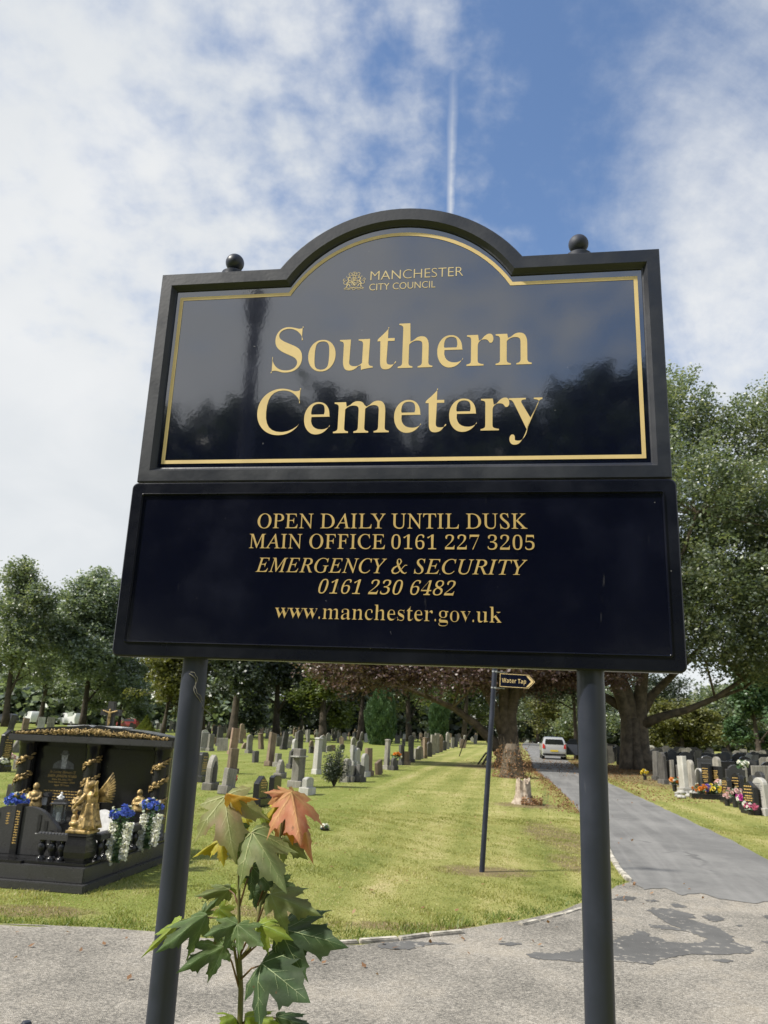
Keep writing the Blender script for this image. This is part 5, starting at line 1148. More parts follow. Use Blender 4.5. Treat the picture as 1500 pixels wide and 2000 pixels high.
LG = [
 ('brown granite headstone with gold inscription just right of the left post', 383, 403, 1476, 1527, 'chamfer', 'charcoal', 2, dict(text=True)),
 ('pale pointed headstone with a small dark niche panel near the left post', 400, 421, 1482, 1542, 'gothic', 'grey', 1, {}),
 ('plain grey headstone leaning right above the big olive maple leaf', 432, 457, 1507, 1550, 'flat', 'grey', 7, {}),
 ('black pointed granite headstone with gold lettering between the two large leaves', 493, 520, 1522, 1575, 'point', 'black', 2, dict(text=True)),
 ('black headstone half hidden behind the red leaf', 527, 543, 1520, 1562, 'chamfer', 'black', 2, {}),
 ('tall rectangular brown headstone standing before the pinkish shaft', 442, 462, 1467, 1511, 'flat', 'brown', 2, {}),
 ('pinkish sandstone shaft leaning slightly right', 446, 462, 1427, 1473, 'flat', 'pink', 4, {}),
 ('off-white rectangular headstone beside the left post', 389, 405, 1434, 1466, 'flat', 'white', 1, {}),
 ('small grey headstone touching the off-white one', 404, 416, 1437, 1467, 'flat', 'grey', 1, {}),
 ('tall grey-brown slab leaning well to the right in mid field', 519, 534, 1437, 1496, 'flat', 'brown', 8, {}),
 ('dark slab leaning to the right beyond the tall leaning slab', 548, 560, 1433, 1464, 'flat', 'dark', 11, {}),
 ('squat square grey marker in open grass', 492, 505, 1468, 1489, 'flat', 'dark', 0, dict(base=False)),
 ('short grey stone beside the foot of the tall leaning slab', 536, 548, 1474, 1497, 'flat', 'grey', 2, {}),
 ('grey round-topped headstone standing alone in mid field', 480, 492, 1438, 1471, 'round', 'grey', 2, {}),
 ('slim white shaft above a dark shouldered stone', 570, 578, 1447, 1485, 'round', 'white', 2, {}),
 ('dark shouldered stone in front of the slim white shaft', 562, 584, 1466, 1501, 'shoulder', 'dark', 2, {}),
 ('wide weathered grey headstone with a pale band across it', 569, 592, 1470, 1537, 'flat', 'grey', 1, dict(th=0.2)),
 ('grey peaked headstone left of the banded grey stone', 540, 553, 1487, 1520, 'gothic', 'grey', -1, {}),
 ('tall pale squared column on a square base', 611, 625, 1447, 1512, 'pillar', 'white', 1, {}),
 ('small pale headstone on the right of the red leaf', 591, 609, 1526, 1552, 'ogee', 'white', 2, {}),
 ('dark upright pillar at the edge of the wood', 465, 474, 1417, 1452, 'round', 'brown', 1, {}),
 ('broad dark monument close to the twin pale trunks', 422, 434, 1423, 1457, 'flat', 'dark', 0, {}),
 ('tall dark granite column behind the banded grey stone', 578, 591, 1430, 1469, 'round', 'dark', 1, {}),
 ('upright grey pillar in the back rows of the left field', 598, 605, 1427, 1450, 'flat', 'grey', 1, {}),
 ('white tablet leaning right beside the evergreen shrub row', 684, 694, 1460, 1496, 'flat', 'white', 8, {}),
 ('white rounded headstone touching the leaning white tablet', 693, 701, 1464, 1496, 'round', 'white', 3, {}),
 ('bright white tall headstone near the lawn edge', 708, 716, 1476, 1517, 'round', 'white', 1, {}),
 ('grey headstone right behind the bright white one', 715, 723, 1466, 1515, 'flat', 'brown', 1, {}),
 ('large weathered grey headstone right of the evergreen shrub', 669, 684, 1486, 1527, 'ogee', 'grey', 2, {}),
 ('narrow grey headstone paired with the large weathered one', 682, 692, 1498, 1527, 'flat', 'grey', 3, {}),
 ('dark slab leaning right at the lawn edge', 697, 708, 1498, 1527, 'flat', 'dark', 9, {}),
 ('thin brown slab leaning left at the lawn edge', 733, 748, 1487, 1513, 'flat', 'brown', -14, dict(base=False)),
 ('tall slate-grey shaft on a heavy base at the lawn edge', 750, 760, 1449, 1503, 'pillar', 'grey', 0, {}),
 ('dark upright headstone next beyond the slate-grey shaft', 779, 789, 1458, 1494, 'flat', 'dark', 1, {}),
 ('tall dark square-topped headstone at the lawn edge', 797, 808, 1448, 1489, 'flat', 'dark', 1, {}),
 ('low brown headstone between two taller ones at the lawn edge', 790, 797, 1470, 1494, 'flat', 'brown', 0, {}),
 ('tall brown shaft farther along the lawn edge', 825, 833, 1444, 1481, 'pillar', 'brown', 0, {}),
 ('low stone left of the tall shaft at the lawn edge', 764, 773, 1482, 1504, 'round', 'dark', 2, {}),
 ('black headstone with gold lines cut by the left picture edge', -8, 14, 1440, 1507, 'point', 'black', 3, dict(text=True)),
 ('slab toppled far over to the right left of the memorial', 18, 36, 1438, 1470, 'flat', 'grey', 36, dict(base=False)),
 ('tall brown shaft behind the left end of the memorial roof', 38, 50, 1409, 1446, 'flat', 'brown', 5, {}),
 ('dark slab leaning right above the toppled slab', 15, 25, 1401, 1428, 'flat', 'dark', 8, {}),
 ('low rounded grey stone left of the memorial pillar', 28, 40, 1480, 1502, 'round', 'grey', 0, dict(base=False)),
 ('low grey block beside the rounded stone left of the memorial', 46, 60, 1484, 1500, 'flat', 'grey', 0, dict(base=False)),
 ('small yellowed stone block in the grass left of the memorial', 40, 55, 1505, 1521, 'flat', 'pink', 3, dict(base=False)),
 ('long low dark kerb stone behind the blue roses', 16, 50, 1533, 1553, 'flat', 'dark', 0, dict(base=False, wtrue=0.9)),
 ('white squared headstone just behind the memorial roof', 73, 85, 1404, 1424, 'flat', 'white', 0, {}),
 ('grey pair stone behind the memorial roof', 91, 104, 1404, 1424, 'flat', 'grey', 0, {}),
]
placed = []
for (lab, x0, x1, yt, yb, kind, colr, tilt, kw) in LG:
    so = stone_px(lab, x0, x1, yt, yb, kind, colr, tilt, **kw)
    if 'niche' in lab: MB().prism([(-0.13, 0.02), (0.13, 0.02), (0.13, 0.36), (0.0, 0.5), (-0.13, 0.36)], -0.085, -0.055, 'y').build('niche_panel', SM_['dark'], so, bevel=0.006, seg=1)
    if 'band across' in lab: MB().box((0, 0, 0.62), (0.80, 0.23, 0.03)).build('band', SM_['white'], so)
    placed.append(((x0 + x1) / 2, yb))
# the many smaller stones farther back, each described by its look and the landmark nearest to it
MARKS = [(527, 1466, 'the tall leaning slab'), (580, 1500, 'the banded grey stone'), (618, 1480, 'the pale column'), (650, 1500, 'the evergreen shrub'), (742, 1440, 'the wide conifer'), (857, 1440, 'the narrow conifer'), (454, 1450, 'the pinkish shaft'), (210, 1425, 'the memorial roof'), (498, 1480, 'the squat square marker'), (632, 1440, 'the bright green lime tree'), (396, 1450, 'the off-white stone by the post'), (30, 1430, 'the toppled slab'), (712, 1490, 'the bright white headstone'), (755, 1470, 'the slate-grey shaft'), (803, 1465, 'the tall dark lawn-edge stone'), (470, 1435, 'the dark upright pillar'), (910, 1440, 'the copper beech trunk')]
SHAPE = {'flat': 'square-topped', 'round': 'round-topped', 'gothic': 'pointed', 'ogee': 'curved-top', 'pillar': 'pillar-shaped', 'cross': 'cross-shaped', 'shoulder': 'shouldered'}
KN = {'grey': 'grey', 'brown': 'brown', 'white': 'white', 'dark': 'dark', 'pink': 'pinkish'}; r7 = random.Random(70)
def by_mark(x, y):
    d, mx, my, t = min((abs(x - a) + 1.5 * abs(y - b), a, b, t) for a, b, t in MARKS)
    return ('close to ' if d < 14 else ('left of ' if x < mx - 12 else 'right of ' if x > mx + 12 else 'behind ' if y < my else 'before ')) + t
for (ya, yb_, nm, cnt, hm) in [(1427, 1436, 'far', 52, 0.95), (1434, 1450, 'middle', 66, 0.95), (1448, 1475, 'near', 24, 0.75)]:
    made = 0; tries = 0
    while made < cnt and tries < 900:
        tries += 1; x = r7.uniform(0, 905) if nm == 'far' else r7.uniform(380, 905) if nm == 'middle' else r7.uniform(400, 730); hz = 1391.8 + 0.0418 * x; y = hz + (ya - 1418) * 1.0 + (yb_ - ya) * r7.random()
        y = max(y, hz + 9)
        P = on_ground(x, y)
        if P.y < 23 or P.x > interp(P.y, PATH_L, 1) - 4.2: continue
        if any(abs(x - a) < 6 and abs(y - b) < 6 for a, b in placed): continue
        placed.append((x, y)); colr = r7.choices(['grey', 'brown', 'white', 'dark', 'pink'], [4, 2, 1.6, 3, 0.5])[0]; kind = r7.choices(['flat', 'round', 'gothic', 'ogee', 'pillar', 'cross', 'shoulder'], [4, 3, 2, 2, 1.4, 1, 1])[0]
        h = round(r7.choice((0.5, 0.7, 0.9, 1.1, 1.3)) * hm, 1); sz = 'low ' if h < 0.6 else 'tall ' if h > 1.1 else ''
        headstone('%s%s %s headstone %s, %s rows' % (sz, SHAPE[kind], KN[colr], by_mark(x, y), nm), 'old headstones on the left hand lawn, ' + nm + ' rows', P.x, P.y, r7.choice((0.4, 0.5, 0.6)) if kind != 'pillar' else 0.3, max(h, 0.4), 0.12, kind, colr, r7.uniform(0.1, 1.1), math.radians(r7.gauss(0, 4)), math.radians(r7.gauss(0, 3)), base=False); made += 1
# beyond those, the farthest stones under the trees read as one mass
for colr in ('grey', 'dark', 'white', 'brown'):
    fm_ = MB()
    for k in range(46 if colr != 'white' else 26):
        x = r7.uniform(250, 930); P = on_ground(x, 1391.8 + 0.0418 * x + r7.uniform(14, 24))
        if P.x > interp(P.y, PATH_L, 1) - 5: continue
        fm_.prism(outline(r7.choice(['flat', 'round', 'gothic', 'cross']), r7.uniform(0.35, 0.6), r7.uniform(0.6, 1.5)), -0.06, 0.06, 'y', Matrix.Translation((P.x, P.y, -0.02)) @ Matrix.Rotation(r7.uniform(0, 1.1), 4, 'Z') @ Matrix.Rotation(r7.gauss(0, 0.06), 4, 'Y'))
    tag(fm_.build('far_headstones', SM_[colr]), 'far scatter of %s headstones at the foot of the dark wood' % KN[colr], 'headstones', kind='stuff')
# lawn-edge row running off along the path side
for k, (x, y, h) in enumerate([(838, 1478, 0.9), (845, 1474, 1.3), (853, 1471, 1.4), (860, 1469, 1.3), (868, 1466, 0.8), (874, 1463, 1.5), (884, 1461, 1.0), (891, 1459, 1.3), (900, 1456, 0.9), (908, 1454, 1.2), (815, 1484, 0.6), (820, 1482, 0.7)]):
    P = on_ground(x, y); colr = r7.choice(['grey', 'dark', 'brown', 'grey']); headstone('%s headstone, %s along the receding lawn-edge row from the tall brown shaft' % (KN[colr], ['first', 'second', 'third', 'fourth', 'fifth', 'sixth', 'seventh', 'eighth', 'ninth', 'last', 'just before', 'two before'][k]), 'row of stones along the lawn edge', P.x, P.y, 0.6, h, 0.12, r7.choice(['flat', 'round', 'ogee']), colr, 1.0, math.radians(r7.gauss(0, 2)), 0, base=False)

# crowded newer graves on the right of the path
RG = [
 ('tall white marble headstone on a stepped white base near the flower trough', 1330, 1344, 1488, 1549, 'flat', 'white', -2, dict(th=0.14)),
 ('grey rounded headstone right of the tall white one', 1345, 1358, 1494, 1546, 'round', 'grey', -2, {}),
 ('white rounded headstone with red flowers behind the bright flower trough', 1361, 1374, 1508, 1546, 'round', 'white', -1, {}),
 ('grey headstone leaning left of the tall white marble one', 1304, 1318, 1492, 1532, 'flat', 'grey', -6, {}),
 ('dark rounded headstone between the leaning grey and tall white ones', 1319, 1330, 1500, 1533, 'round', 'dark', 0, {}),
 ('tall dark slab at the left end of the near right hand graves', 1289, 1304, 1478, 1531, 'ogee', 'dark', -1, {}),
 ('narrow dark slab nearest the big beech trunk', 1277, 1288, 1475, 1524, 'flat', 'dark', -1, {}),
 ('black granite headstone with gold words above the flower trough', 1375, 1393, 1501, 1549, 'flat', 'black', -1, dict(text=True)),
 ('tall black granite headstone with gold words beside yellow flowers', 1395, 1413, 1506, 1551, 'flat', 'black', -1, dict(text=True)),
 ('grey curved-top headstone behind the tall black one with gold words', 1397, 1411, 1488, 1538, 'round', 'grey', -1, {}),
 ('black headstone with gold words standing behind the pink pot flowers', 1414, 1430, 1527, 1568, 'ogee', 'black', -2, dict(text=True)),
 ('broad black round-topped headstone with gold words', 1433, 1454, 1521, 1570, 'round', 'black', -2, dict(text=True)),
 ('large black pointed headstone with gold words, next to the last white one', 1456, 1482, 1538, 1590, 'point', 'black', -2, dict(text=True)),
 ('pale round-topped headstone with dark lettering at the right picture edge', 1480, 1504, 1533, 1592, 'round', 'white', -2, dict(text=M['etch_dark'])),
 ('small grey squared stone behind the broad black round-topped one', 1424, 1436, 1494, 1528, 'chamfer', 'grey', -1, {}),
 ('grey round-topped stone behind the white lily flowers', 1446, 1461, 1502, 1540, 'round', 'grey', -1, {}),
 ('dark rounded stone two behind the pale lettered one', 1479, 1496, 1516, 1556, 'round', 'charcoal', -1, {}),
 ('dark rounded stone behind the large pointed one', 1466, 1480, 1522, 1556, 'round', 'charcoal', -1, {}),
]
rplaced = []
for (lab, x0, x1, yt, yb, kind, colr, tilt, kw) in RG:
    o = stone_px(lab, x0, x1, yt, yb, kind, colr, tilt, group='newer headstones right of the path', side=-1, wtrue=None, **kw); rplaced.append((o.location.x, o.location.y))
r8 = random.Random(81); Y = 24.0; row = 0; ORD = ['first', 'second', 'third', 'fourth', 'fifth', 'sixth', 'seventh', 'eighth', 'ninth', 'tenth', 'eleventh', 'twelfth', 'thirteenth', 'fourteenth', 'fifteenth', 'sixteenth']
RN = {'charcoal': 'charcoal', 'black': 'black', 'grey': 'grey', 'white': 'white', 'dark': 'dark'}; SHAPE.update({'point': 'peaked', 'chamfer': 'cut-cornered'}); FAR_S = []
while Y < 80:
    xe = float(interp(Y, PATH_R, 1)) + (3.2 + (Y - 20) * 0.03 if Y < 47 else 1.6) + 0.4 * (row % 2); x = xe; idx = 0
    while x < Y * 0.56 + 1.5:
        if (abs(x - B.x) > 2.4 or abs(Y - B.y) > 2.0) and not any(abs(x - a) < 0.85 and abs(Y - b) < 0.9 for a, b in rplaced) and r8.random() < 0.97:
            colr = r8.choices(['black', 'charcoal', 'dark', 'grey', 'white'], [4, 3, 2.5, 1.7, 1.0])[0]; kind = r8.choices(['flat', 'round', 'ogee', 'point', 'chamfer', 'shoulder'], [2, 3, 3, 1.5, 1, 1])[0]
            wd_s, h_s = r8.choice((0.5, 0.6)), r8.choice((0.7, 0.8, 0.9, 1.0, 1.1))
            if Y < 46:
                headstone('%s %s headstone, %s from the path in the %s crowded row' % (RN[colr], SHAPE[kind], ORD[min(idx, 15)], ORD[row]), 'newer headstones packed in rows right of the path', x, Y, wd_s, h_s, 0.11, kind, colr, -0.20 + r8.gauss(0, 0.05), math.radians(r8.gauss(0, 1.2)), math.radians(r8.gauss(0, 1.5)), base=False)
            else: FAR_S.append((x, Y, wd_s, h_s, kind, colr, r8.gauss(0, 0.05), r8.gauss(0, 1.5)))
            idx += 1
        x += r8.uniform(0.8, 1.05) if Y < 60 else r8.uniform(1.2, 1.6)
    Y += 2.25 if Y < 60 else 3.2; row += 1
for colr in ('black', 'charcoal', 'dark', 'grey', 'white'):
    fm_ = MB()
    for (x, Y_, a, b, kd, c_, q, tl) in FAR_S:
        if c_ == colr: fm_.prism(outline(kd, a, b), -0.055, 0.055, 'y', Matrix.Translation((x, Y_, -0.02)) @ Matrix.Rotation(-0.2 + q, 4, 'Z') @ Matrix.Rotation(math.radians(tl), 4, 'Y'))
    tag(fm_.build('far_headstones', SM_[colr]), 'far mass of %s headstones crowded beyond the big beech' % RN[colr], 'headstones', kind='stuff')
# flowers on the right-hand graves and a few on the left
def potted(label, px_, py_, col, rad, n, size, hgt=0.22, pot='black_plastic', extra='white', group='grave flowers right of the path', seed=0, nx=4):
    p = on_ground(px_, py_); o = empty('grave_flowers', p); tag(o, label, 'flowers', group)
    MB().lathe([(0.06, 0.0), (0.075, hgt * 0.6), (0.085, hgt * 0.62), (0.08, hgt * 0.64)], 10).build('pot', M[pot], o, smooth=0.7); bunch(o, (0, 0, hgt), rad, n, size, col, 200 + seed, extra, nx, leaf=14)
for k, a in enumerate([('yellow flower pot under the big beech', 1260, 1524, 'yellow', 0.13, 9, 0.13, 0.28), ('orange and white flowers in a black pot left of the white marble', 1318, 1546, 'orange', 0.17, 10, 0.11, 0.32), ('yellow flowers beside the tall black stone', 1389, 1549, 'yellow', 0.15, 9, 0.13, 0.36), ('pink and white flowers before the gold-lettered black stones', 1409, 1556, 'palepink', 0.15, 11, 0.11, 0.36),
    ('red flowers against the white rounded stone', 1373, 1540, 'red', 0.12, 9, 0.10, 0.40), ('orange flowers at the left end of the black trough', 1369, 1559, 'orange', 0.19, 14, 0.11, 0.24), ('purple flowers in the middle of the black trough', 1384, 1559, 'purple', 0.19, 14, 0.11, 0.24), ('yellow flowers at the right end of the black trough', 1397, 1560, 'yellow', 0.19, 14, 0.11, 0.24),
    ('dusky pink flowers in the larger pot near the pointed stone', 1437, 1577, 'palepink', 0.20, 16, 0.09, 0.34), ('magenta flowers beside the dusky pink ones', 1449, 1582, 'magenta', 0.12, 10, 0.10, 0.24), ('crimson flowers low at the foot of the pointed black stone', 1467, 1592, 'pink', 0.13, 11, 0.10, 0.16), ('small white and pink posy on the gravel edge', 1421, 1574, 'palepink', 0.09, 8, 0.08, 0.22), ('white lilies behind the gold-lettered stones', 1455, 1560, 'white', 0.16, 9, 0.12, 0.95), ('white flowers beside the crimson ones', 1458, 1588, 'white', 0.10, 8, 0.09, 0.2)]):
    potted(*a, seed=k, pot='black_plastic')
for k, a in enumerate([('pink and white flowers in a pot beside the black stone at the left edge', 14, 1505, 'palepink', 0.16, 14, 0.09, 0.34), ('white flowers cut by the left picture edge', 1, 1508, 'white', 0.14, 12, 0.09, 0.26), ('white flowers on the grass behind the maple leaves', 540, 1612, 'white', 0.12, 14, 0.07, 0.12), ('small white posy lying on the lawn beside the red leaf', 634, 1622, 'white', 0.05, 7, 0.06, 0.05), ('orange flowers among the lawn-edge stones', 774, 1497, 'orange', 0.2, 9, 0.16, 0.4), ('teal and red flowers by the leaning plain grey stone', 452, 1544, 'red', 0.10, 7, 0.10, 0.25)]):
    potted(*a, seed=40 + k, group='grave flowers on the left hand lawn')
tr = on_ground(1384, 1561); o = empty('flower_trough', tr, -0.15); tag(o, 'black granite flower trough below the white stones', 'trough')
MB().box((0, 0.02, 0.07), (0.95, 0.30, 0.14)).build('trough', M['granite'], o, bevel=0.008)
wm = random.Random(5)
for k in range(16):
    p = on_ground(wm.uniform(1322, 1362), wm.uniform(1549, 1560)); s = wm.uniform(0.06, 0.14); st = MB().ball((0, 0, s * 0.35), (s, s * 0.8, s * 0.55), 8, 6, Matrix.Rotation(wm.uniform(0, 3), 4, 'Z')).build('white_boulder', SM_['white'], None, smooth=3.2); st.location = p
    tag(st, 'white rounded stone heaped on the grave before the white marble headstone', 'stone', 'white boulders on a grave')
# ------------------------------------------------------------------ water tap signpost
TB = on_ground(941, 1703); TT = at_depth(967, 1300, TB.y + 0.02)
tap = empty('water_tap_sign', TB); tag(tap, 'slim black pole with a black and gold arrow sign pointing to a water tap', 'sign')
ax = (TT - TB); axn = ax.normalized()
MB().tube([Vector((0, 0, -0.02)), axn * 0.5, ax], 0.031, 18).build('pole', M['post_paint'], tap, smooth=0.7)
MB().lathe([(0.033, 0), (0.033, 0.012), (0.02, 0.02), (0, 0.021)], 16, cap=False, M=Matrix.Translation(ax) @ axn.to_track_quat('Z', 'Y').to_matrix().to_4x4()).build('cap', M['post_paint'], tap)
bx_ = Vector((0.985, -0.17, -0.03)).normalized(); by_ = (axn - bx_ * axn.dot(bx_)).normalized(); bz_ = bx_.cross(by_)
c0 = at_depth(975, 1328, TB.y - 0.02) - TB
AM = Matrix(((bx_.x, by_.x, bz_.x, c0.x), (bx_.y, by_.y, bz_.y, c0.y), (bx_.z, by_.z, bz_.z, c0.z), (0, 0, 0, 1)))
AW, AH = 0.445, 0.088
arrow = MB(AM).prism([(0, -AH), (AW - 0.085, -AH), (AW, 0), (AW - 0.085, AH), (0, AH)], -0.006, 0.006).build('arrow_board', M['sign_face'], tap, bevel=0.002)
def aring(a, b, name='border', mat='gold'):
    m = MB(AM); n_ = len(a); m.add([(x, y, 0.0075) for x, y in a] + [(x, y, 0.0075) for x, y in b], [(i, (i + 1) % n_, n_ + (i + 1) % n_, n_ + i) for i in range(n_)]); m.build(name, M[mat], arrow, fixn=False)
def aout(d): return [(d, -AH + d), (AW - 0.085 - d * 0.3, -AH + d), (AW - d * 1.35, 0), (AW - 0.085 - d * 0.3, AH - d), (d, AH - d)]
aring(aout(0.008), aout(0.014))
m = MB(AM); m.add([(AW - 0.118, -AH + 0.022, 0.0075), (AW - 0.092, -AH + 0.022, 0.0075), (AW - 0.026, 0, 0.0075), (AW - 0.092, AH - 0.022, 0.0075), (AW - 0.118, AH - 0.022, 0.0075), (AW - 0.060, 0, 0.0075)], [(0, 1, 2, 5), (5, 2, 3, 4)]); m.build('chevron', M['gold'], arrow, fixn=False)
lettering('Water Tap', 'sansbold', 0.035, 0.325, -0.028, 0.052, 0.0078, AM, M['gold'], arrow, thin=(0.02, 0.012), spacing=1.08)
for dz_ in (0.098, -0.098):
    cc = axn * ((c0 - Vector((0, 0, 0))).dot(axn) + dz_); MB(Matrix.Translation(cc) @ axn.to_track_quat('Z', 'Y').to_matrix().to_4x4()).lathe([(0.0315, -0.009), (0.035, -0.009), (0.035, 0.009), (0.0315, 0.009)], 16).build('clamp', M['steel'], tap, smooth=0.6)
    MB(AM).box((0.02, dz_ * 0.99, -0.012), (0.10, 0.014, 0.014)).build('clamp_bar', M['steel'], tap)

# ------------------------------------------------------------------ tree stump, and the sprouting root stool under the copper beech
M['stump'] = pbr('weathered_wood', (0.46, 0.39, 0.31), 0.9, 0.3, 9, 0.8, 14, col2=(0.20, 0.15, 0.11))
def stump(name, label, px_, py_, rad, ht, mat, seed, cut=True):
    p = on_ground(px_, py_); o = empty(name, p); tag(o, label, 'stump'); r = np.random.default_rng(seed); m = MB(); seg = 26; V = []; F = []; lv = [0, 0.06, 0.18, 0.4, 0.65, 0.85, 1.0]
    for i, t in enumerate(lv):
        for k in range(seg):
            a = 2 * math.pi * k / seg; f = 1 + 0.13 * math.sin(a * 5 + 1) + 0.08 * math.sin(a * 9 + 2 * t) + r.normal() * 0.02; q = rad * f * (1.55 - 0.55 * min(1, t * 3.2) if t < 0.32 else 1.0 - 0.22 * (t - 0.3))
            z = ht * t * (1 + (0.10 * math.sin(a * 2 + 0.6) + 0.06 * math.sin(a * 7) + r.normal() * 0.02 if t > 0.6 else 0)); V.append((q * math.cos(a), q * math.sin(a), z))
    for i in range(len(lv) - 1):
        for k in range(seg): F.append((i * seg + k, i * seg + (k + 1) % seg, (i + 1) * seg + (k + 1) % seg, (i + 1) * seg + k))
    b = (len(lv) - 1) * seg; V += [(V[b + k][0] * 0.72, V[b + k][1] * 0.72, V[b + k][2] - ht * 0.10 + r.normal() * 0.01) for k in range(seg)]
    for k in range(seg): F.append((b + k, b + (k + 1) % seg, b + seg + (k + 1) % seg, b + seg + k))
    F.append(tuple(b + seg + k for k in range(seg))); m.add(V, F); m.build('wood', mat, o, smooth=0.7); return o
st = stump('tree_stump', 'pale weathered tree stump on the lawn beside the path', 1022, 1570, 0.17, 0.52, M['stump'], 3)
r_ = np.random.default_rng(8)
def dead_sprigs(root, n, rad, ht, mat, cx=0.0, cy=0.0, name='dry_leaves', lsz=0.055):
    a = r_.uniform(0, 2 * np.pi, n); q = rad * np.sqrt(r_.uniform(0.2, 1, n)); C = np.column_stack([cx + q * np.cos(a), cy + q * np.sin(a), ht * r_.random(n) ** 1.5 * (1.15 - q / rad * 0.6) + 0.02]); V = leaf_quads(C, lsz, r_, 0.3); np_mesh(name, V.reshape(-1, 3), np.arange(4 * n).reshape(-1, 4), mat, root)
M['dry'] = leaf_mat('dry_leaf', [(0.16, 0.085, 0.045), (0.27, 0.15, 0.08), (0.36, 0.23, 0.14)], 0.3, 0.6, 0.02); M['litter'] = leaf_mat('leaf_litter', [(0.13, 0.07, 0.035), (0.21, 0.115, 0.055), (0.30, 0.18, 0.09)], 0.2, 0.6, 0.02)
dead_sprigs(st, 500, 0.26, 0.22, M['dry'], 0.16, -0.22); 
wd_ = MB(); 
for k in range(5): wd_.tube([(0.42 + 0.03 * k, -0.1, 0), (0.44 + 0.035 * k, -0.1, 0.25 + 0.06 * (k % 3))], [0.006, 0.003], 5)
wd_.build('weed', M['needle'], st)
ep = empty('epicormic_shoots', on_ground(1000, 1519)); tag(ep, 'brown twiggy shoots round a root stool in front of the copper beech trunk', 'shoots')
tw = MB()
for k in range(46):
    a = k * 2.4; q = 0.22 + 0.22 * rnd.random(); z = 0.5 + 1.0 * rnd.random(); tw.tube([(0.2 * math.cos(a), 0.2 * math.sin(a), 0), (q * 0.9 * math.cos(a), q * 0.9 * math.sin(a), z * 0.5), (q * 1.7 * math.cos(a + .3), q * 1.7 * math.sin(a + .3), z)], [0.02, 0.012, 0.004], 5)
tw.lathe([(0.50, 0), (0.42, 0.25), (0.36, 0.7), (0.30, 1.0), (0.2, 1.2)], 14); tw.build('twigs', M['bark'], ep, fixn=False); dead_sprigs(ep, 1500, 0.75, 1.45, M['dry'], lsz=0.07)
def litter(name, label, fn, n, mat, size, seed):
    r = np.random.default_rng(seed); C = fn(r, n); V = leaf_quads(C, size, r, 0.85); V[:, :, 2] = np.maximum(V[:, :, 2], 0.012); o = np_mesh(name, V.reshape(-1, 3), np.arange(4 * len(V)).reshape(-1, 4), mat); tag(o, label, 'leaves', kind='stuff')
def along_left(r, n):
    y = r.uniform(17, 50, n); x = interp(y, PATH_L, 1) - np.abs(r.normal(size=n)) * 0.28 - 0.0 + r.normal(size=n) * 0.04; return np.column_stack([x, y, np.full(n, 0.03)])
def along_right(r, n):
    y = r.uniform(21, 62, n); x = interp(y, PATH_R, 1) + np.abs(r.normal(size=n)) * 1.3; return np.column_stack([x, y, np.full(n, 0.03)])
def under_beech(r, n): return np.column_stack([B.x + r.normal(size=n) * 3.0, B.y - 1 + r.normal(size=n) * 4.5, np.full(n, 0.03)])
def scattered(r, n): 
    y = 6.8 + 16 * r.random(n) ** 1.4; return np.column_stack([r.uniform(-0.2, 0.32, n) * y, y, np.full(n, 0.03)])
litter('leaf_litter', 'rust-brown fallen leaves drifted along the left edge of the path', along_left, 2600, M['litter'], 0.07, 1); litter('leaf_litter', 'brown fallen leaves on the verge right of the path', along_right, 3800, M['litter'], 0.075, 2); litter('leaf_litter', 'brown leaf litter under the big beech', under_beech, 7000, M['litter'], 0.09, 3)
def on_forecourt(r, n):
    x = r.uniform(-2.6, 3.6, n); return np.column_stack([x, interp(x, KERB) - 0.05 - np.abs(r.normal(size=n)) * 0.55, np.full(n, 0.02)])
litter('leaf_litter', 'few dry leaves blown along the kerb on the gravel', on_forecourt, 46, M['dry'], 0.045, 6)
litter('leaf_litter', 'few dry leaves scattered over the mown lawn', scattered, 130, M['dry'], 0.05, 4)

# ------------------------------------------------------------------ vehicles
M['car_silver'] = pbr('silver_paint', (0.50, 0.51, 0.52), 0.28, 0.03, 4, metal=0.35, coat=0.6); M['car_white'] = pbr('white_paint', (0.72, 0.73, 0.74), 0.3, 0.03, 4, coat=0.5); M['car_red'] = pbr('red_paint', (0.22, 0.03, 0.03), 0.3, 0.05, 4, coat=0.5); M['car_dark'] = pbr('dark_paint', (0.04, 0.045, 0.06), 0.3, 0.05, 4, coat=0.5)
M['car_glass'] = pbr('car_glass', (0.012, 0.014, 0.016), 0.06, 0.1, 5, spec=0.8); M['tyre'] = pbr('tyre', (0.02, 0.02, 0.02), 0.9); M['tail'] = pbr('tail_lamp', (0.45, 0.03, 0.02), 0.2); M['plate'] = pbr('yellow_plate', (0.60, 0.45, 0.04), 0.4); M['rim'] = pbr('alloy_rim', (0.45, 0.45, 0.46), 0.35, metal=0.8)
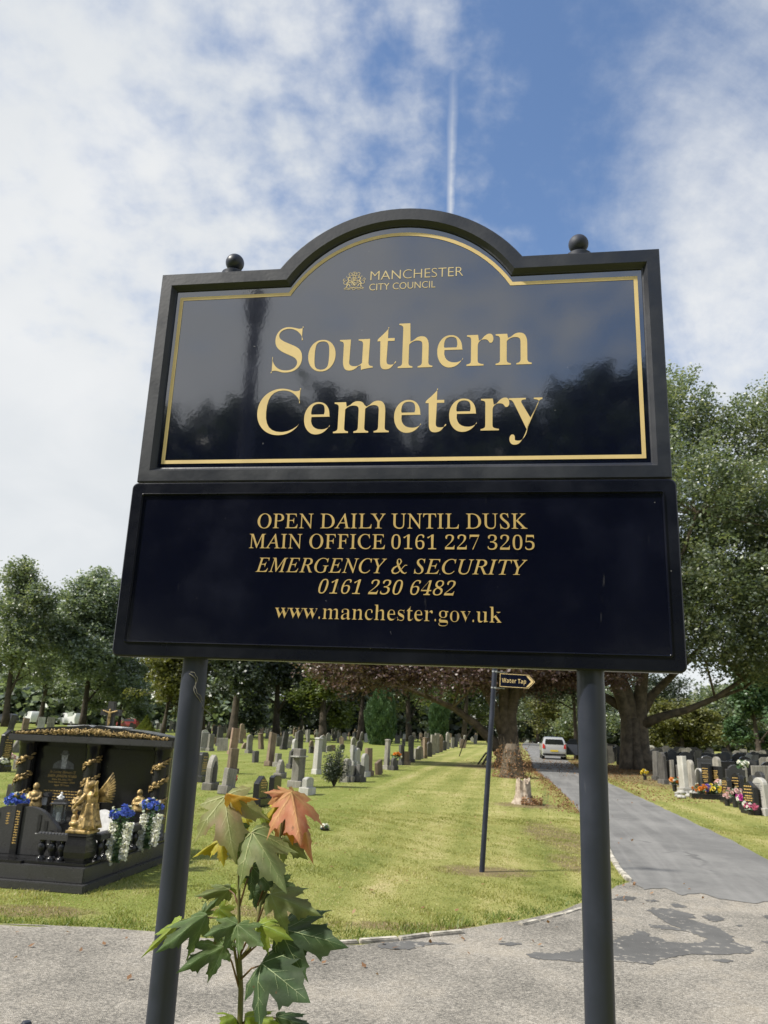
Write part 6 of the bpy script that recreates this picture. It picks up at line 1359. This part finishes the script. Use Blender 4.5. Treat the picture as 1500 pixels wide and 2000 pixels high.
def car(name, label, loc, yaw, paint, prof, W, roofw, wheels, L, belt, cat='car', group=None, door_open=False, rear=True):
    """prof: side outline (along length, height) from the rear bumper forward; the body is lofted across the width with tumblehome"""
    o = empty(name, loc, yaw); tag(o, label, cat, group); ht = max(z for _, z in prof); m = MB(); V = []; F = []; n_ = len(prof)
    sl = [(-1, 0.93), (-0.93, 0.985), (-0.6, 1.0), (0.6, 1.0), (0.93, 0.985), (1, 0.93)]
    zc = ht * 0.45; xc = L / 2
    for s, k in sl:
        for (x, z) in prof:
            wz = W / 2 * (1 - (1 - roofw) * max(0, (z - belt) / (ht - belt))) if z > belt else W / 2 * (1 - 0.06 * ((belt - z) / belt) ** 2); V.append((s * wz, xc + (x - xc) * k, zc + (z - zc) * k))
    for i in range(len(sl) - 1):
        for j in range(n_): F.append((i * n_ + j, i * n_ + (j + 1) % n_, (i + 1) * n_ + (j + 1) % n_, (i + 1) * n_ + j))
    F += [tuple(range(n_)), tuple(range((len(sl) - 1) * n_ + n_ - 1, (len(sl) - 1) * n_ - 1, -1))]
    m.add(V, F); body = m.build('body', paint, o, smooth=0.6)
    for (x, r) in wheels:
        for s in (-1, 1):
            T = Matrix.Translation((s * (W / 2 - 0.09), x, r)) @ Matrix.Rotation(math.pi / 2, 4, 'Y'); wh = MB(T).lathe([(r * 0.6, -0.10), (r * 0.93, -0.10), (r, -0.06), (r, 0.06), (r * 0.93, 0.10), (r * 0.6, 0.10)], 20).build('wheel', M['tyre'], o, smooth=0.6); MB(T).lathe([(0, -0.105), (r * 0.6, -0.104), (r * 0.6, 0.104), (0, 0.105)], 14, cap=False).build('rim', M['rim'], wh)
    return o, body
def side_win(o, pts, W, roofw, belt, ht, name='side_window'):
    for s in (-1, 1): MB().add([(s * (W / 2 * (1 - (1 - roofw) * max(0, (z - belt) / (ht - belt))) + 0.004), x, z) for x, z in pts], [tuple(range(len(pts)))]).build(name, M['car_glass'], o, fixn=False)
HP = [(0.10, 0.22), (0.02, 0.32), (0.0, 0.55), (0.05, 0.90), (0.10, 0.98), (0.30, 1.36), (0.44, 1.44), (1.0, 1.47), (1.7, 1.45), (2.2, 1.37), (2.85, 1.02), (3.4, 0.90), (3.56, 0.72), (3.6, 0.42), (3.5, 0.22)]
cp = on_ground(1083, 1484); hd = math.atan2(-(14.5 - 10.7), 76 - 55)
co, cb = car('parked_car', 'silver hatchback seen from behind with its right front door open on the path', (cp.x - 0.0, cp.y, 0.0), hd + 0.02, M['car_silver'], HP, 1.62, 0.80, [(0.62, 0.29), (2.95, 0.29)], 3.6, 0.98)
def rear_panel(pts, mat, name, parent, off=0.012):
    MB().add([(x, y - off, z) for x, y, z in pts], [tuple(range(len(pts)))]).build(name, mat, parent, fixn=False)
rear_panel([(-0.62, 0.105, 1.0), (0.62, 0.105, 1.0), (0.55, 0.28, 1.32), (-0.55, 0.28, 1.32)], M['car_glass'], 'rear_window', co, 0.03)
for s in (-1, 1):
    rear_panel([(s * 0.78, 0.06, 0.72), (s * 0.62, 0.02, 0.72), (s * 0.64, 0.06, 0.95), (s * 0.76, 0.10, 1.06)], M['tail'], 'tail_lamp', co, 0.035)
    MB().ball((s * 0.92, 2.35, 1.0), (0.09, 0.05, 0.07), 8, 6).build('wing_mirror', M['car_silver'], co, smooth=3.2)
rear_panel([(-0.26, 0.01, 0.52), (0.26, 0.01, 0.52), (0.26, 0.015, 0.63), (-0.26, 0.015, 0.63)], M['plate'], 'number_plate', co, 0.03); rear_panel([(-0.75, 0.05, 0.28), (0.75, 0.05, 0.28), (0.76, 0.0, 0.38), (-0.76, 0.0, 0.38)], M['tyre'], 'bumper_trim', co, 0.02)
side_win(co, [(0.45, 1.02), (2.65, 1.02), (2.15, 1.33), (0.6, 1.36)], 1.62, 0.80, 0.98, 1.47)
dm = MB(Matrix.Translation((0.82, 2.45, 0)) @ Matrix.Rotation(math.radians(-22), 4, 'Z')); dm.box((0.5, 0, 0.66), (1.0, 0.06, 0.72)); door = dm.build('door', M['car_dark'], co, bevel=0.02); dm2 = MB(Matrix.Translation((0.82, 2.45, 0)) @ Matrix.Rotation(math.radians(-22), 4, 'Z')); dm2.prism([(0.05, 1.02), (0.98, 1.02), (0.9, 1.40), (0.45, 1.40)], -0.01, 0.01, 'y'); dm2.build('door_window', M['car_glass'], door)
VP = [(0.05, 0.3), (0.0, 0.5), (0.02, 1.0), (0.08, 1.8), (0.2, 1.95), (1.5, 1.98), (3.2, 1.95), (3.5, 1.85), (4.15, 1.22), (4.85, 1.02), (5.0, 0.8), (5.02, 0.45), (4.9, 0.3)]
for k, (px_, Y_, yaw, paint, lab, nm) in enumerate([(128, 131, 1.0, 'car_white', 'white van parked under the trees behind the memorial roof', 'parked_van'), (42, 128, 0.6, 'car_white', 'pale van far off at the left picture edge', 'parked_van'), (250, 130, 1.4, 'car_red', 'dark red car just left of the golden conifer', 'parked_car'), (8, 118, 1.5, 'car_dark', 'dark car at the left picture edge', 'parked_car')]):
    p = at_depth(px_, 1410, Y_); isv = nm == 'parked_van'
    o, b_ = car(nm, lab, (p.x + (2.3 if isv else 1.8), Y_, 0), yaw, M[paint], VP if isv else HP, 1.9 if isv else 1.65, 0.86 if isv else 0.8, [(0.9, 0.33), (3.95, 0.33)] if isv else [(0.62, 0.29), (2.95, 0.29)], 5.0 if isv else 3.6, 1.15 if isv else 0.98, cat='van' if isv else 'car', group='vehicles parked along the far road')
    if isv: side_win(o, [(3.0, 1.2), (4.0, 1.2), (3.5, 1.7), (3.0, 1.75)], 1.9, 0.86, 1.15, 1.98); MB().add([(-0.75, 4.13, 1.27), (0.75, 4.13, 1.27), (0.68, 3.58, 1.82), (-0.68, 3.58, 1.82)], [(0, 1, 2, 3)]).build('windscreen', M['car_glass'], o, fixn=False).location = (0, 0.03, 0.01)
    else: side_win(o, [(0.45, 1.02), (2.65, 1.02), (2.15, 1.38), (0.6, 1.42)], 1.65, 0.80, 0.98, 1.55)
# brick house glimpsed behind the left trees
M['brick'] = pbr('red_brick', (0.34, 0.15, 0.11), 0.9, 0.2, 6); M['slate'] = pbr('roof_slate', (0.11, 0.10, 0.10), 0.8, 0.2, 8); M['winframe'] = pbr('white_frame', (0.75, 0.75, 0.73), 0.5)
hp = at_depth(95, 1400, 186); hs = empty('brick_house', (hp.x, 186, 0), 0.3); tag(hs, 'red brick house glimpsed between the trunks of the far left trees', 'house')
MB().box((0, 0, 2.7), (14, 8, 5.4)).build('wall', M['brick'], hs); rf = MB().prism([(-4.6, 5.4), (4.6, 5.4), (0, 8.4)], -7.4, 7.4, 'x').build('roof', M['slate'], hs); MB().box((4, 0, 8.6), (0.9, 0.7, 1.8)).build('chimney', M['brick'], rf)
for z in (1.5, 4.0):
    for x in (-5, -2, 2, 5): wn = MB().box((x, -4.02, z), (1.3, 0.08, 1.3)).build('window', M['winframe'], hs); MB().box((x, -4.07, z), (1.1, 0.05, 1.1)).build('pane', M['car_glass'], wn)
# low black bollard whose top just enters the picture
bp_ = at_depth(52, 1993, 3.6); bo = empty('bollard', (bp_.x, 3.6, 0)); tag(bo, 'small black post top just showing at the bottom left corner', 'bollard'); MB().lathe([(0.022, 0), (0.022, bp_.z - 0.012), (0.016, bp_.z - 0.003), (0, bp_.z)], 14, cap=False).build('post', M['post_paint'], bo, smooth=0.7)

# ------------------------------------------------------------------ maple sapling in front of the left post
HALF = [(0.0, 0.0), (0.06, -0.045), (0.16, -0.085), (0.26, -0.075), (0.34, -0.10), (0.42, -0.055), (0.52, -0.03), (0.44, 0.035), (0.40, 0.085), (0.33, 0.125), (0.42, 0.16), (0.50, 0.18), (0.545, 0.26), (0.62, 0.30), (0.60, 0.37), (0.72, 0.50), (0.585, 0.455), (0.50, 0.455), (0.46, 0.50), (0.40, 0.455), (0.31, 0.43), (0.235, 0.40), (0.25, 0.50), (0.265, 0.58), (0.335, 0.655), (0.25, 0.675), (0.215, 0.76), (0.13, 0.80), (0.085, 0.90), (0.0, 1.06)]
OUTL = HALF + [(-x, y) for x, y in HALF[-2:0:-1]]
_in = []
for i in range(-11, 12):
    for j in range(-2, 18): _in.append((i * 0.062 + 0.003 * (j % 2), j * 0.062))
def inside(p, poly):
    c = False; n_ = len(poly)
    for i in range(n_):
        (x1, y1), (x2, y2) = poly[i], poly[(i + 1) % n_]
        if (y1 > p[1]) != (y2 > p[1]) and p[0] < (x2 - x1) * (p[1] - y1) / (y2 - y1) + x1: c = not c
    return c
def dseg(p, poly): return min(math.dist(p, q) for q in poly)
_pts = OUTL + [p for p in _in if inside(p, OUTL) and dseg(p, OUTL) > 0.03]
_r = delaunay_2d_cdt([Vector(p) for p in _pts], [], [list(range(len(OUTL)))], 1, 1e-6)
LEAF_V = [(p.x, p.y) for p in _r[0]]; LEAF_F = [tuple(f) for f in _r[2]]
MAIN = [(0, 1.0), (0.70, 0.49), (-0.70, 0.49), (0.50, -0.03), (-0.50, -0.03)]
VEINS = []
for (a, b) in MAIN:
    VEINS.append(((0, 0), (a, b), 0.012))
    d = Vector((a, b)); q = Vector((-d.y, d.x)).normalized(); L = d.length
    for t, s in ((0.30, 1), (0.36, -1), (0.52, 1), (0.58, -1), (0.74, 1), (0.78, -1)):
        p0 = d * t; p1 = p0 + (d.normalized() * 0.72 + q * s * 0.62) * L * 0.27 * (1.1 - t * 0.75)
        if inside(tuple(p1), OUTL): VEINS.append((tuple(p0), tuple(p1), 0.006))
def _dv(p):
    b = 9
    for (a, c) in MAIN:
        d = Vector((a, c)); t = max(0, min(1, (p[0] * a + p[1] * c) / d.length_squared)); b = min(b, math.dist(p, (a * t, c * t)))
    return b
LEAF_D = [_dv(p) for p in LEAF_V]
def sap_mat(name, c1, c2, c3=None, rough=0.6, trans=0.35):
    m, t, out = new_mat(name); P = t.n('ShaderNodeTexCoord').outputs['Object']; n1 = t.noise(P, 14, 5, 0.6); n2 = t.noise(P, 90, 4, 0.65)
    c = t.mix(t.maprange(n1, 0.38, 0.64), c1, c2)
    if c3: c = t.mix(t.maprange(t.noise(P, 6, 3, 0.5, 0.5), 0.52, 0.66), c, c3)
    va = t.n('ShaderNodeAttribute', attribute_name='vein').outputs['Fac']
    c = t.mix(t.m('MULTIPLY', t.maprange(va, 0.14, 0.0), 0.45), c, tuple(min(1, x * f_) for x, f_ in zip(c2, (1.15, 1.45, 1.2))))
    c = t.mix(t.m('MULTIPLY', t.maprange(t.m('ADD', va, t.m('MULTIPLY', n1, 0.12)), 0.20, 0.30), 0.4), c, tuple(x * 0.6 for x in c1))
    c = t.mix(t.m('MULTIPLY', t.maprange(n2, 0.55, 0.8), 0.35), c, tuple(x * 0.55 for x in c1))
    sp = t.maprange(t.noise(P, 38, 3, 0.5), 0.70, 0.76); c = t.mix(t.m('MULTIPLY', sp, 0.7), c, (0.10, 0.06, 0.03))
    b = t.n('ShaderNodeBsdfPrincipled', {'Base Color': c, 'Roughness': rough, 'Specular IOR Level': 0.22}); bp = t.n('ShaderNodeBump', {'Strength': 0.35, 'Distance': 0.003, 'Height': n2}); t.set(b.inputs['Normal'], bp)
    tr_ = t.n('ShaderNodeBsdfTranslucent', {'Color': t.mix(1.0, c, (1.3, 1.25, 0.6), 'MULTIPLY')}); mx = t.n('ShaderNodeMixShader', {0: trans, 1: b, 2: tr_}); t.t.links.new(mx.outputs[0], out.inputs[0]); return m
SL = {'dark': sap_mat('maple_dark', (0.042, 0.066, 0.036), (0.066, 0.098, 0.050)), 'mid': sap_mat('maple_green', (0.070, 0.105, 0.045), (0.115, 0.155, 0.065)), 'olive': sap_mat('maple_olive', (0.165, 0.165, 0.065), (0.24, 0.225, 0.10), (0.26, 0.19, 0.11)), 'sage': sap_mat('maple_sage', (0.12, 0.145, 0.06), (0.20, 0.215, 0.10), (0.32, 0.20, 0.14)),
      'yellow': sap_mat('maple_yellow', (0.30, 0.25, 0.03), (0.42, 0.33, 0.04), (0.22, 0.24, 0.04)), 'orange': sap_mat('maple_orange', (0.50, 0.20, 0.03), (0.58, 0.29, 0.05), (0.40, 0.28, 0.05)), 'red': sap_mat('maple_red', (0.40, 0.135, 0.075), (0.50, 0.235, 0.14), (0.40, 0.26, 0.10)), 'lime': sap_mat('maple_lime', (0.16, 0.21, 0.03), (0.24, 0.28, 0.05))}
VM = {'pale': pbr('leaf_vein_pale', (0.36, 0.37, 0.16), 0.6), 'green': pbr('leaf_vein_green', (0.24, 0.29, 0.14), 0.6), 'warm': pbr('leaf_vein_warm', (0.60, 0.38, 0.13), 0.6)}
M['sap_stem'] = pbr('sapling_stem', (0.13, 0.10, 0.035), 0.6, 0.3, 30, col2=(0.10, 0.12, 0.03)); M['petiole'] = pbr('petiole', (0.14, 0.075, 0.035), 0.5, 0.2, 20)
YS = 1.93
sb = at_depth(470, 1990, YS); sap = empty('maple_sapling', (sb.x, YS, 0)); tag(sap, 'young maple sapling with green, yellow and red leaves before the left sign post', 'sapling')
SO = Vector((sb.x, YS, 0))
def C4(x, y, dy=0.0): return at_depth(260 + x * 0.28, 1500 + y * 0.28, YS + dy) - SO
def maple_leaf(bx, by, tx, ty, dyb, dyt, colr, vein, wide=1.0, droop=0.25, fold=0.15, tiltx=0.0, tilty=0.0, seed=0, stem=None, curl=None, tipx=1.0):
    if curl is None: curl = 0.12 + 0.3 * random.Random(seed * 7 + 1).random()
    b0 = C4(bx, by, dyb); t0 = C4(tx, ty, dyt); ya = t0 - b0; L = ya.length / (1.0 - 0.10 * droop); ya.normalize(); view = (Vector((0, 0, EYE)) - SO - (b0 + t0) / 2).normalized()
    za = view + Vector((tiltx, 0, tilty)); za = (za - ya * za.dot(ya)).normalized(); xa = ya.cross(za); r = random.Random(seed); p1, p2, p3 = r.uniform(0, 6), r.uniform(0, 6), r.uniform(0, 6)
    def pos(x, y):
        yy = y - 0.06 * droop; rad = math.hypot(x, y - 0.35)
        z = -droop * (max(0, y - 0.15)) ** 2 * 0.9 - fold * abs(x) * 0.9 - curl * x * x * 1.4 + 0.055 * math.sin(x * 5 + p1) * math.sin(y * 4.4 + p2) + 0.012 * math.sin(x * 15 + y * 11 + p3) + 0.035 * (0.5 - min(0.5, abs(math.sin(math.atan2(x, y + 0.02) * 2.6)) * 0.5)) * 1.2
        return b0 + (xa * (x * wide * 0.92) + ya * (y - (0.10 * droop) * y * y) + za * z) * L
    me = MB(); me.add([pos(x, y) for x, y in LEAF_V], LEAF_F); lf = me.build('leaf', SL[colr], sap, fixn=False, smooth=3.2)
    at = lf.data.attributes.new('vein', 'FLOAT', 'POINT'); at.data.foreach_set('value', LEAF_D)
    vm = MB()
    for (a, c, wv) in VEINS:
        n_ = 7; A = Vector(a); Cc = Vector(c); d = (Cc - A).normalized(); q = Vector((-d.y, d.x)); V = []
        for i in range(n_):
            t = i / (n_ - 1); p = A.lerp(Cc, t * 0.97); hw = wv * (1 - 0.75 * t) / 2
            for s in (-1, 1): V.append(pos(p.x + q.x * hw * s, p.y + q.y * hw * s) + za * (0.0022 if s else 0))
        vm.add(V, [(2 * i, 2 * i + 1, 2 * i + 3, 2 * i + 2) for i in range(n_ - 1)])
    vm.build('veins', VM[vein], lf, fixn=False)
    if stem:
        s0 = C4(stem[0], stem[1], stem[2] if len(stem) > 2 else 0); md = s0.lerp(b0, 0.5) + Vector((0, 0, 0.008)); MB().tube([s0, md, b0], [0.0026, 0.0020, 0.0016], 7).build('petiole', M['petiole'], sap, smooth=3.2)
LV = [ # base x,y  tip x,y  depth at base, depth at tip
 (640, 190, 690, 600, -0.02, -0.10, 'olive', 'pale', dict(wide=0.90, droop=0.28, fold=0.10, tiltx=-0.15, stem=(738, 610, 0), seed=1)),
 (655, 185, 860, 192, -0.05, -0.06, 'orange', 'warm', dict(wide=0.42, droop=0.3, fold=0.5, tilty=0.9, stem=(738, 610, 0), seed=2)),
 (1105, 175, 1165, 480, -0.06, -0.14, 'red', 'warm', dict(wide=0.82, droop=0.36, fold=0.40, tiltx=0.1, stem=(1035, 470, 0), seed=3)),
 (1085, 165, 1290, 610, -0.01, -0.04, 'red', 'warm', dict(wide=0.48, droop=0.35, fold=0.45, tiltx=0.5, stem=(1035, 470, 0), seed=4)),
 (1100, 185, 935, 150, -0.04, -0.06, 'red', 'warm', dict(wide=0.7, droop=0.4, fold=0.4, tilty=0.5, seed=5)),
 (1050, 215, 1100, 520, 0.03, 0.0, 'orange', 'warm', dict(wide=0.80, droop=0.2, fold=0.2, tiltx=-0.3, stem=(1035, 470, 0), seed=6)),
 (1050, 200, 900, 400, 0.03, 0.02, 'yellow', 'warm', dict(wide=0.5, droop=0.3, fold=0.3, tiltx=-0.4, seed=7)),
 (690, 480, 420, 600, 0.02, 0.0, 'yellow', 'pale', dict(wide=0.42, droop=0.2, fold=0.5, tilty=0.5, stem=(738, 640, 0), seed=8)),
 (610, 500, 630, 668, 0.01, -0.02, 'yellow', 'pale', dict(wide=0.75, droop=0.3, fold=0.2, seed=9)),
 (830, 450, 1055, 815, -0.06, -0.14, 'sage', 'pale', dict(wide=0.74, droop=0.22, fold=0.22, tiltx=0.25, stem=(738, 760, 0), seed=10)),
 (735, 395, 720, 610, -0.03, -0.06, 'mid', 'green', dict(wide=0.6, droop=0.3, fold=0.4, tiltx=-0.4, seed=11)),
 (1040, 480, 1205, 615, 0.03, 0.0, 'sage', 'pale', dict(wide=0.8, droop=0.3, fold=0.3, tilty=0.3, stem=(870, 960, 0), seed=12)),
 (830, 690, 985, 860, 0.0, -0.03, 'dark', 'green', dict(wide=0.78, droop=0.3, fold=0.25, tilty=0.2, stem=(738, 980, 0), seed=13)),
 (840, 850, 960, 940, 0.02, 0.0, 'dark', 'green', dict(wide=0.9, droop=0.3, fold=0.3, seed=14)),
 (960, 880, 1285, 1005, -0.06, -0.10, 'sage', 'green', dict(wide=0.66, droop=0.25, fold=0.30, tilty=0.25, stem=(868, 1080, 0), seed=15)),
 (1000, 790, 1160, 850, -0.02, -0.02, 'mid', 'green', dict(wide=0.8, droop=0.3, fold=0.3, tilty=0.3, seed=16)),
 (1035, 1130, 1435, 1210, -0.04, -0.12, 'dark', 'green', dict(wide=0.74, droop=0.28, fold=0.20, tilty=0.25, stem=(760, 1330, 0), seed=17)),
 (1040, 1115, 1300, 990, 0.02, 0.0, 'dark', 'green', dict(wide=0.55, droop=0.25, fold=0.35, tilty=0.4, seed=18)),
 (500, 1040, 205, 1230, -0.04, -0.14, 'mid', 'green', dict(wide=0.52, droop=0.3, fold=0.35, tilty=0.35, stem=(738, 1120, 0), seed=19)),
 (330, 1060, 70, 1310, 0.0, -0.05, 'lime', 'pale', dict(wide=0.25, droop=0.2, fold=0.6, seed=20)),
 (480, 1030, 585, 915, 0.0, 0.0, 'mid', 'green', dict(wide=0.55, droop=0.3, fold=0.3, seed=21)),
 (725, 1090, 515, 1150, -0.06, -0.10, 'mid', 'green', dict(wide=0.85, droop=0.3, fold=0.40, tilty=0.4, stem=(742, 1290, 0), seed=22)),
 (600, 980, 735, 1100, -0.05, -0.05, 'lime', 'green', dict(wide=0.7, droop=0.35, fold=0.3, seed=23)),
 (735, 1105, 890, 1215, -0.07, -0.11, 'mid', 'green', dict(wide=0.85, droop=0.3, fold=0.3, tilty=0.3, seed=24)),
 (868, 1095, 1085, 1165, -0.05, -0.09, 'lime', 'green', dict(wide=0.70, droop=0.3, fold=0.35, tilty=0.4, stem=(748, 1300, 0), seed=25)),
 (635, 1240, 335, 1395, -0.05, -0.12, 'mid', 'green', dict(wide=0.62, droop=0.3, fold=0.25, tilty=0.3, stem=(738, 1530, 0), seed=26)),
 (640, 1235, 690, 1130, -0.02, 0.02, 'mid', 'green', dict(wide=1.1, droop=0.3, fold=0.2, tilty=0.5, seed=27)),
 (905, 1372, 1185, 1590, -0.06, -0.15, 'dark', 'green', dict(wide=1.12, droop=0.22, fold=0.10, tiltx=0.1, stem=(745, 1480, 0), seed=28)),
 (780, 1740, 975, 1745, 0.0, -0.06, 'lime', 'green', dict(wide=0.62, droop=0.3, fold=0.3, tilty=0.5, seed=29)),
 (720, 1755, 640, 1750, 0.0, -0.06, 'lime', 'green', dict(wide=1.0, droop=0.3, fold=0.3, tilty=0.5, seed=33)),
 (1000, 1745, 1235, 1785, 0.0, -0.05, 'dark', 'green', dict(wide=0.55, droop=0.4, fold=0.3, tilty=0.4, stem=(745, 1786, 0), seed=30)),
 (670, 850, 440, 885, 0.03, 0.0, 'sage', 'pale', dict(wide=0.55, droop=0.2, fold=0.4, tilty=0.3, stem=(735, 960, 0), seed=31)),
 (700, 840, 540, 900, 0.05, 0.04, 'lime', 'pale', dict(wide=0.5, droop=0.2, fold=0.4, tilty=0.2, seed=32)),
 (770, 800, 830, 660, 0.04, 0.04, 'lime', 'pale', dict(wide=0.5, droop=0.2, fold=0.3, seed=34)),
 (810, 330, 870, 260, 0.03, 0.03, 'yellow', 'pale', dict(wide=0.8, droop=0.2, fold=0.3, seed=35)),
 (780, 345, 800, 430, 0.03, 0.02, 'yellow', 'pale', dict(wide=0.9, droop=0.2, fold=0.3, seed=36)),
 (880, 300, 975, 455, 0.02, 0.0, 'lime', 'pale', dict(wide=0.3, droop=0.2, fold=0.6, seed=37)),
 (700, 560, 850, 640, 0.03, 0.02, 'sage', 'green', dict(wide=0.8, droop=0.2, fold=0.3, seed=38)),
 (830, 780, 945, 850, 0.03, 0.02, 'olive', 'pale', dict(wide=0.8, droop=0.3, fold=0.3, seed=39))]
g0 = Vector((0, 0, 0)); MB().tube([g0 + Vector((0.0, 0, -0.02)), C4(745, 2400), C4(745, 1786), C4(752, 1560), C4(740, 1250), C4(738, 950), C4(740, 600), C4(735, 420, 0.0)], [0.0085, 0.0075, 0.0065, 0.0062, 0.0045, 0.0035, 0.0030, 0.0015], 12).build('stem', M['sap_stem'], sap, smooth=3.2)
MB().tube([C4(750, 1330), C4(810, 1260), C4(868, 1080), C4(888, 950), C4(1000, 700, 0.02), C4(1040, 340, 0.0), C4(1100, 190, -0.02)], [0.0045, 0.0045, 0.0042, 0.0036, 0.0028, 0.0022, 0.0014], 10).build('stem', M['sap_stem'], sap, smooth=3.2)
MB().tube([C4(742, 1500), C4(705, 1250), C4(700, 1120)], [0.0035, 0.003, 0.002], 8).build('stem', M['sap_stem'], sap, smooth=3.2)
for (a, b, c, d, e, f_, colr, vein, kw) in LV: maple_leaf(a, b, c, d, e, f_, colr, vein, **kw)
# ------------------------------------------------------------------ grass blades (near part of the lawn)
nr = np.random.default_rng(5)
def lawn_mask(x, y):
    ky = interp(x, KERB); ok = (y > ky + 0.02) | (x > 2.96)
    ok &= ~((x > 2.96) & (y < 9.9) & (x < 60) & (y < interp(x, [(2.9, 9.9), (4.9, 9.9), (5.3, 9.7), (6, 9.2), (8, 8.6), (14, 8.2), (60, 8)])))
    xl = interp(y, PATH_L, 1); xr = interp(y, PATH_R, 1)
    ok &= ~((y > 9.3) & (x > xl - 0.02) & (x < xr + 0.02))
    u = (x + 2.62) * 0.988 - (y - 7.66) * 0.156; v = (x + 2.62) * 0.156 + (y - 7.66) * 0.988
    ok &= ~((u > -2.3) & (u < 0.03) & (v > -0.03) & (v < 2.6))
    for (cx, cy, a, b) in ((1.34, 9.72, 0.30, 0.2), (3.55, 18.6, 0.5, 0.5)):
        ok &= ((x - cx) / a) ** 2 + ((y - cy) / b) ** 2 > nr.uniform(0.2, 1.6, len(x))
    return ok
def blades(name, n, x0, x1, y0, y1, h, wd, mat, wedge=None, label=None):
    x = nr.uniform(x0, x1, n); y = y0 + (y1 - y0) * nr.random(n) ** 1.35
    k = lawn_mask(x, y) & (np.abs(x - 0.1 * y) < 0.62 * y + 1.0)
    if wedge is not None: k &= wedge(x, y)
    x, y = x[k], y[k]; m = len(x)
    clump = 0.6 + 0.5 * np.sin(x * 3.1 + 1.3 * np.sin(y * 2.3)) * np.sin(y * 2.7 + 1.7 * np.sin(x * 1.9)) + 0.35 * np.sin(x * 11 + y * 7)
    hh = h * np.clip(clump, 0.35, 1.6) * nr.uniform(0.5, 1.25, m); a = nr.uniform(0, 2 * np.pi, m); b = nr.uniform(0, 2 * np.pi, m)
    lean = hh * nr.uniform(0.3, 1.1, m)
    V = np.zeros((m, 3, 3)); dxx, dyy = np.cos(a) * wd / 2, np.sin(a) * wd / 2
    V[:, 0, 0] = x - dxx; V[:, 0, 1] = y - dyy; V[:, 1, 0] = x + dxx; V[:, 1, 1] = y + dyy
    V[:, 2, 0] = x + np.cos(b) * lean; V[:, 2, 1] = y + np.sin(b) * lean; V[:, 2, 2] = hh
    o = np_mesh(name, V.reshape(-1, 3), np.arange(3 * m).reshape(-1, 3), mat)
    tag(o, label, 'grass', kind='stuff'); return o
M['grass'] = leaf_mat('grass_blade', [(0.15, 0.185, 0.036), (0.25, 0.265, 0.07), (0.355, 0.345, 0.12), (0.50, 0.43, 0.22)], 0.3, 0.5, 0.02)
M['grass_green'] = leaf_mat('grass_blade_green', [(0.075, 0.13, 0.014), (0.13, 0.19, 0.026), (0.22, 0.26, 0.05)], 0.3, 0.5, 0.03)
blades('grass', 330000, -7.5, 9, 6.2, 16, 0.026, 0.009, M['grass'], label='short mown grass, straw tinged, covering the near lawn')
blades('grass', 120000, -12, 18, 14.5, 34, 0.028, 0.016, M['grass'], label='short mown grass on the lawn farther up between graves and path')
def edge_w(x, y): return (y < interp(x, KERB) + nr.random(len(x)) ** 2 * 0.55) & (x < 2.96)
blades('grass', 90000, -5, 3.0, 6.2, 10, 0.05, 0.009, M['grass_green'], edge_w, label='longer green grass fringe along the gravel edge of the lawn')
